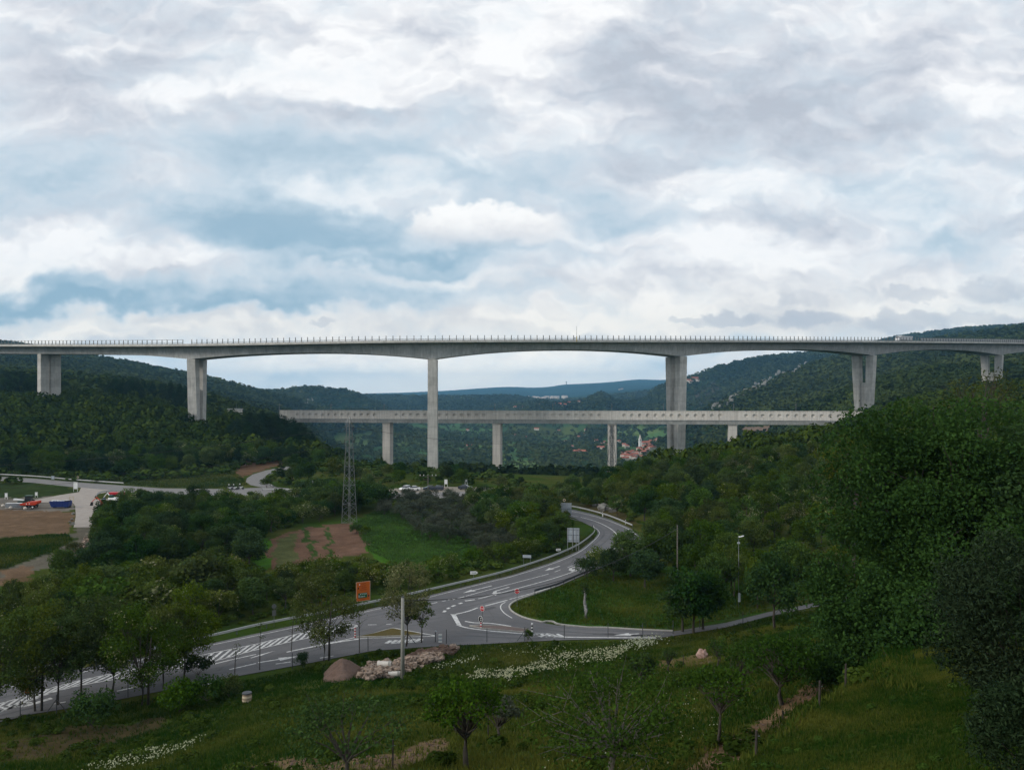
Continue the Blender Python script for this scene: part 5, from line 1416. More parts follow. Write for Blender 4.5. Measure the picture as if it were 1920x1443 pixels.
road_locust(210, 1300, 9.0, 3.2, 'slimmer locust between the multi-stemmed and the large one', 217, leaf=3200)
road_locust(762, 1212, 11.8, 3.4, 'locust full of cream blossom behind the concrete pole', 218, 'pale', .5, leaf=6000, lob=44, rz=.42, cz=.58)
road_locust(790, 1207, 6.0, 2.2, 'small spreading tree just right of the concrete pole', 219, 'mid', .05, leaf=1500, thin=.1, cz=.62, rz=.3, r0=.09, forks=.5, lob=20)
for px, py, H, lb, sd in ((487, 1258, 5.4, 'leafless leaning sapling left of the small dark shrub', 1), (546, 1222, 5.0, 'thin bare sapling at the road edge, left of the leafy locust', 2), (674, 1226, 5.2, 'thin bare forked sapling before the yellow traffic island', 3), (440, 1262, 3.2, 'short bare sapling beside the turning lane', 4)):
    p = at_px(px, py); r2 = np.random.default_rng(300 + sd); t = thing('sapling', lb, 'sapling', tuple(p)); b = MB()
    l_ = (r2.random() - .3) * .8
    b.tube([(0, 0, -.2), (l_ * .4, 0, H * .5), (l_, 0, H)], [.06, .045, .015], 5)
    for k in range(6):
        z = H * (.4 + .5 * r2.random()); dx, dy = r2.normal() * .5, r2.normal() * .4; b.tube([(l_ * z / H, 0, z), (l_ * z / H + dx, dy, z + .7)], [.02, .008], 4, cap=False)
    b.build('trunk', M['bark'], t); cm = crown_mesh('crown', r2, [(np.array([l_, 0, H * .9]), .5), (np.array([l_ * .8, 0.2, H * .7]), .4)], 60, .16, 'mid'); link('crown', cm, t)
# bushes on the field side of the fence
for px, py, h, k, sw, lb in ((172, 1366, 3.6, 'dshrub', 1.0, 'large round dark bush below the road near the left edge'), (338, 1338, 3.6, 'shrub', .9, 'tall green bush left of the striped barrel'), (388, 1318, 2.6, 'dshrub', 1.0, 'low dark bush close to the striped barrel'),
                            (430, 1308, 2.4, 'shrub', 1.0, 'green bush directly behind the striped barrel'), (372, 1268, 2.6, 'dshrub', .8, 'small dark bush at the road edge under the multi-stemmed locust'), (566, 1252, 1.9, 'dshrub', .7, 'small dark conical shrub at the field edge'),
                            (990, 1201, 1.5, 'shrub', .7, 'small bush around the fence strut at the road edge'), (1100, 1083, 3.6, 'dshrub', 1.0, 'dark shadowed bush at the tip of the grass wedge'), (1150, 1090, 6.0, 'deep', 1.0, 'dark low-branched tree on the grass wedge'), (1178, 1066, 5.0, 'bloom', 1.1, 'cream-tufted tree overhanging the road bend'),
                            (1130, 1072, 4.4, 'yshrub', 1.1, 'yellow-tipped bush overhanging the near guardrail'), (668, 1000, 2.2, 'dshrub', 1.0, 'dark bramble at the foot of the near pylon'), (685, 1003, 2.0, 'shrub', 1.0, 'green bramble right of the near pylon foot')):
    p = at_px(px, py); plant(k, p.x, p.y, h, lb, z=p.z, sw=sw)
# trunks standing on the right of the side road
for px, py, h, k, lb in ((1280, 1186, 8.5, 'deep', 'slender tree at the start of the narrow side lane'), (1300, 1188, 9, 'deep', 'green tree with a dark trunk on the side lane, second from its start'), (1318, 1180, 8.5, 'deep', 'leafy tree on the lane, third from the road junction'),
                         (1452, 1178, 9.5, 'deep', 'tall green tree by the lane in front of the tripod stake'), (1376, 1120, 8, 'locust', 'olive locust beside the street lamp'), (1420, 1140, 8, 'broad', 'green tree right of the street lamp above the lane')):
    p = at_px(px, py); plant(k, p.x, p.y, h, lb, z=p.z, sw=.85)
# fruit trees in the foreground orchard
def fruit(px, py, H, rx, lb, seed, m='fruit', cz=.66, rz=.34, leaf=1900, size=.17, forks=.34, r0=.08, thin=0.0, lob=30, bark='bark', low=-.2, fill=.6, nb=None, flat=.8):
    p = at_px(px, py)
    return big_tree('fruit_tree', lb, 'tree', p.x, p.y, p.z, H, rx, cz, rz, lob, leaf, size, m, seed, forks, r0, (.16, .32), low=low, fill=fill, thin=thin, bark=bark, nb=nb, flat=flat)
fruit(1203, 1306, 3.6, 1.25, 'small vase-shaped fruit tree in front of the white flowers', 231, cz=.62, rz=.4, leaf=1900, forks=.22)
fruit(1346, 1398, 3.6, 2.0, 'flat-crowned fruit tree with a clean single trunk on reddish earth', 232, leaf=1500, cz=.76, rz=.2, forks=.5, r0=.08)
fruit(1466, 1322, 4.2, 2.7, 'broad fruit tree beside the bare earth bank', 233, leaf=4200, cz=.60, rz=.38, forks=.3, r0=.13, lob=40, low=-.5)
fruit(1392, 1300, 3.6, 2.1, 'rounded fruit tree left of the broad one by the earth bank', 234, leaf=1800, cz=.6, rz=.36)
fruit(874, 1440, 4.2, 2.0, 'upright many-branched fruit tree at the lower middle', 235, leaf=2200, cz=.64, rz=.36, forks=.36, r0=.12)
fruit(935, 1392, 2.6, 1.3, 'grey-leaved young fruit tree right of the upright one', 236, 'grey', leaf=900)
fruit(655, 1462, 3.6, 3.3, 'sparse spreading fruit tree over the bare soil at the bottom', 237, leaf=2200, cz=.6, rz=.3, forks=.25, r0=.11, thin=.1, lob=34, nb=18)
fruit(1150, 1475, 5.0, 3.9, 'wide fruit tree with pale pruned limbs at the bottom middle', 238, leaf=6000, size=.14, cz=.54, rz=.42, forks=.3, r0=.14, bark='pale_bark', low=-.6, lob=60, nb=40)
fruit(1255, 1262, 2.6, .9, 'small fruit tree beside the wooden stake in the orchard', 239, leaf=500, thin=.1)
fruit(1345, 1252, 2.8, 1.1, 'young fruit tree behind the pink rock', 240, leaf=600)

# grass tufts, wild flowers
def field(poly, n, seed): 
    rng = np.random.default_rng(seed); P0 = np.array([[p[0], p[1]] for p in poly]); lo_, hi_ = P0.min(0), P0.max(0)
    c = lo_ + rng.random((int(n * 2.6), 2)) * (hi_ - lo_); return c[in_poly(c[:, 0], c[:, 1], poly)][:n]
def tufts(name, c, h, wd, mt, label, seed, blades=3, tone=None):
    rng = np.random.default_rng(seed); n = len(c); z = tz(c[:, 0], c[:, 1])
    B = np.repeat(np.stack([c[:, 0], c[:, 1], z], 1), blades, 0); m = len(B)
    a = rng.random(m) * 6.283; l = h * (.55 + .9 * rng.random(m)); lean = rng.normal(size=(m, 2)) * .35 * l[:, None]
    B[:, :2] += rng.normal(size=(m, 2)) * wd * 2
    dx = np.stack([np.cos(a), np.sin(a), np.zeros(m)], 1) * (wd * (.6 + .8 * rng.random(m)))[:, None]
    T = B + np.stack([lean[:, 0], lean[:, 1], l], 1); B[:, 2] -= .04
    V = np.stack([B - dx, B + dx, T], 1).reshape(-1, 3)
    t = np.clip((.45 if tone is None else np.repeat(tone, blades)) + rng.normal(size=m) * .2, 0, 1)
    me = np_mesh(name, V, tris=np.arange(m * 3).reshape(-1, 3), mats=[mt], attrs=[('tint', 'FACE', 'FLOAT', t)])
    return tag(link(name, me), label, None, None, 'stuff')
L_['grass'] = leafmat('grass_blades', (.022, .054, .009), (.135, .135, .030), transl=.3, huevar=0)
FIELD = hitpoly([(-250, 1400), (0, 1352), (200, 1325), (400, 1288), (560, 1258), (700, 1226), (830, 1214), (1000, 1206), (1140, 1203), (1245, 1200), (1300, 1190), (1440, 1160), (1560, 1138), (1700, 1150), (1720, 1300), (1600, 1290), (1500, 1355), (1380, 1450), (900, 1480), (-250, 1520)])
c = field(FIELD, 130000, 1)
soilm = np.zeros(len(c), bool)
for sp in ([(430, 1448), (480, 1432), (620, 1428), (740, 1412), (820, 1384), (850, 1392), (800, 1425), (740, 1448)], [(1230, 1240), (1330, 1225), (1345, 1240), (1240, 1255)], [(0, 1395), (120, 1365), (300, 1345), (330, 1352), (230, 1385), (60, 1425), (0, 1430)]):
    soilm |= in_poly(c[:, 0], c[:, 1], hitpoly(sp))
sdv = bank_side(c[:, 0], c[:, 1]); soilm |= in_poly(c[:, 0], c[:, 1], SOIL_STRIP)
rng = np.random.default_rng(2); c = c[~soilm | (rng.random(len(c)) < .18)]
patchy = fbm(c[:, 0] / 5, c[:, 1] / 7, 4, 55); c = c[patchy > -.26 - .1 * rng.random(len(c))]
tn_ = .34 + fbm(c[:, 0] / 9, c[:, 1] / 7, 5, 51) * 1.9
tufts('grass', c, .24, .035, L_['grass'], 'rough grass of the sloping field', 3, 3, tn_)
BANK = [P(1640, 1240, 36).to_2d(), P(1500, 1345, 28).to_2d(), P(1368, 1446, 22).to_2d(), P(1380, 1560, 15).to_2d(), P(1960, 1560, 14).to_2d(), P(1960, 1250, 40).to_2d()]
c = field(BANK, 70000, 5); tn_ = .22 + fbm(c[:, 0] / 2.2, c[:, 1] / 2.2, 5, 52) * 1.7 + .35 * (1 - smst(bank_side(c[:, 0], c[:, 1]), .5, 3.5))
tufts('grass', c, .085, .016, L_['grass'], 'shorter grass of the bank at the lower right', 6, 3, tn_)
VERGE = GP([(940, 1140), (1000, 1117), (1110, 1078), (1260, 1075), (1420, 1112), (1440, 1145), (1262, 1178), (1060, 1168), (985, 1153)])
c = off_road(field(VERGE, 16000, 7), .35); tufts('grass', c, .28, .06, L_['grass'], 'grass of the wedge between road and side lane', 8, 2, .30 + fbm(c[:, 0] / 5, c[:, 1] / 7, 4, 57) * 1.6)
def flowers(label, poly, n, seed, size=.16, hgt=.4, blob=None, mt='flower', core=.5):
    c = field(hitpoly(poly), n, seed); rng = np.random.default_rng(seed + 1); n = len(c)
    cl = fbm(c[:, 0] / 1.6, c[:, 1] / 2.2, 3, seed + 5); c = c[cl > -.06 - .1 * (rng.random(n) < core)]; n = len(c); c = c + rng.normal(size=(n, 2)) * np.array([.35, .6])
    z = tz(c[:, 0], c[:, 1]); p = np.stack([c[:, 0], c[:, 1], z + hgt * (.5 + .6 * rng.random(n))], 1)
    V, Q = leaves(rng, p, size, np.tile([0, -.35, .9], (n, 1)), .6, asp=.9)
    me = np_mesh('wildflowers', V, quads=Q, mats=[L_[mt]], attrs=[('tint', 'FACE', 'FLOAT', .5 + .5 * rng.random(len(Q)))])
    tag(link('wildflowers', me), label, None, None, 'stuff')
flowers('drift of white wild flowers across the middle of the field', [(868, 1276), (900, 1258), (985, 1254), (1020, 1236), (1090, 1226), (1150, 1216), (1176, 1216), (1160, 1238), (1080, 1250), (1010, 1262), (930, 1278)], 2400, 11)
flowers('patch of white wild flowers below the side lane', [(1168, 1216), (1180, 1204), (1235, 1196), (1262, 1200), (1215, 1213), (1180, 1224)], 700, 12)
flowers('thin line of white flowers right of the rubble', [(800, 1256), (850, 1246), (905, 1230), (910, 1235), (850, 1252), (805, 1261)], 170, 13)
flowers('white flowers along the lower left of the field', [(150, 1446), (230, 1424), (300, 1404), (370, 1392), (375, 1398), (300, 1424), (230, 1443)], 500, 14, .12)
flowers('scattered daisies in the orchard grass', [(1000, 1450), (1200, 1260), (1330, 1250), (1420, 1300), (1330, 1420), (1250, 1450)], 260, 15, .09, .25)
flowers('yellow flowers in the middle of the field', [(770, 1352), (800, 1340), (820, 1336), (815, 1344), (775, 1356)], 90, 16, .12, .2, mt='yellow')
flowers('scattered white flowers near the fence', [(930, 1222), (1010, 1212), (1100, 1210), (1090, 1222), (960, 1232)], 120, 17, .12, .3)

MEAD = GP([(662, 988), (705, 960), (760, 952), (860, 977), (895, 1035), (860, 1060), (740, 1060), (690, 1040)])
c = field(MEAD, 15000, 71); tufts('grass', c, .3, .08, L_['meadow'], 'grass of the bright meadow beside the ploughed plot', 72, 2, .35 + fbm(c[:, 0] / 6, c[:, 1] / 9, 3, 73) * 1.0)
# taller weeds standing in the field
c = field(FIELD, 2200, 74); k = fbm(c[:, 0] / 4, c[:, 1] / 5, 3, 75) > .05; c = c[k]; z = tz(c[:, 0], c[:, 1]); r2 = np.random.default_rng(76); h = .25 + .4 * r2.random(len(c))
wood('weeds', np.stack([c[:, 0], c[:, 1], z - .05, h * 1.5, h], 1), 90, L_['mid'], 'leafy weeds standing in the sloping field', .35 + r2.normal(size=len(c)) * .2, 77)

c = off_road(field(GP([(-60, 866), (240, 884), (440, 884), (470, 908), (430, 914), (300, 913), (140, 901), (-60, 886)]), 14000, 81), .6)
tufts('grass', c, .45, .14, L_['grass'], 'rough grass on the verge beyond the far road', 82, 2, .3 + fbm(c[:, 0] / 9, c[:, 1] / 14, 4, 83) * 1.4)
c = field(GP([(640, 1146), (910, 1081), (1060, 1032), (1112, 996), (1120, 1010), (1085, 1031), (960, 1075), (790, 1117), (680, 1143)]), 9000, 84)
tufts('grass', off_road(c, .3), .3, .05, L_['grass'], 'dry grass between guardrail and road', 85, 2)
c = field(GP([(-160, 1005), (0, 1010), (125, 1000), (135, 1012), (100, 1034), (20, 1060), (-150, 1090)]), 9000, 86)
tufts('grass', c, .35, .10, L_['grass'], 'rough grass below the brown yard field', 87, 2, .25 + fbm(c[:, 0] / 7, c[:, 1] / 9, 4, 88) * 1.4)

c = field(BANK, 300, 91); k = fbm(c[:, 0] / 2, c[:, 1] / 2, 3, 92) > .02; c = c[k]; z = tz(c[:, 0], c[:, 1]); r2 = np.random.default_rng(93); h = .06 + .14 * r2.random(len(c))
wood('weeds', np.stack([c[:, 0], c[:, 1], z - .03, h * 1.7, h], 1), 90, L_['mid'], 'leafy weeds on the grassy bank', .1 + r2.normal(size=len(c)) * .2, 94)
# ------------------------------------------------------------------ pylons, poles, cables
def pylon(label, x, y, z, H, wb, wt, arms, rz, tk=.07):
    t = thing('lattice_pylon', label, 'pylon', (x, y, z), rz)
    def c(h, sx, sy):
        w = (wb + (wt - wb) * min(1, h / (H * .93))) / 2; return (sx * w, sy * w, h)
    for sx in (-1, 1):
        for sy in (-1, 1):
            b = MB(); b.tube([c(-.6, sx, sy), c(H * .93, sx, sy), (0, 0, H)], [tk, tk * .8, tk * .5], 4); b.build('leg', M['steel'], t)
    b = MB(); n = int(H / (wb * .62)); hs = [H * .93 * k / n for k in range(n + 1)]
    for k in range(n):
        for (p, q) in (((-1, -1), (1, -1)), ((1, -1), (1, 1)), ((1, 1), (-1, 1)), ((-1, 1), (-1, -1))):
            if k % 2: p, q = q, p
            b.tube([c(hs[k], *p), c(hs[k + 1], *q)], tk * .55, 4, cap=False)
            if k % 3 == 0: b.tube([c(hs[k], *p), c(hs[k], *q)], tk * .5, 4, cap=False)
    b.build('bracing', M['steel'], t)
    for h, L in arms:
        b = MB(); w = (wb + (wt - wb) * h / H) / 2
        for s in (-1, 1):
            for sy in (-1, 1):
                b.tube([(s * w, sy * w, h), (s * L, 0, h + .1)], tk * .5, 4); b.tube([(s * w, sy * w, h + .9), (s * L, 0, h + .15)], tk * .45, 4)
            b.tube([(s * w, -w, h + .4), (s * w, w, h)], tk * .4, 4)
        ar = b.build('crossarm', M['steel'], t)
        b = MB()
        for s in (-1, 1):
            b.tube([(s * L, 0, h + .05), (s * L, 0, h - .9)], .05, 6)
            for k in range(4): b.tube([(s * L, 0, h - .2 - k * .18), (s * L, 0, h - .28 - k * .18)], .12, 8)
        b.build('insulator', M['dark_steel'], ar)
    return t
p = at_d(655, 181.5); zt = (HY - 778) / F * 181.5
pylon('near grey lattice pylon standing at the edge of the ploughed plot', p.x, p.y, p.z, zt - p.z, 2.4, .75, ((zt - p.z - 2.6, 1.5), (zt - p.z - 5.6, 1.7)), R(62))
p2 = at_d(1147, 404); zt2 = (HY - 797) / F * 404
pylon('second lattice pylon in front of a railway pier beside the village', p2.x, p2.y, p2.z, zt2 - p2.z, 4.3, .7, ((zt2 - p2.z - 3.0, 1.4), (zt2 - p2.z - 6.4, 1.6)), R(20), .15)

def pole_thing(label, px, d, rows, r0, r1, m, head=None, name='utility_pole', cat='pole'):
    p = at_d(px, d); H = (HY - rows) / F * d - p.z
    t = thing(name, label, cat, tuple(p)); b = MB(); b.tube([(0, 0, -.5), (0, 0, H)], [r0, r1], 10); b.build('pole', m, t, smooth=True)
    b = MB(); b.tube([(0, 0, H), (0, 0, H + .06)], r1 * 1.15, 10); b.build('cap', M['dark_steel'], t)
    if head: head(t, H)
    return t, Vector((p.x, p.y, p.z + H))
_, pA = pole_thing('thick round concrete pole standing in the field beside the rubble', 755, 79.5, 1119, .22, .15, M['pole_concrete'])
_, pB = pole_thing('slim pale pole among the trees right of the bend', 1270, 116, 984, .11, .08, M['pale_bark'])
def lamp_head(t, H):
    b = MB(); b.tube([(0, 0, H - .1), (-.15, -.1, H + .25), (.25, -.2, H + .45)], .035, 6); b.build('arm', M['steel'], t)
    b = MB(); b.prism([(-.1, H + .36), (.65, H + .52), (.62, H + .42), (.0, H + .26)], -.34, -.06); b.build('lamp', M['white'], t)
    b = MB(); b.box((0, 0, H - .55), (.3, .3, .22)); b.box((.05, -.1, 1.6), (.26, .26, 1.2)); b.build('bracket', M['sign_back'], t)
pole_thing('white street lamp with a tilted head among the trees on the right', 1385, 112, 1010, .045, .035, M['steel'], lamp_head, 'street_lamp', 'street lamp')
def tee(t, H):
    b = MB(); b.box((0, 0, H - .35), (5.2, .14, .16)); b.box((0, 0, H - 1.4), (3.0, .12, .14)); b.build('crossarm', M['wood_dark'], t)
    b = MB()
    for x in (-2.4, -1.3, 0, 1.3, 2.4): b.tube([(x, 0, H - .27), (x, 0, H + .15)], .07, 6)
    b.build('insulator', M['white'], t)
pole_thing('wooden pole with two crossarms beside the parked cars', 802.5, 243, 890, .16, .12, M['pale_bark'], tee)
def cable(label, a, b, sag, r=.025, n=14):
    t = thing('power_cable', label, 'cable', tuple(a)); m = MB(); pts = []
    for k in range(n + 1):
        f = k / n; q = Vector(a).lerp(Vector(b), f) - Vector((0, 0, sag * 4 * f * (1 - f))); pts.append(q - Vector(a))
    m.tube(pts, r, 5); m.build('wire', M['black'], t)
cable('black cable sagging across the junction from the concrete pole', pA - Vector((0, 0, .35)), pB - Vector((0, 0, .5)), 2.6, .035)
top = Vector((p.x, p.y, zt))
cable('upper power cable from the near pylon towards the left', top - Vector((.6, 0, 2.7)), P(-220, 880, 190), 2.0, .03)
cable('lower power cable from the near pylon towards the left', top - Vector((.6, 0, 6.4)), P(-220, 928, 165), 2.0, .03)
cable('power cable between the near and the second lattice pylon', top - Vector((-.6, 0, 2.7)), Vector((p2.x, p2.y, zt2 - 3.2)), 5, .04)

# ------------------------------------------------------------------ guardrails
def guardrail(label, line, mt, step=4.0, double=True, h=.62, flip=1):
    """beam on posts along world points"""
    pts = resample(line, max(3, int(sum((b - a).length for a, b in zip(line[:-1], line[1:])) / step) + 1)); base = pts[0].copy(); base.z = tz1(base.x, base.y) if False else base.z
    t = thing('guardrail', label, 'guardrail', tuple(base))
    pm = MB(); pm.box((0, 0, .25), (.10, .14, 1.0)); me = pm.mesh('post', M['dark_steel'])
    sec = [(-.03, -.17), (.03, -.09), (-.02, 0), (.03, .09), (-.03, .17)]
    b = MB(); n = len(sec); fine = resample(line, len(pts) * 2)
    for i, p in enumerate(fine):
        tt = (fine[min(i + 1, len(fine) - 1)] - fine[max(i - 1, 0)]); tt.z = 0; tt.normalize(); nn = Vector((tt.y, -tt.x, 0)) * flip
        for (o, z) in sec: b.v.append(tuple(p - base + nn * (o + .1) + Vector((0, 0, h + z))))
        for (o, z) in reversed(sec): b.v.append(tuple(p - base + nn * (o + .07) + Vector((0, 0, h + z))))
    m2 = 2 * n
    for i in range(len(fine) - 1):
        for k in range(m2):
            j = (k + 1) % m2; b.f.append((i * m2 + k, i * m2 + j, (i + 1) * m2 + j, (i + 1) * m2 + k)); b.m.append(0)
    b.build('beam', mt, t)
    for p in pts[:100]:
        o = link('post', me, t); o.location = p - base
    return t
gr1 = gl([(-60, 1295), (0, 1277), (75, 1262), (200, 1241), (300, 1222), (400, 1199), (480, 1180), (560, 1164), (630, 1150), (700, 1135), (770, 1120), (905, 1088), (960, 1073), (1030, 1050), (1080, 1028), (1108, 1008), (1115, 998), (1111, 990)], 6)
guardrail('long galvanised guardrail along the far side of the main road', gr1, M['rail_steel'])
guardrail('short dark-backed guardrail along the grass wedge at the junction', gl([(1003, 1114.5), (1021, 1109.5), (1047, 1101.5), (1080, 1087), (1115, 1072)], 5), M['dark_steel'], 3.2, flip=-1)
guardrail('guardrail on the outer side of the bend below the cutting', gl([(1045, 950), (1076, 953.5), (1107, 960.5), (1144, 971.5), (1186, 989)], 5), M['rail_steel'])
guardrail('guardrail along the far road beyond the hedge', gl([(492, 919.5), (560, 921.5), (640, 923.5), (700, 925)], 4), M['rail_steel'], flip=1)
guardrail('guardrail behind the bright yard road junction', gl([(-60, 889), (60, 895), (140, 902), (232, 908.5)], 4), M['rail_steel'])
guardrail('curved guardrail round the verge at the yard entrance', gl([(180, 934), (184, 928), (196, 924.5), (236, 922.5)], 4), M['rail_steel'], 2.5)
guardrail('guardrail on the inside of the climbing hairpin', gl([(512, 914), (500, 907), (499, 899), (509, 891), (532, 884), (580, 876)], 4), M['rail_steel'])

# ------------------------------------------------------------------ fences of the field
def fence(label, posts, h=1.8, r=.045, struts=()):
    P_ = [hit(*q) for q in posts]; base = P_[0]; t = thing('wire_fence', label, 'fence', tuple(base))
    for k, q in enumerate(P_):
        b = MB(); z = tz1(q.x, q.y); q.z = z; o = q - base; b.tube([(o.x, o.y, o.z - .3), (o.x, o.y, o.z + h)], r, 6)
        if k in struts:
            for s in (-1, 1): b.tube([(o.x, o.y, o.z + h * .75), (o.x + s * 1.0, o.y + .1, o.z)], r * .8, 5)
        b.build('post', M['dark_steel'], t)
    w = MB()
    for a, b_ in zip(P_[:-1], P_[1:]):
        for zz in (.35, .9, 1.5): w.tube([a - base + Vector((0, 0, zz)), b_ - base + Vector((0, 0, zz))], .007, 3, cap=False)
    w.build('wire', M['dark_steel'], t)
fence('wire fence on thin dark posts between field and road', [(38, 1349), (106, 1337), (200, 1318), (240, 1310), (548, 1256), (619, 1237), (690, 1222), (764, 1208), (837, 1208), (913, 1206), (984, 1203), (1058, 1200), (1140, 1197.5), (1205, 1196), (1262, 1191)], struts=(1, 7, 10))
fence('wire fence between orchard and the narrow side lane', [(1312, 1178), (1393, 1172), (1467, 1154), (1538, 1146), (1600, 1136)], struts=(2,))
def stake(label, px, py, h, m='wood_dark', r=.045):
    p = hit(px, py); t = thing('stake', label, 'stake', tuple(p)); b = MB(); b.tube([(0, 0, -.2), (.02, 0, h)], [r, r * .8], 6); b.build('post', M[m], t)
    b = MB(); b.tube([(0, 0, h * .8), (.12, 0, h * .8)], .012, 4); b.build('wire_tie', M['steel'], t)
for px, py, h, lb in ((1585, 1290, .95, 'dark stake upright on the bare earth below the bank'), (1536, 1326, .95, 'dark stake left of the tallest one on the bare earth'), (1467, 1352, .55, 'short pale stake at the foot of the grassy bank'), (1417, 1420, .8, 'stake beside the reddish path at the bottom'),
                      (736, 1442, 1.3, 'thin stake left of the upright fruit tree'), (915, 1383, 1.3, 'thin stake right of the upright fruit tree'), (1281, 1250, 1.2, 'wooden stake in the orchard left of the pink rock'), (1350, 1244, 1.5, 'leaning stake behind the pink rock'), (1390, 1224, 1.2, 'stake in the grass below the side lane')):
    stake(lb, px, py, h)

# ------------------------------------------------------------------ signs
def board(t, w, h, z0, m, back='sign_back', y=0.0, name='board', frame=True):
    b = MB(); b.box((0, y, z0 + h / 2), (w, .05, h)); o = b.build(name, M[m], t)
    if frame:
        f = MB()
        for s in (-1, 1): f.box((s * (w / 2 - .04), y - .035, z0 + h / 2), (.07, .02, h)); f.box((0, y - .036, z0 + h / 2 + s * (h / 2 - .04)), (w - .16, .02, .07))
        f.build('frame', M['beige'] if m == 'orange' else M['steel'], o)
    return o
def posts(t, xs, h, r=.05, m='steel', y=.06):
    for x in xs:
        b = MB(); b.tube([(x, y, -.3), (x, y, h)], r, 6); b.build('post', M[m], t)
def letters(mb, x0, x1, z, h, rng, y):
    x = x0
    while x < x1 - .05:
        w = h * (.35 + .3 * rng.random()); k = rng.integers(4); s = h * .17
        mb.box((x + s / 2, y, z + h / 2), (s, .012, h))
        if k != 1: mb.box((x + w / 2, y - .001, z + h - s / 2), (w, .012, s))
        if k != 2: mb.box((x + w / 2, y - .002, z + s / 2), (w, .012, s))
        if k == 3: mb.box((x + w - s / 2, y - .003, z + h / 2), (s, .012, h))
        x += w + h * .22
p = G(681, 1136); t = thing('direction_sign', 'large orange diversion board with a green panel beside the guardrail', 'road sign', tuple(p), R(31))
bo = board(t, 2.75, 3.6, 1.0, 'orange'); posts(t, (-1.15, -.1, .75, 1.15), 4.3)
t.scale = (.76, .76, .76)
rng = np.random.default_rng(4); b = MB(); b.box((-.1, -.035, 2.05), (1.75, .02, .95)); gp = b.build('green_panel', M['green_sign'], bo)
b = MB(); letters(b, -.62, .7, 2.22, .2, rng, -.055); letters(b, -.55, .3, 1.75, .2, rng, -.055); b.box((-.82, -.055, 1.95), (.1, .012, .42)); b.build('lettering', M['white'], bo)
b = MB(); letters(b, -.35, .55, 4.12, .16, rng, -.035); letters(b, -.6, .6, 3.72, .16, rng, -.035); letters(b, -.45, .75, 3.38, .16, rng, -.035); letters(b, -.6, .75, 3.02, .16, rng, -.035); letters(b, -.3, .4, 1.22, .16, rng, -.035); b.build('small_lettering', mat('dark_red', (.20, .03, .005), .6), bo)
b = MB(); b.box((-.95, -.04, 3.45), (.22, .02, .34)); b.box((1.05, -.04, 1.85), (.22, .02, .3)); b.build('arrow', M['black'], bo)
b = MB(); b.box((-.72, -.042, 4.1), (.16, .02, .26)); b.build('white_mark', M['white'], bo)
def sign_back(label, px, py, w, h, z0, rz, xs):
    p = G(px, py); t = thing('direction_sign', label, 'road sign', tuple(p), rz)
    b = MB(); b.box((0, 0, z0 + h / 2), (w, .04, h)); o = b.build('board', M['sign_back'], t)
    f = MB(); f.box((0, -.035, z0 + h / 2), (.05, .03, h))
    for zz in (.12, .5, .88): f.box((0, -.05, z0 + h * zz), (w, .03, .06))
    f.build('ribs', M['dark_steel'], o); posts(t, xs, z0 + h, .045, 'rail_steel', -.09)
sign_back('large grey sign seen from behind on tall posts inside the bend', 1075, 1032, 2.35, 2.7, 1.65, R(-8), (-1.08, -.15, .55, 1.05))
sign_back('grey sign seen from behind at the far end of the bend', 1062, 967, 2.5, 3.0, .2, R(-4), (-1.0, 0, 1.0))
def small_sign(name, label, px, py, H, head, rz=0, r=.04, m='steel', z=None):
    p = G(px, py) if z is None else hit(px, py); t = thing(name, label, 'road sign', tuple(p), rz); b = MB(); b.tube([(0, .05, -.3), (0, .05, H)], r, 6); b.build('post', M[m], t); head(t, H); return t
def disc(mb, r, z, y, n=20, sq=1.0):
    mb.tube([(0, y, z), (0, y + .02, z)], r, n)
def round_back(t, H):
    b = MB(); disc(b, .34, H - .3, -.01); b.build('disc', M['beige'], t); b = MB(); disc(b, .2, H - .3, -.03); b.build('centre', M['wood_dark'], t)
small_sign('round_sign', 'small round pale-rimmed sign above the far grey sign', 1058, 966, 4.1, round_back)
def two_leg(t, H):
    b = MB(); b.box((0, 0, H - .25), (1.5, .04, .5)); b.build('board', M['sign_back'], t); b = MB(); b.tube([(-.6, .06, -.3), (-.6, .06, H)], .045, 6); b.tube([(.6, .06, -.3), (.6, .06, H)], .045, 6); b.build('legs', M['steel'], t)
small_sign('small_sign', 'low grey two-legged sign left of the large sign back', 988, 1058, 1.7, two_leg, R(-10), .01)
def white_plate(t, H):
    b = MB(); b.box((0, 0, H - .22), (.85, .03, .42)); o = b.build('board', M['white'], t); b = MB(); b.box((0, -.02, H - .22), (.55, .012, .1)); b.build('line', M['black'], o)
small_sign('small_sign', 'small white plate on a post below the large sign back', 1047, 1040, 1.2, white_plate, R(8))
def arrow_plate(t, H):
    b = MB(); b.prism([(-.55, H - .5), (.4, H - .5), (.72, H - .25), (.4, H), (-.55, H)], -.02, .02); o = b.build('board', M['white'], t); b = MB(); b.prism([(-.3, H - .3), (.2, H - .3), (.2, H - .4), (.45, H - .25), (.2, H - .1), (.2, H - .2), (-.3, H - .2)], -.035, -.022); b.build('arrow', M['sign_back'], o)
small_sign('arrow_sign', 'pale arrow-shaped sign pointing right beside the guardrail', 888, 1086, 1.35, arrow_plate, R(8))
def tall_narrow(t, H):
    b = MB(); disc(b, .3, H - .3, -.01); b.box((0, 0, H - 1.15), (.5, .03, .7)); b.build('disc', M['steel'], t)
small_sign('round_sign', 'narrow sign post with a small disc by the guardrail, far left of the orange board', 514, 1174, 2.9, tall_narrow, R(30))
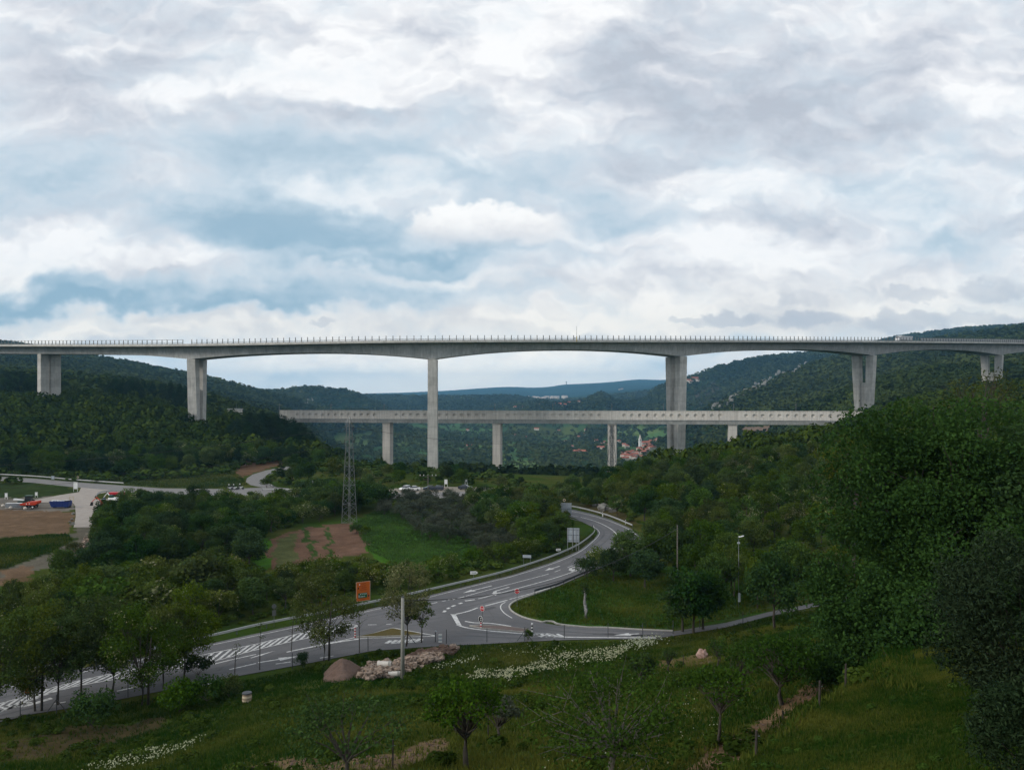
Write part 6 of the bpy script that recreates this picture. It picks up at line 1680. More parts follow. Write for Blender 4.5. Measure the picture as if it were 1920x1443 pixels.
def text_part(name, body, size, loc, m, parent, rot=(math.pi / 2, 0, 0)):
    cu = bpy.data.curves.new(name, 'FONT'); cu.body = body; cu.size = size; cu.align_x = 'CENTER'; cu.align_y = 'CENTER'; cu.extrude = .004; cu.materials.append(m)
    o = bpy.data.objects.new(name, cu); C.objects.link(o); me = bpy.data.meshes.new_from_object(o.evaluated_get(bpy.context.evaluated_depsgraph_get())); bpy.data.objects.remove(o)
    o = link(name, me, parent); o.location = loc; o.rotation_euler = rot; return o
def stop(t, H):
    def octa(mb, r, y, d): mb.prism([(r * math.cos(math.pi / 8 + k * math.pi / 4), H - .38 + r * math.sin(math.pi / 8 + k * math.pi / 4)) for k in range(8)], y, y + d)
    b = MB(); octa(b, .38, -.01, .02); o = b.build('rim', M['white'], t)
    b = MB(); octa(b, .345, -.018, .006); f = b.build('face', M['red'], o); text_part('lettering', 'STOP', .27, (0, -.022, H - .38), M['white'], o)
small_sign('stop_sign', 'red octagonal stop sign on the flat island behind the stop line', 904, 1174, 2.7, stop, R(-38))
small_sign('stop_sign', 'red octagonal stop sign at the tip of the grass wedge', 969.5, 1136, 2.5, stop, R(-4))
p = G(901, 1177); t = thing('keep_right_sign', 'dark oval keep-right sign on a striped post before the stop sign', 'road sign', tuple(p), R(-38))
b = MB(); n = 20; b.prism([(.36 * math.cos(6.2832 * k / n), 1.15 + .42 * math.sin(6.2832 * k / n)) for k in range(n)], 0, .03); o = b.build('rim', M['white'], t)
b = MB(); b.prism([(.31 * math.cos(6.2832 * k / n), 1.15 + .37 * math.sin(6.2832 * k / n)) for k in range(n)], -.012, -.002); b.build('face', M['black'], o)
b = MB(); b.box((.08, -.02, 1.28), (.13, .012, .16)); b.box((.08, -.02, 1.03), (.13, .012, .16)); b.build('mark', M['white'], o)
for k in range(4): b = MB(); b.tube([(.05, .02, .0 + k * .19), (.05, .02, .19 + k * .19)], .10, 8); b.build('band', M['white'] if k % 2 == 0 else M['red'], t)
def striped(label, px, py, H, r, n, ca, cb, name='bollard', cat='bollard'):
    p = G(px, py); t = thing(name, label, cat, tuple(p))
    for k in range(n): b = MB(); b.tube([(0, 0, H * k / n), (0, 0, H * (k + 1) / n)], r, 10); b.build('band', M[ca] if k % 2 else M[cb], t)
striped('red and white striped flexible bollard at the yellow island', 666, 1194, 1.35, .09, 8, 'white', 'red')
striped('black and white striped post behind the fence strut', 997.5, 1187, 1.3, .12, 6, 'white', 'black')
p = G(825.5, 1204); t = thing('marker_plate', 'white and grey striped marker plate at the road edge', 'marker', tuple(p))
for k in range(5): b = MB(); b.box((0, 0, .12 + k * .2), (.42, .06, .2)); b.build('band', M['white'] if k % 2 == 0 else M['sign_back'], t)
p = G(816.5, 1203); t = thing('marker_post', 'dark post with a pale top left of the striped marker plate', 'marker', tuple(p)); b = MB(); b.tube([(0, 0, -.2), (0, 0, 1.25)], .06, 6); b.build('post', M['dark_steel'], t); b = MB(); b.ball((.03, 0, 1.28), .11, 8, 6); b.build('reflector', M['sign_back'], t)
p = hit(51, 1318); p = G(51, 1312); t = thing('warning_sign', 'small orange sign on a post at the hatched road near the left edge', 'road sign', tuple(p), R(10)); b = MB(); b.tube([(0, .05, -.2), (0, .05, 1.5)], .04, 6); b.build('post', M['dark_steel'], t)
b = MB(); b.box((0, 0, 1.05), (.34, .03, .7)); b.build('board', M['orange'], t)
for px, py, lb in ((1130, 968, 'white delineator post at the outer bend, left one'), (1173, 983, 'white delineator post at the outer bend, nearer the trees')):
    p = G(px, py); t = thing('delineator_post', lb, 'delineator', tuple(p)); b = MB(); b.prism([(-.1, 0), (.1, 0), (.1, 1.0), (-.1, 1.1)], -.06, .06); b.build('post', M['white'], t); b = MB(); b.box((0, -.07, .85), (.21, .02, .2)); b.build('band', M['black'], t)

# ------------------------------------------------------------------ earth heap, rubble, pipes, barrel
def heap(label, pts_px, hgt, seed):
    w = hitpoly(pts_px); cx = sum(p.x for p in w) / len(w); cy = sum(p.y for p in w) / len(w)
    rx = max(abs(p.x - cx) for p in w); ry = max(abs(p.y - cy) for p in w); z = tz1(cx, cy); nu, nv = 72, 26; V = []; fs = []
    for j in range(nv + 1):
        r = j / nv
        for i in range(nu):
            a = 6.2832 * i / nu; x, y = math.cos(a) * rx * r, math.sin(a) * ry * r
            rad = 1 + .14 * math.sin(2 * a + seed) + .08 * math.sin(5 * a)
            h = hgt * (1 - r ** 1.5) + .22 * float(fbm(np.array([x * 3.7 + 9]), np.array([y * 5.0 + 3]), 3, seed + 4)[0]) * (1 - r ** 6) + .35 * float(fbm(np.array([x * 1.1 + 40]), np.array([y * 2.2 + 11]), 4, seed)[0]) * (1 - r ** 4)
            V.append((x * rad, y * rad, tz1(cx + x * rad, cy + y * rad) - z + h - .03))
    for j in range(nv):
        for i in range(nu):
            k = (i + 1) % nu; fs.append((j * nu + i, (j + 1) * nu + i, (j + 1) * nu + k, j * nu + k))
    o = MB().add(V, fs).build('earth_heap', M['dirt'], None, smooth=True); o.location = (cx, cy, z)
    return tag(o, label, 'earth heap')
heap('smooth brown earth heap in the grass left of the rubble', [(607, 1272), (640, 1278), (676, 1262), (668, 1256), (640, 1250), (615, 1262)], 1.35, 3)
def rubble(label, poly, n, s0, s1, seed, pile=.5, m='stone'):
    w = hitpoly(poly); c = field(w, n, seed); r2 = np.random.default_rng(seed); b = MB(); ctr = c.mean(0); zc = tz(c[:, 0], c[:, 1]); base = Vector((ctr[0], ctr[1], tz1(*ctr)))
    dd = d_poly(c[:, 0], c[:, 1], [(p.x, p.y) for p in w]); 
    for q, z in zip(c, zc):
        dmin = min(math.hypot(q[0] - p.x, q[1] - p.y) for p in w); s = s0 + (s1 - s0) * r2.random() ** 2; up = pile * min(1, dmin / 1.2) * (.5 + r2.random())
        M3 = Matrix.Rotation(r2.random() * 6, 3, 'Z') @ Matrix.Rotation(r2.random() * 1.5, 3, 'X')
        vs = [M3 @ Vector((sx * s * (.4 + .3 * r2.random()), sy * s * (.3 + .25 * r2.random()), sz * s * (.22 + .2 * r2.random()))) for sx in (-1, 1) for sy in (-1, 1) for sz in (-1, 1)]
        vs = [(v.x + q[0] - base.x, v.y + q[1] - base.y, v.z + z + up - base.z) for v in vs]
        b.add(vs, [(0, 1, 3, 2), (4, 6, 7, 5), (0, 4, 5, 1), (2, 3, 7, 6), (0, 2, 6, 4), (1, 5, 7, 3)])
    o = b.build('rubble', M[m], None); o.location = base; return tag(o, label, None, None, 'stuff')
SOIL = [(1632, 1232), (1595, 1258), (1530, 1306), (1470, 1340), (1425, 1385), (1358, 1446), (1310, 1446), (1360, 1408), (1420, 1362), (1490, 1312), (1560, 1266), (1615, 1234)]
RUB = [(668, 1272), (690, 1278), (735, 1272), (760, 1262), (790, 1254), (828, 1240), (830, 1230), (800, 1233), (770, 1240), (735, 1246), (700, 1250)]
rubble('heap of pinkish broken stones around the concrete pole foot', RUB, 1100, .18, .52, 41, .5)
rubble('brown earth and stones behind the pale rubble', [(765, 1244), (800, 1238), (850, 1228), (858, 1219), (800, 1222), (770, 1232)], 160, .3, .8, 42, .4, 'dirt')
rubble('clods of earth on the bare strip at the bottom of the field', [(440, 1446), (480, 1434), (620, 1430), (740, 1414), (820, 1388), (845, 1393), (800, 1425), (740, 1446)], 420, .05, .18, 48, .0, 'dirt')
rubble('clods of reddish earth along the foot of the grassy bank', SOIL, 420, .05, .2, 49, .0, 'dirt')
rubble('small stones rolled off the brown earth heap', [(610, 1274), (640, 1281), (680, 1270), (690, 1262), (672, 1262), (640, 1272)], 120, .06, .2, 50, .0)
rubble('few stones at the right end of the rubble', [(838, 1226), (858, 1222), (862, 1216), (846, 1214)], 26, .3, .7, 43, .3)
def pipe(label, px, py, L, r, rz, up):
    p = hit(px, py); t = thing('concrete_pipe', label, 'pipe', (p.x, p.y, p.z + up + r), rz); b = MB(); n = 18; V = []; 
    for (x, rad) in ((-L / 2, r), (L / 2, r), (L / 2, r * .78), (-L / 2, r * .78)):
        V += [(x, rad * math.cos(6.2832 * k / n), rad * math.sin(6.2832 * k / n)) for k in range(n)]
    b.add(V, [(i * n + k, i * n + (k + 1) % n, ((i + 1) % 4) * n + (k + 1) % n, ((i + 1) % 4) * n + k) for i in range(4) for k in range(n)]); b.build('shell', M['pale_concrete'], t, smooth=False)
    b = MB(); b.tube([(L / 2 - .28, 0, 0), (L / 2 - .08, 0, 0)], r * 1.13, n, cap=False); b.build('collar', M['pole_concrete'], t)
pipe('upper short concrete pipe lying on the rubble', 721, 1260, 1.45, .31, R(-8), .55); pipe('lower concrete pipe half buried in rubble beside the pole', 739, 1270, 1.2, .27, R(8), .1)
M['barrel_rib'] = mat('barrel_rib', (.26, .20, .14), .85)
p = hit(463, 1316); t = thing('barrel', 'small beige ribbed barrel with a dark lid in the grass', 'barrel', tuple(p))
for k in range(5): b = MB(); b.tube([(0, 0, .16 * k), (0, 0, .16 * (k + 1))], [.40 + .03 * math.sin(k * .8), .40 + .03 * math.sin((k + 1) * .8)], 14); b.build('band', M['beige'] if k % 2 else M['barrel_rib'], t)
b = MB(); b.tube([(0, 0, .8), (0, 0, .9)], .43, 14); b.build('lid', M['dark_steel'], t)
p = hit(1317, 1233); b = MB(); r2 = np.random.default_rng(5); b.ball((0, 0, .35), .62, 9, 7, (1, .8, .8)); b.v = [tuple(np.array(v) * (1 + .13 * r2.normal())) for v in b.v]; o = b.build('boulder', mat('pink_stone', (.36, .24, .20), .9, .2, 3)); o.location = p; tag(o, 'pinkish boulder on bare earth in the orchard', 'rock')
p = G(1098, 1157); t = thing('dead_trunk', 'pale broken trunk with dark ivy at its top on the grass wedge', 'tree trunk', tuple(p)); b = MB(); b.tube([(0, 0, -.3), (.05, 0, .9), (-.12, .05, 2.0), (-.05, 0, 3.2), (-.2, 0, 4.0)], [.30, .24, .20, .16, .10], 9); b.build('trunk', mat('birch_bark', (.32, .32, .31), .9, scale=4, col2=(.10, .10, .10)), t, smooth=True)
cm = crown_mesh('ivy', np.random.default_rng(8), [(np.array([0, 0, 3.6]), .55), (np.array([-.2, 0, 4.3]), .5), (np.array([.2, -.1, 2.5]), .25)], 420, .2, 'deep'); link('ivy', cm, t)
rubble('pale rock slabs on the cutting behind the bend', [(1110, 946), (1150, 955), (1160, 962), (1128, 958)], 14, 1.0, 2.2, 45, .2, 'rock')
rubble('row of pale stones along the yard edge', [(129, 988), (140, 988), (141, 943), (131, 943)], 60, .4, 1.0, 46, .2, 'rock')
rubble('loose pale stones on the washed-out track', [(150, 1020), (178, 1000), (180, 1012), (158, 1030)], 70, .4, 1.1, 47, .1)

# ------------------------------------------------------------------ building yard
def yard_board(name, label, px, py, w, h, z0, rz=0):
    p = G(px, py); t = thing(name, label, 'sign board', tuple(p), rz); board(t, w, h, z0, 'white'); posts(t, (-w * .42, w * .42), z0 + h, .06, 'white')
yard_board('notice_board', 'tall white notice board at the yard entrance', 141.5, 921, 1.45, 2.3, .7)
yard_board('notice_board', 'white board on the field edge at the left photo border', 11.5, 934, .9, 1.3, .3); yard_board('notice_board', 'white board behind the tractor', 68, 931, .85, 1.1, .3)
p = G(134, 941); t = thing('gate_frame', 'open pale frame at the corner of the yard', 'frame', tuple(p)); b = MB()
for x in (-.55, .55): b.box((x, 0, .75), (.12, .12, 1.5))
b.build('post', M['beige'], t); b = MB(); b.box((0, 0, 1.45), (1.22, .1, .14)); b.box((0, 0, .85), (1.22, .1, .1)); b.build('rail', M['beige'], t)
p = G(99, 902); t = thing('small_sign', 'grey sign standing behind the yard road', 'road sign', tuple(p)); board(t, 1.1, 1.2, .7, 'sign_back'); posts(t, (-.4, .4), 1.9)
small_sign('round_sign', 'small white disc sign behind the tall notice board', 146, 907, 2.6, round_back)
def pallet(label, px, py, rz):
    p = G(px, py); t = thing('block_stack', label, 'stack of blocks', tuple(p), rz)
    b = MB()
    for k in range(4): b.box((0, 0, .26 + .30 * k), (1.15 - .05 * (k % 2), 1.0, .27))
    b.build('blocks', M['pallet_grey'], t); b = MB(); b.box((0, 0, .06), (1.2, 1.05, .10)); b.build('pallet', M['beige'], t); b = MB(); b.box((0, 0, 1.36), (1.1, .95, .05)); b.build('cover', M['white'], t)
for k, (px, lb) in enumerate(((16, 'stack of grey blocks nearest the left photo edge'), (23, 'second stack of grey blocks from the left photo edge'), (29.5, 'third stack of grey blocks, left of the trailer'), (37, 'stack of grey blocks close against the red trailer'))): pallet(lb, px, 952.5, .1 * k)
for px, py, lb in ((5.5, 950, 'pale rounded sack left of the block stacks'), (20, 954, 'pale sack before the block stacks'), (47, 955, 'pale sack in front of the red trailer')):
    p = G(px, py); t = thing('sack', lb, 'sack', tuple(p)); b = MB(); b.ball((0, 0, .35), .42, 10, 7, (1.1, .8, .85)); b.build('bag', M['plaster'], t, smooth=True); b = MB(); b.ball((0, 0, .74), .12, 6, 4); b.build('knot', M['beige'], t)
def wheel(t, x, y, r, w, n=14, hub='white'):
    b = MB(); b.tube([(x, y - w / 2, r), (x, y + w / 2, r)], r, n); o = b.build('wheel', M['rubber'], t)
    b = MB(); b.tube([(x, y - w / 2 - .012, r), (x, y + w / 2 + .012, r)], r * .5, 10); b.build('rim', M[hub] if hub in M else M['steel'], o)
p = G(52, 947); t = thing('tractor', 'dark green tractor with a cab behind the red trailer', 'tractor', tuple(p), R(8))
b = MB(); b.prism([(-2.4, .7), (.9, .7), (.9, 1.25), (.2, 1.35), (-2.4, 1.2)], -.42, .42); b.build('bonnet', M['tractor_green'], t); b = MB(); b.prism([(-.6, 1.2), (1.05, 1.2), (1.0, 2.55), (-.35, 2.55)], -.72, .72); b.build('cab', M['glass'], t)
b = MB(); b.box((.3, 0, 2.62), (1.7, 1.6, .14)); b.build('roof', M['tractor_green'], t); b = MB(); b.prism([(-3.4, 1.9), (-.8, 1.5), (-.8, 1.3), (-3.5, 1.5)], -.35, .35); b.build('loader_arm', M['white'], t)
for x, y, r in ((.7, -.85, .8), (.7, .85, .8), (-1.9, -.75, .5), (-1.9, .75, .5)): wheel(t, x, y, r, .4, hub='beige')
p = G(58, 952.5); t = thing('trailer', 'orange-red tipping trailer beside the grey block stacks', 'trailer', tuple(p), R(6))
b = MB(); b.prism([(-2.2, .95), (1.5, .95), (2.1, 1.35), (2.1, 1.95), (-.4, 1.75), (-2.3, 1.3)], -1.1, 1.1); b.build('bed', M['trailer_red'], t, bevel=.04); b = MB(); b.box((0, 0, .8), (3.6, .9, .2)); b.build('chassis', M['black'], t)
b = MB(); b.box((-.6, -1.12, 1.28), (.22, .03, .3)); b.box((.1, -1.12, 1.34), (.22, .03, .3)); b.build('plate', M['white'], t)
for x, y in ((-.9, -.95), (-.9, .95), (.9, -.95), (.9, .95)): wheel(t, x, y, .42, .3)
p = G(114, 951); t = thing('skip', 'blue steel skip standing on the yard edge', 'skip', tuple(p), R(3))
b = MB(); b.prism([(-2.6, 1.7), (-2.0, .25), (2.3, .25), (2.5, 1.7)], -.95, .95); b.build('bin', M['blue'], t); b = MB()
for k in range(6): b.box((-1.6 + k * .7, -.99, 1.0), (.09, .08, 1.35))
b.box((0, -1.0, 1.68), (5.0, .1, .1)); b.build('ribs', M['blue'], t)
b = MB()
for k in range(7): b.box((-2.0 + k * .62, 0, 1.78), (.36, 1.1, .3), .4 * k)
b.build('load', M['white'], t); b = MB(); b.box((-1.4, 0, .12), (.25, 1.6, .24)); b.box((1.5, 0, .12), (.25, 1.6, .24)); b.build('skid', M['black'], t)
p = G(127, 951); t = thing('container', 'dark narrow container at the right end of the blue skip', 'container', tuple(p)); b = MB(); b.box((0, 0, .95), (1.0, 1.4, 1.9)); b.build('box', M['black'], t, bevel=.03); b = MB(); b.box((0, -.73, .95), (.06, .04, 1.6)); b.build('door_bar', M['steel'], t)
def digger(label, px, py, body, cabm, rz):
    p = G(px, py); t = thing('excavator', label, 'excavator', tuple(p), rz); b = MB(); b.prism([(-1.5, .2), (-1.7, .45), (-1.5, .75), (1.5, .75), (1.7, .45), (1.5, .2)], -1.1, -.65); b.prism([(-1.5, .2), (-1.7, .45), (-1.5, .75), (1.5, .75), (1.7, .45), (1.5, .2)], .65, 1.1); b.build('track', M['rubber'], t)
    b = MB(); b.box((.3, 0, 1.2), (2.3, 1.8, .75)); b.build('body', M[body], t, bevel=.06); b = MB(); b.prism([(-.75, .9), (.2, .9), (.2, 2.35), (-.55, 2.35)], -.85, .1); b.build('cab', M[cabm], t)
    b = MB(); b.tube([(-.8, .4, 1.3), (-2.2, .4, 2.7), (-3.4, .4, 1.5)], [.16, .14, .1], 6); b.build('boom', M[body], t); b = MB(); b.prism([(-3.8, .6), (-3.2, .5), (-3.1, 1.4), (-3.5, 1.5)], .1, .75); b.build('bucket', M['black'], t)
digger('orange mini excavator at the yard edge beside the thicket', 197, 951, 'trailer_red', 'glass', R(10)); digger('white and green excavator behind the orange one in the yard', 212, 943, 'white', 'tractor_green', R(-15))
p = G(220, 930); t = thing('trailer', 'rust-red flat trailer behind the excavators', 'trailer', tuple(p)); b = MB(); b.box((0, 0, .9), (4.2, 2.0, .6)); b.build('bed', M['red'], t, bevel=.04); b = MB(); b.box((0, 0, .5), (3.4, .8, .16)); b.build('chassis', M['black'], t)
for x, y in ((-1, -.85), (-1, .85), (1, -.85), (1, .85)): wheel(t, x, y, .4, .28)

# ------------------------------------------------------------------ vehicles by the far road
def car(label, px, py, rz, paint, estate=False):
    p = G(px, py); t = thing('parked_car', label, 'car', tuple(p), rz)
    lo = [(-2.15, .32), (-2.2, .62), (-2.1, .85), (-1.2, .98), (1.6 if not estate else 2.0, 1.02), (2.15, .95), (2.2, .55), (2.1, .3)]
    b = MB(); b.prism(lo, -.86, .86); b.build('body', M[paint], t, bevel=.07)
    gh = [(-1.15, .97), (-.35, 1.46), (.9 if not estate else 1.75, 1.46), (1.65 if not estate else 2.05, 1.0)]
    b = MB(); n = 4; b.add([(x, -.78, z) if z < 1.2 else (x, -.62, z) for x, z in gh] + [(x, .78, z) if z < 1.2 else (x, .62, z) for x, z in gh], [tuple(range(n)), tuple(reversed(range(n, 2 * n)))] + [(i, n + i, n + (i + 1) % n, (i + 1) % n) for i in range(n)]); b.build('window', M['glass'], t)
    b = MB(); b.box((.3 if not estate else .7, 0, 1.475), (1.25 if not estate else 2.05, 1.2, .05)); b.build('roof', M[paint], t, bevel=.02)
    for x in (-1.35, 1.35):
        for y in (-.8, .8): wheel(t, x, y, .33, .2, hub='steel')
    for y in (-.6, .6):
        b = MB(); b.box((-2.15, y, .72), (.12, .32, .14)); b.build('headlight', M['white'], t); b = MB(); b.box((2.17, y, .78), (.08, .3, .16)); b.build('tail_light', M['red'], t)
def motorhome(label, px, py, rz, L=6.4, alcove=True):
    p = G(px, py); t = thing('motorhome', label, 'motorhome', tuple(p), rz)
    b = MB(); b.prism([(-L / 2 + 1.7, .5), (L / 2, .5), (L / 2, 2.9), (-L / 2 + .5, 2.9), (-L / 2 + .35, 2.3), (-L / 2 + 1.7, 2.0)] if alcove else [(-L / 2 + 1.4, .45), (L / 2, .45), (L / 2, 2.2), (-L / 2 + 1.8, 2.2), (-L / 2 + .9, 1.35)], -1.05, 1.05); b.build('body', M['car_white'], t, bevel=.06)
    b = MB(); b.prism([(-L / 2, .45), (-L / 2 + 1.75, .45), (-L / 2 + 1.75, 1.95), (-L / 2 + 1.1, 1.95), (-L / 2 + .5, 1.2), (-L / 2, 1.05)], -.98, .98); b.build('cab', M['car_white'], t, bevel=.05)
    b = MB(); b.prism([(-L / 2 + .55, 1.25), (-L / 2 + 1.6, 1.25), (-L / 2 + 1.6, 1.85), (-L / 2 + 1.08, 1.85)], -1.0, 1.0); b.box((.6, 0, 1.75), (1.1, 2.14, .5)); b.box((2.2, 0, 1.75), (.8, 2.14, .5)); b.build('window', M['glass'], t)
    for x in (-L / 2 + 1.0, L / 2 - 1.3):
        for y in (-.9, .9): wheel(t, x, y, .36, .24, hub='steel')
motorhome('white motorhome with an overcab on the far road', 602, 919, math.pi, 6.2)
motorhome('white van half hidden behind the near lattice pylon', 668, 922, 0, 4.8, False)
car('white estate car in the parking area, left of the white saloon', 760, 919, R(60), 'car_white', True); car('white car in profile in the middle of the parking area', 775, 919.5, R(5), 'car_white')
car('dark car with its nose behind the wooden pole', 806, 918.8, R(10), 'car_dark'); car('dark blue car in profile right of the wooden pole', 819.5, 918.6, R(-4), 'car_dark', True); car('dark car at the right end of the parking area', 872, 917, R(175), 'car_dark')
yard_board('information_board', 'white information board at the parking area', 836, 914, 1.1, 1.6, 1.1); yard_board('information_board', 'small white board at the right end of the parking area', 874, 911, .8, .8, 1.4); yard_board('notice_board', 'white square board on the climbing road', 560, 874, 1.6, 1.5, .3)

def rider_mesh():
    me = bpy.data.meshes.new('person'); bm = bmesh.new()
    pts = {'hip': (0, 0, .82), 'waist': (-.08, 0, 1.05), 'chest': (-.16, 0, 1.28), 'neck': (-.2, 0, 1.46), 'head': (-.22, 0, 1.62), 'top': (-.2, 0, 1.74)}
    rad = {'hip': .17, 'waist': .15, 'chest': .19, 'neck': .08, 'head': .135, 'top': .11}; ed = [('hip', 'waist'), ('waist', 'chest'), ('chest', 'neck'), ('neck', 'head'), ('head', 'top')]
    for s, n in ((-1, 'l'), (1, 'r')):
        for k, p, r in (('sh', (-.15, s * .21, 1.38), .085), ('el', (-.32, s * .30, 1.12), .06), ('wr', (-.58, s * .28, 1.06), .045), ('ha', (-.66, s * .27, 1.06), .05), ('kn', (-.42, s * .22, .68), .085), ('an', (-.18, s * .24, .26), .055), ('to', (-.34, s * .26, .2), .05)):
            pts[k + n] = p; rad[k + n] = r
        ed += [('chest', 'sh' + n), ('sh' + n, 'el' + n), ('el' + n, 'wr' + n), ('wr' + n, 'ha' + n), ('hip', 'kn' + n), ('kn' + n, 'an' + n), ('an' + n, 'to' + n)]
    vs = {k: bm.verts.new(p) for k, p in pts.items()}; keys = list(pts)
    for a, b in ed: bm.edges.new((vs[a], vs[b]))
    bm.to_mesh(me); bm.free(); o = bpy.data.objects.new('person', me); C.objects.link(o); o.modifiers.new('skin', 'SKIN'); sv = me.skin_vertices[0].data
    for k, v in zip(keys, sv): v.radius = (rad[k], rad[k]); v.use_root = (k == 'hip')
    ss = o.modifiers.new('sub', 'SUBSURF'); ss.levels = 2; ss.render_levels = 2
    dg = bpy.context.evaluated_depsgraph_get(); m2 = bpy.data.meshes.new_from_object(o.evaluated_get(dg)); bpy.data.objects.remove(o); m2.materials.clear(); m2.materials.append(M['black']); return m2
RM = rider_mesh()
for k, (px, py, hm, lm, lr) in enumerate(((430.5, 918.2, 'white', 'leading motorcycle of the three close together on the far road', 'rider in dark clothes on the leading motorcycle of the group of three'), (435.5, 918, 'black', 'middle motorcycle of the group of three on the far road', 'rider in dark clothes on the middle motorcycle of the three'), (439.5, 918, 'white', 'rear motorcycle of the group of three on the far road', 'rider in dark clothes on the rear motorcycle of the three'), (451, 917, 'white', 'single motorcycle following the group of three', 'rider in dark clothes on the single following motorcycle'))):
    p = G(px, py); rz = R(8); t = thing('motorcycle', lm, 'motorcycle', tuple(p), rz)
    b = MB(); b.prism([(-.55, .75), (-.3, .95), (.1, .86), (.75, .9), (.8, .78), (.3, .62), (.25, .35), (-.35, .35)], -.14, .14); b.build('body', M['car_white'] if hm == 'white' else M['black'], t); b = MB(); b.tube([(-.72, 0, .33), (-.5, 0, 1.02)], .035, 6); b.tube([(-.55, -.3, 1.04), (-.55, .3, 1.04)], .02, 6); b.build('fork', M['steel'], t)
    for x in (-.72, .7): wheel(t, x, 0, .32, .13, hub='steel')
    r = thing('person', lr, 'person', tuple(p), rz); link('body', RM, r); b = MB(); b.ball((-.215, 0, 1.665), .165, 12, 8, (1.08, .95, 1)); b.build('helmet', M[hm], r, smooth=True)

# ------------------------------------------------------------------ village, church, town
WH = {}
def house_mesh(w, l, h, rh, seed):
    b = MB(); b.box((0, 0, h / 2), (w, l, h)); b.cur = 1
    e = .4; hw, hl = w / 2 + e, l / 2 + e
    b.add([(-hw, -hl, h - .15), (hw, -hl, h - .15), (hw, hl, h - .15), (-hw, hl, h - .15), (-hw, 0, h + rh), (hw, 0, h + rh)], [(0, 1, 5, 4), (3, 4, 5, 2), (0, 4, 3), (1, 2, 5), (0, 3, 2, 1)])
    b.cur = 2
    for k in range(int(w / 2.6)):
        for zz in ([1.6] if h < 4.5 else [1.6, 4.4]): b.box((-w / 2 + 1.4 + k * 2.6, -l / 2 - .01, zz), (.9, .08, 1.2))
    b.cur = 0; b.box((w * .25, l * .12, h + rh * .75), (.6, .6, 1.3))
    return b.mesh('house', [M['plaster'], M['roof'], M['black']])
HM = [house_mesh(9, 8, 5.6, 2.4, 1), house_mesh(12, 8, 5.2, 2.2, 2), house_mesh(8, 7, 3.6, 2.0, 3), house_mesh(15, 9, 5.8, 2.6, 4)]
hr_ = np.random.default_rng(77); M['pale_roof'] = mat('pale_roofing', (.50, .42, .38), .9); HT = house_mesh(16, 11, 9, 2, 9); HT.materials[1] = M['pale_roof']
def house(px, py, label, group=None, s=1.0, k=None, d=None):
    p = hit(px, py) if d is None else at_d(px, d); o = link('house', HT if k == 'town' else HM[int(hr_.integers(4)) if k is None else k]); o.location = p - Vector((0, 0, .4)); o.rotation_euler = (0, 0, hr_.random() * 3.1); o.scale = (s, s, s); return tag(o, label, 'house', group)
for px, py in ((1166, 855), (1172, 858), (1178, 853), (1185, 850), (1190, 856), (1196, 852), (1203, 848), (1208, 853), (1214, 846), (1209, 841), (1217, 838), (1222, 843), (1199, 845), (1181, 859), (1189, 861), (1172, 863), (1203, 858), (1215, 834), (1223, 832), (1228, 829), (1220, 828), (1233, 827), (1205, 838), (1212, 850)):
    house(px, py, 'red-roofed house in the village cluster below the church', 'village houses below the church')
for px, py in ((1080, 820), (1085, 822), (1091, 822), (1096, 817), (1110, 826), (1118, 829), (1128, 834), (1133, 832), (1139, 838), (1171, 837), (1176, 840), (1126, 843), (1160, 830)):
    house(px, py, 'house scattered among trees left of the village church', 'scattered village houses left of the church')
for px, py in ((984, 822), (1072, 838), (1080, 850), (1088, 848), (1095, 850), (1048, 808), (966, 818), (880, 838), (884, 846), (877, 808), (890, 806), (1060, 829), (1006, 806), (930, 812), (1100, 808)):
    house(px, py, 'lone farmhouse among the valley fields', 'farmhouses among the valley fields', .9)
for px, py in ((966, 766), (975, 766), (990, 764), (996, 762), (1003, 761), (1016, 757), (1022, 758), (1047, 761), (1056, 762), (1068, 758), (1078, 757), (1010, 762), (1086, 756), (985, 766)):
    house(px, py, 'house of the hamlet seen just above the railway deck', 'hamlet above the railway deck', 1.3)
for px, py in ((1292, 717), (1298, 715), (1303, 713), (1308, 715), (1296, 718), (1161, 731), (1166, 730)):
    house(px, py, 'house of the hill village right of the V-topped pier', 'hill village on the ridge', 1.5)
for k in range(46):
    px = 960 + 100 * hr_.random() ** .8 + 4 * hr_.normal(); py = 748.5 - 3.2 * hr_.random()
    house(px, py, 'pale block of the distant town before the blue range', 'buildings of the distant town', 1.0 + .9 * hr_.random(), k='town', d=4600 + 900 * hr_.random())
p = hit(1206, 839); t = thing('church', 'village church with a slender white spired tower and red roof', 'church', tuple(p), R(15))
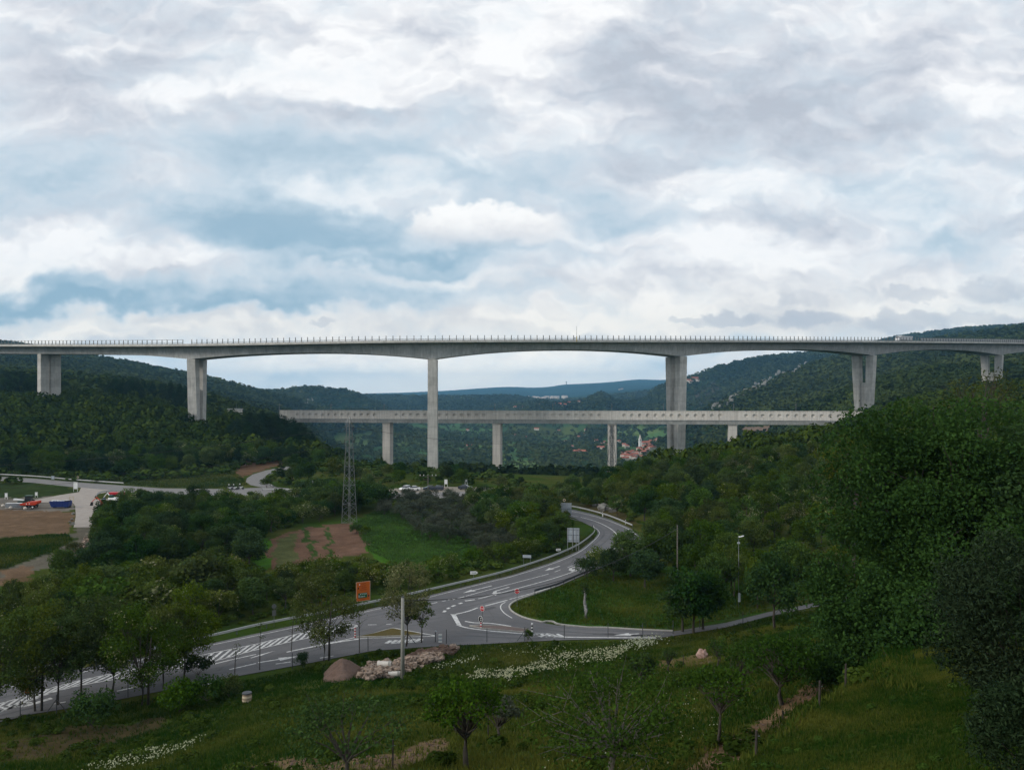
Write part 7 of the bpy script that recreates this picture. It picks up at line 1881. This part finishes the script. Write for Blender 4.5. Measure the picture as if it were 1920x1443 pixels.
b = MB(); b.box((4, 0, 5), (16, 10, 10)); b.build('nave', M['plaster'], t); b = MB(); b.prism([(-5.5, 9.8), (-5.5, 9.8001), (-5.5, 9.8)], -1, 1) if False else None
b = MB(); b.add([(-4.6, -5.7, 9.8), (12.6, -5.7, 9.8), (12.6, 5.7, 9.8), (-4.6, 5.7, 9.8), (-4.6, 0, 13), (12.6, 0, 13)], [(0, 1, 5, 4), (3, 4, 5, 2), (0, 4, 3), (1, 2, 5), (0, 3, 2, 1)]); b.build('roof', M['roof'], t)
b = MB(); b.box((-6.4, 0, 8.5), (4.6, 4.6, 17)); b.build('tower', M['white'], t); b = MB(); b.tube([(-6.4, 0, 17), (-6.4, 0, 25.5)], [3.0, .1], 8); b.build('spire', M['plaster'], t)
b = MB(); b.box((-6.4, 0, 14.6), (4.7, 1.2, 2.2)); b.box((-6.4, 0, 14.6), (1.2, 4.7, 2.2)); b.build('window', M['black'], t)
p = at_d(1062, 8990); t = thing('radio_tower', 'tiny tower on the highest summit of the distant blue range', 'tower', tuple(p)); b = MB(); b.tube([(0, 0, -5), (0, 0, 24)], [5, 3], 8); b.build('shaft', M['pole_concrete'], t); b = MB(); b.tube([(0, 0, 24), (0, 0, 32)], [10, 6], 10); b.build('platform', M['dark_steel'], t)

# ------------------------------------------------------------------ air between here and the far hills
hz = bpy.data.materials.new('haze'); hz.use_nodes = True; nt = hz.node_tree; nt.nodes.clear()
o_ = nt.nodes.new('ShaderNodeOutputMaterial'); v_ = nt.nodes.new('ShaderNodeVolumePrincipled')
v_.inputs['Color'].default_value = (.30, .66, 1.0, 1); v_.inputs['Density'].default_value = 8e-5; v_.inputs['Anisotropy'].default_value = .2
nt.links.new(v_.outputs[0], o_.inputs['Volume'])
zlo, zhi = float(gz.min()) - 1.2, float(max(gz.max(), 60)) + 12
b = MB(); b.box((0, 0, (zlo + zhi) / 2), (25400, 25400, zhi - zlo)); tag(b.build('haze', hz), 'thin bluish air over the whole valley', None, None, 'stuff')
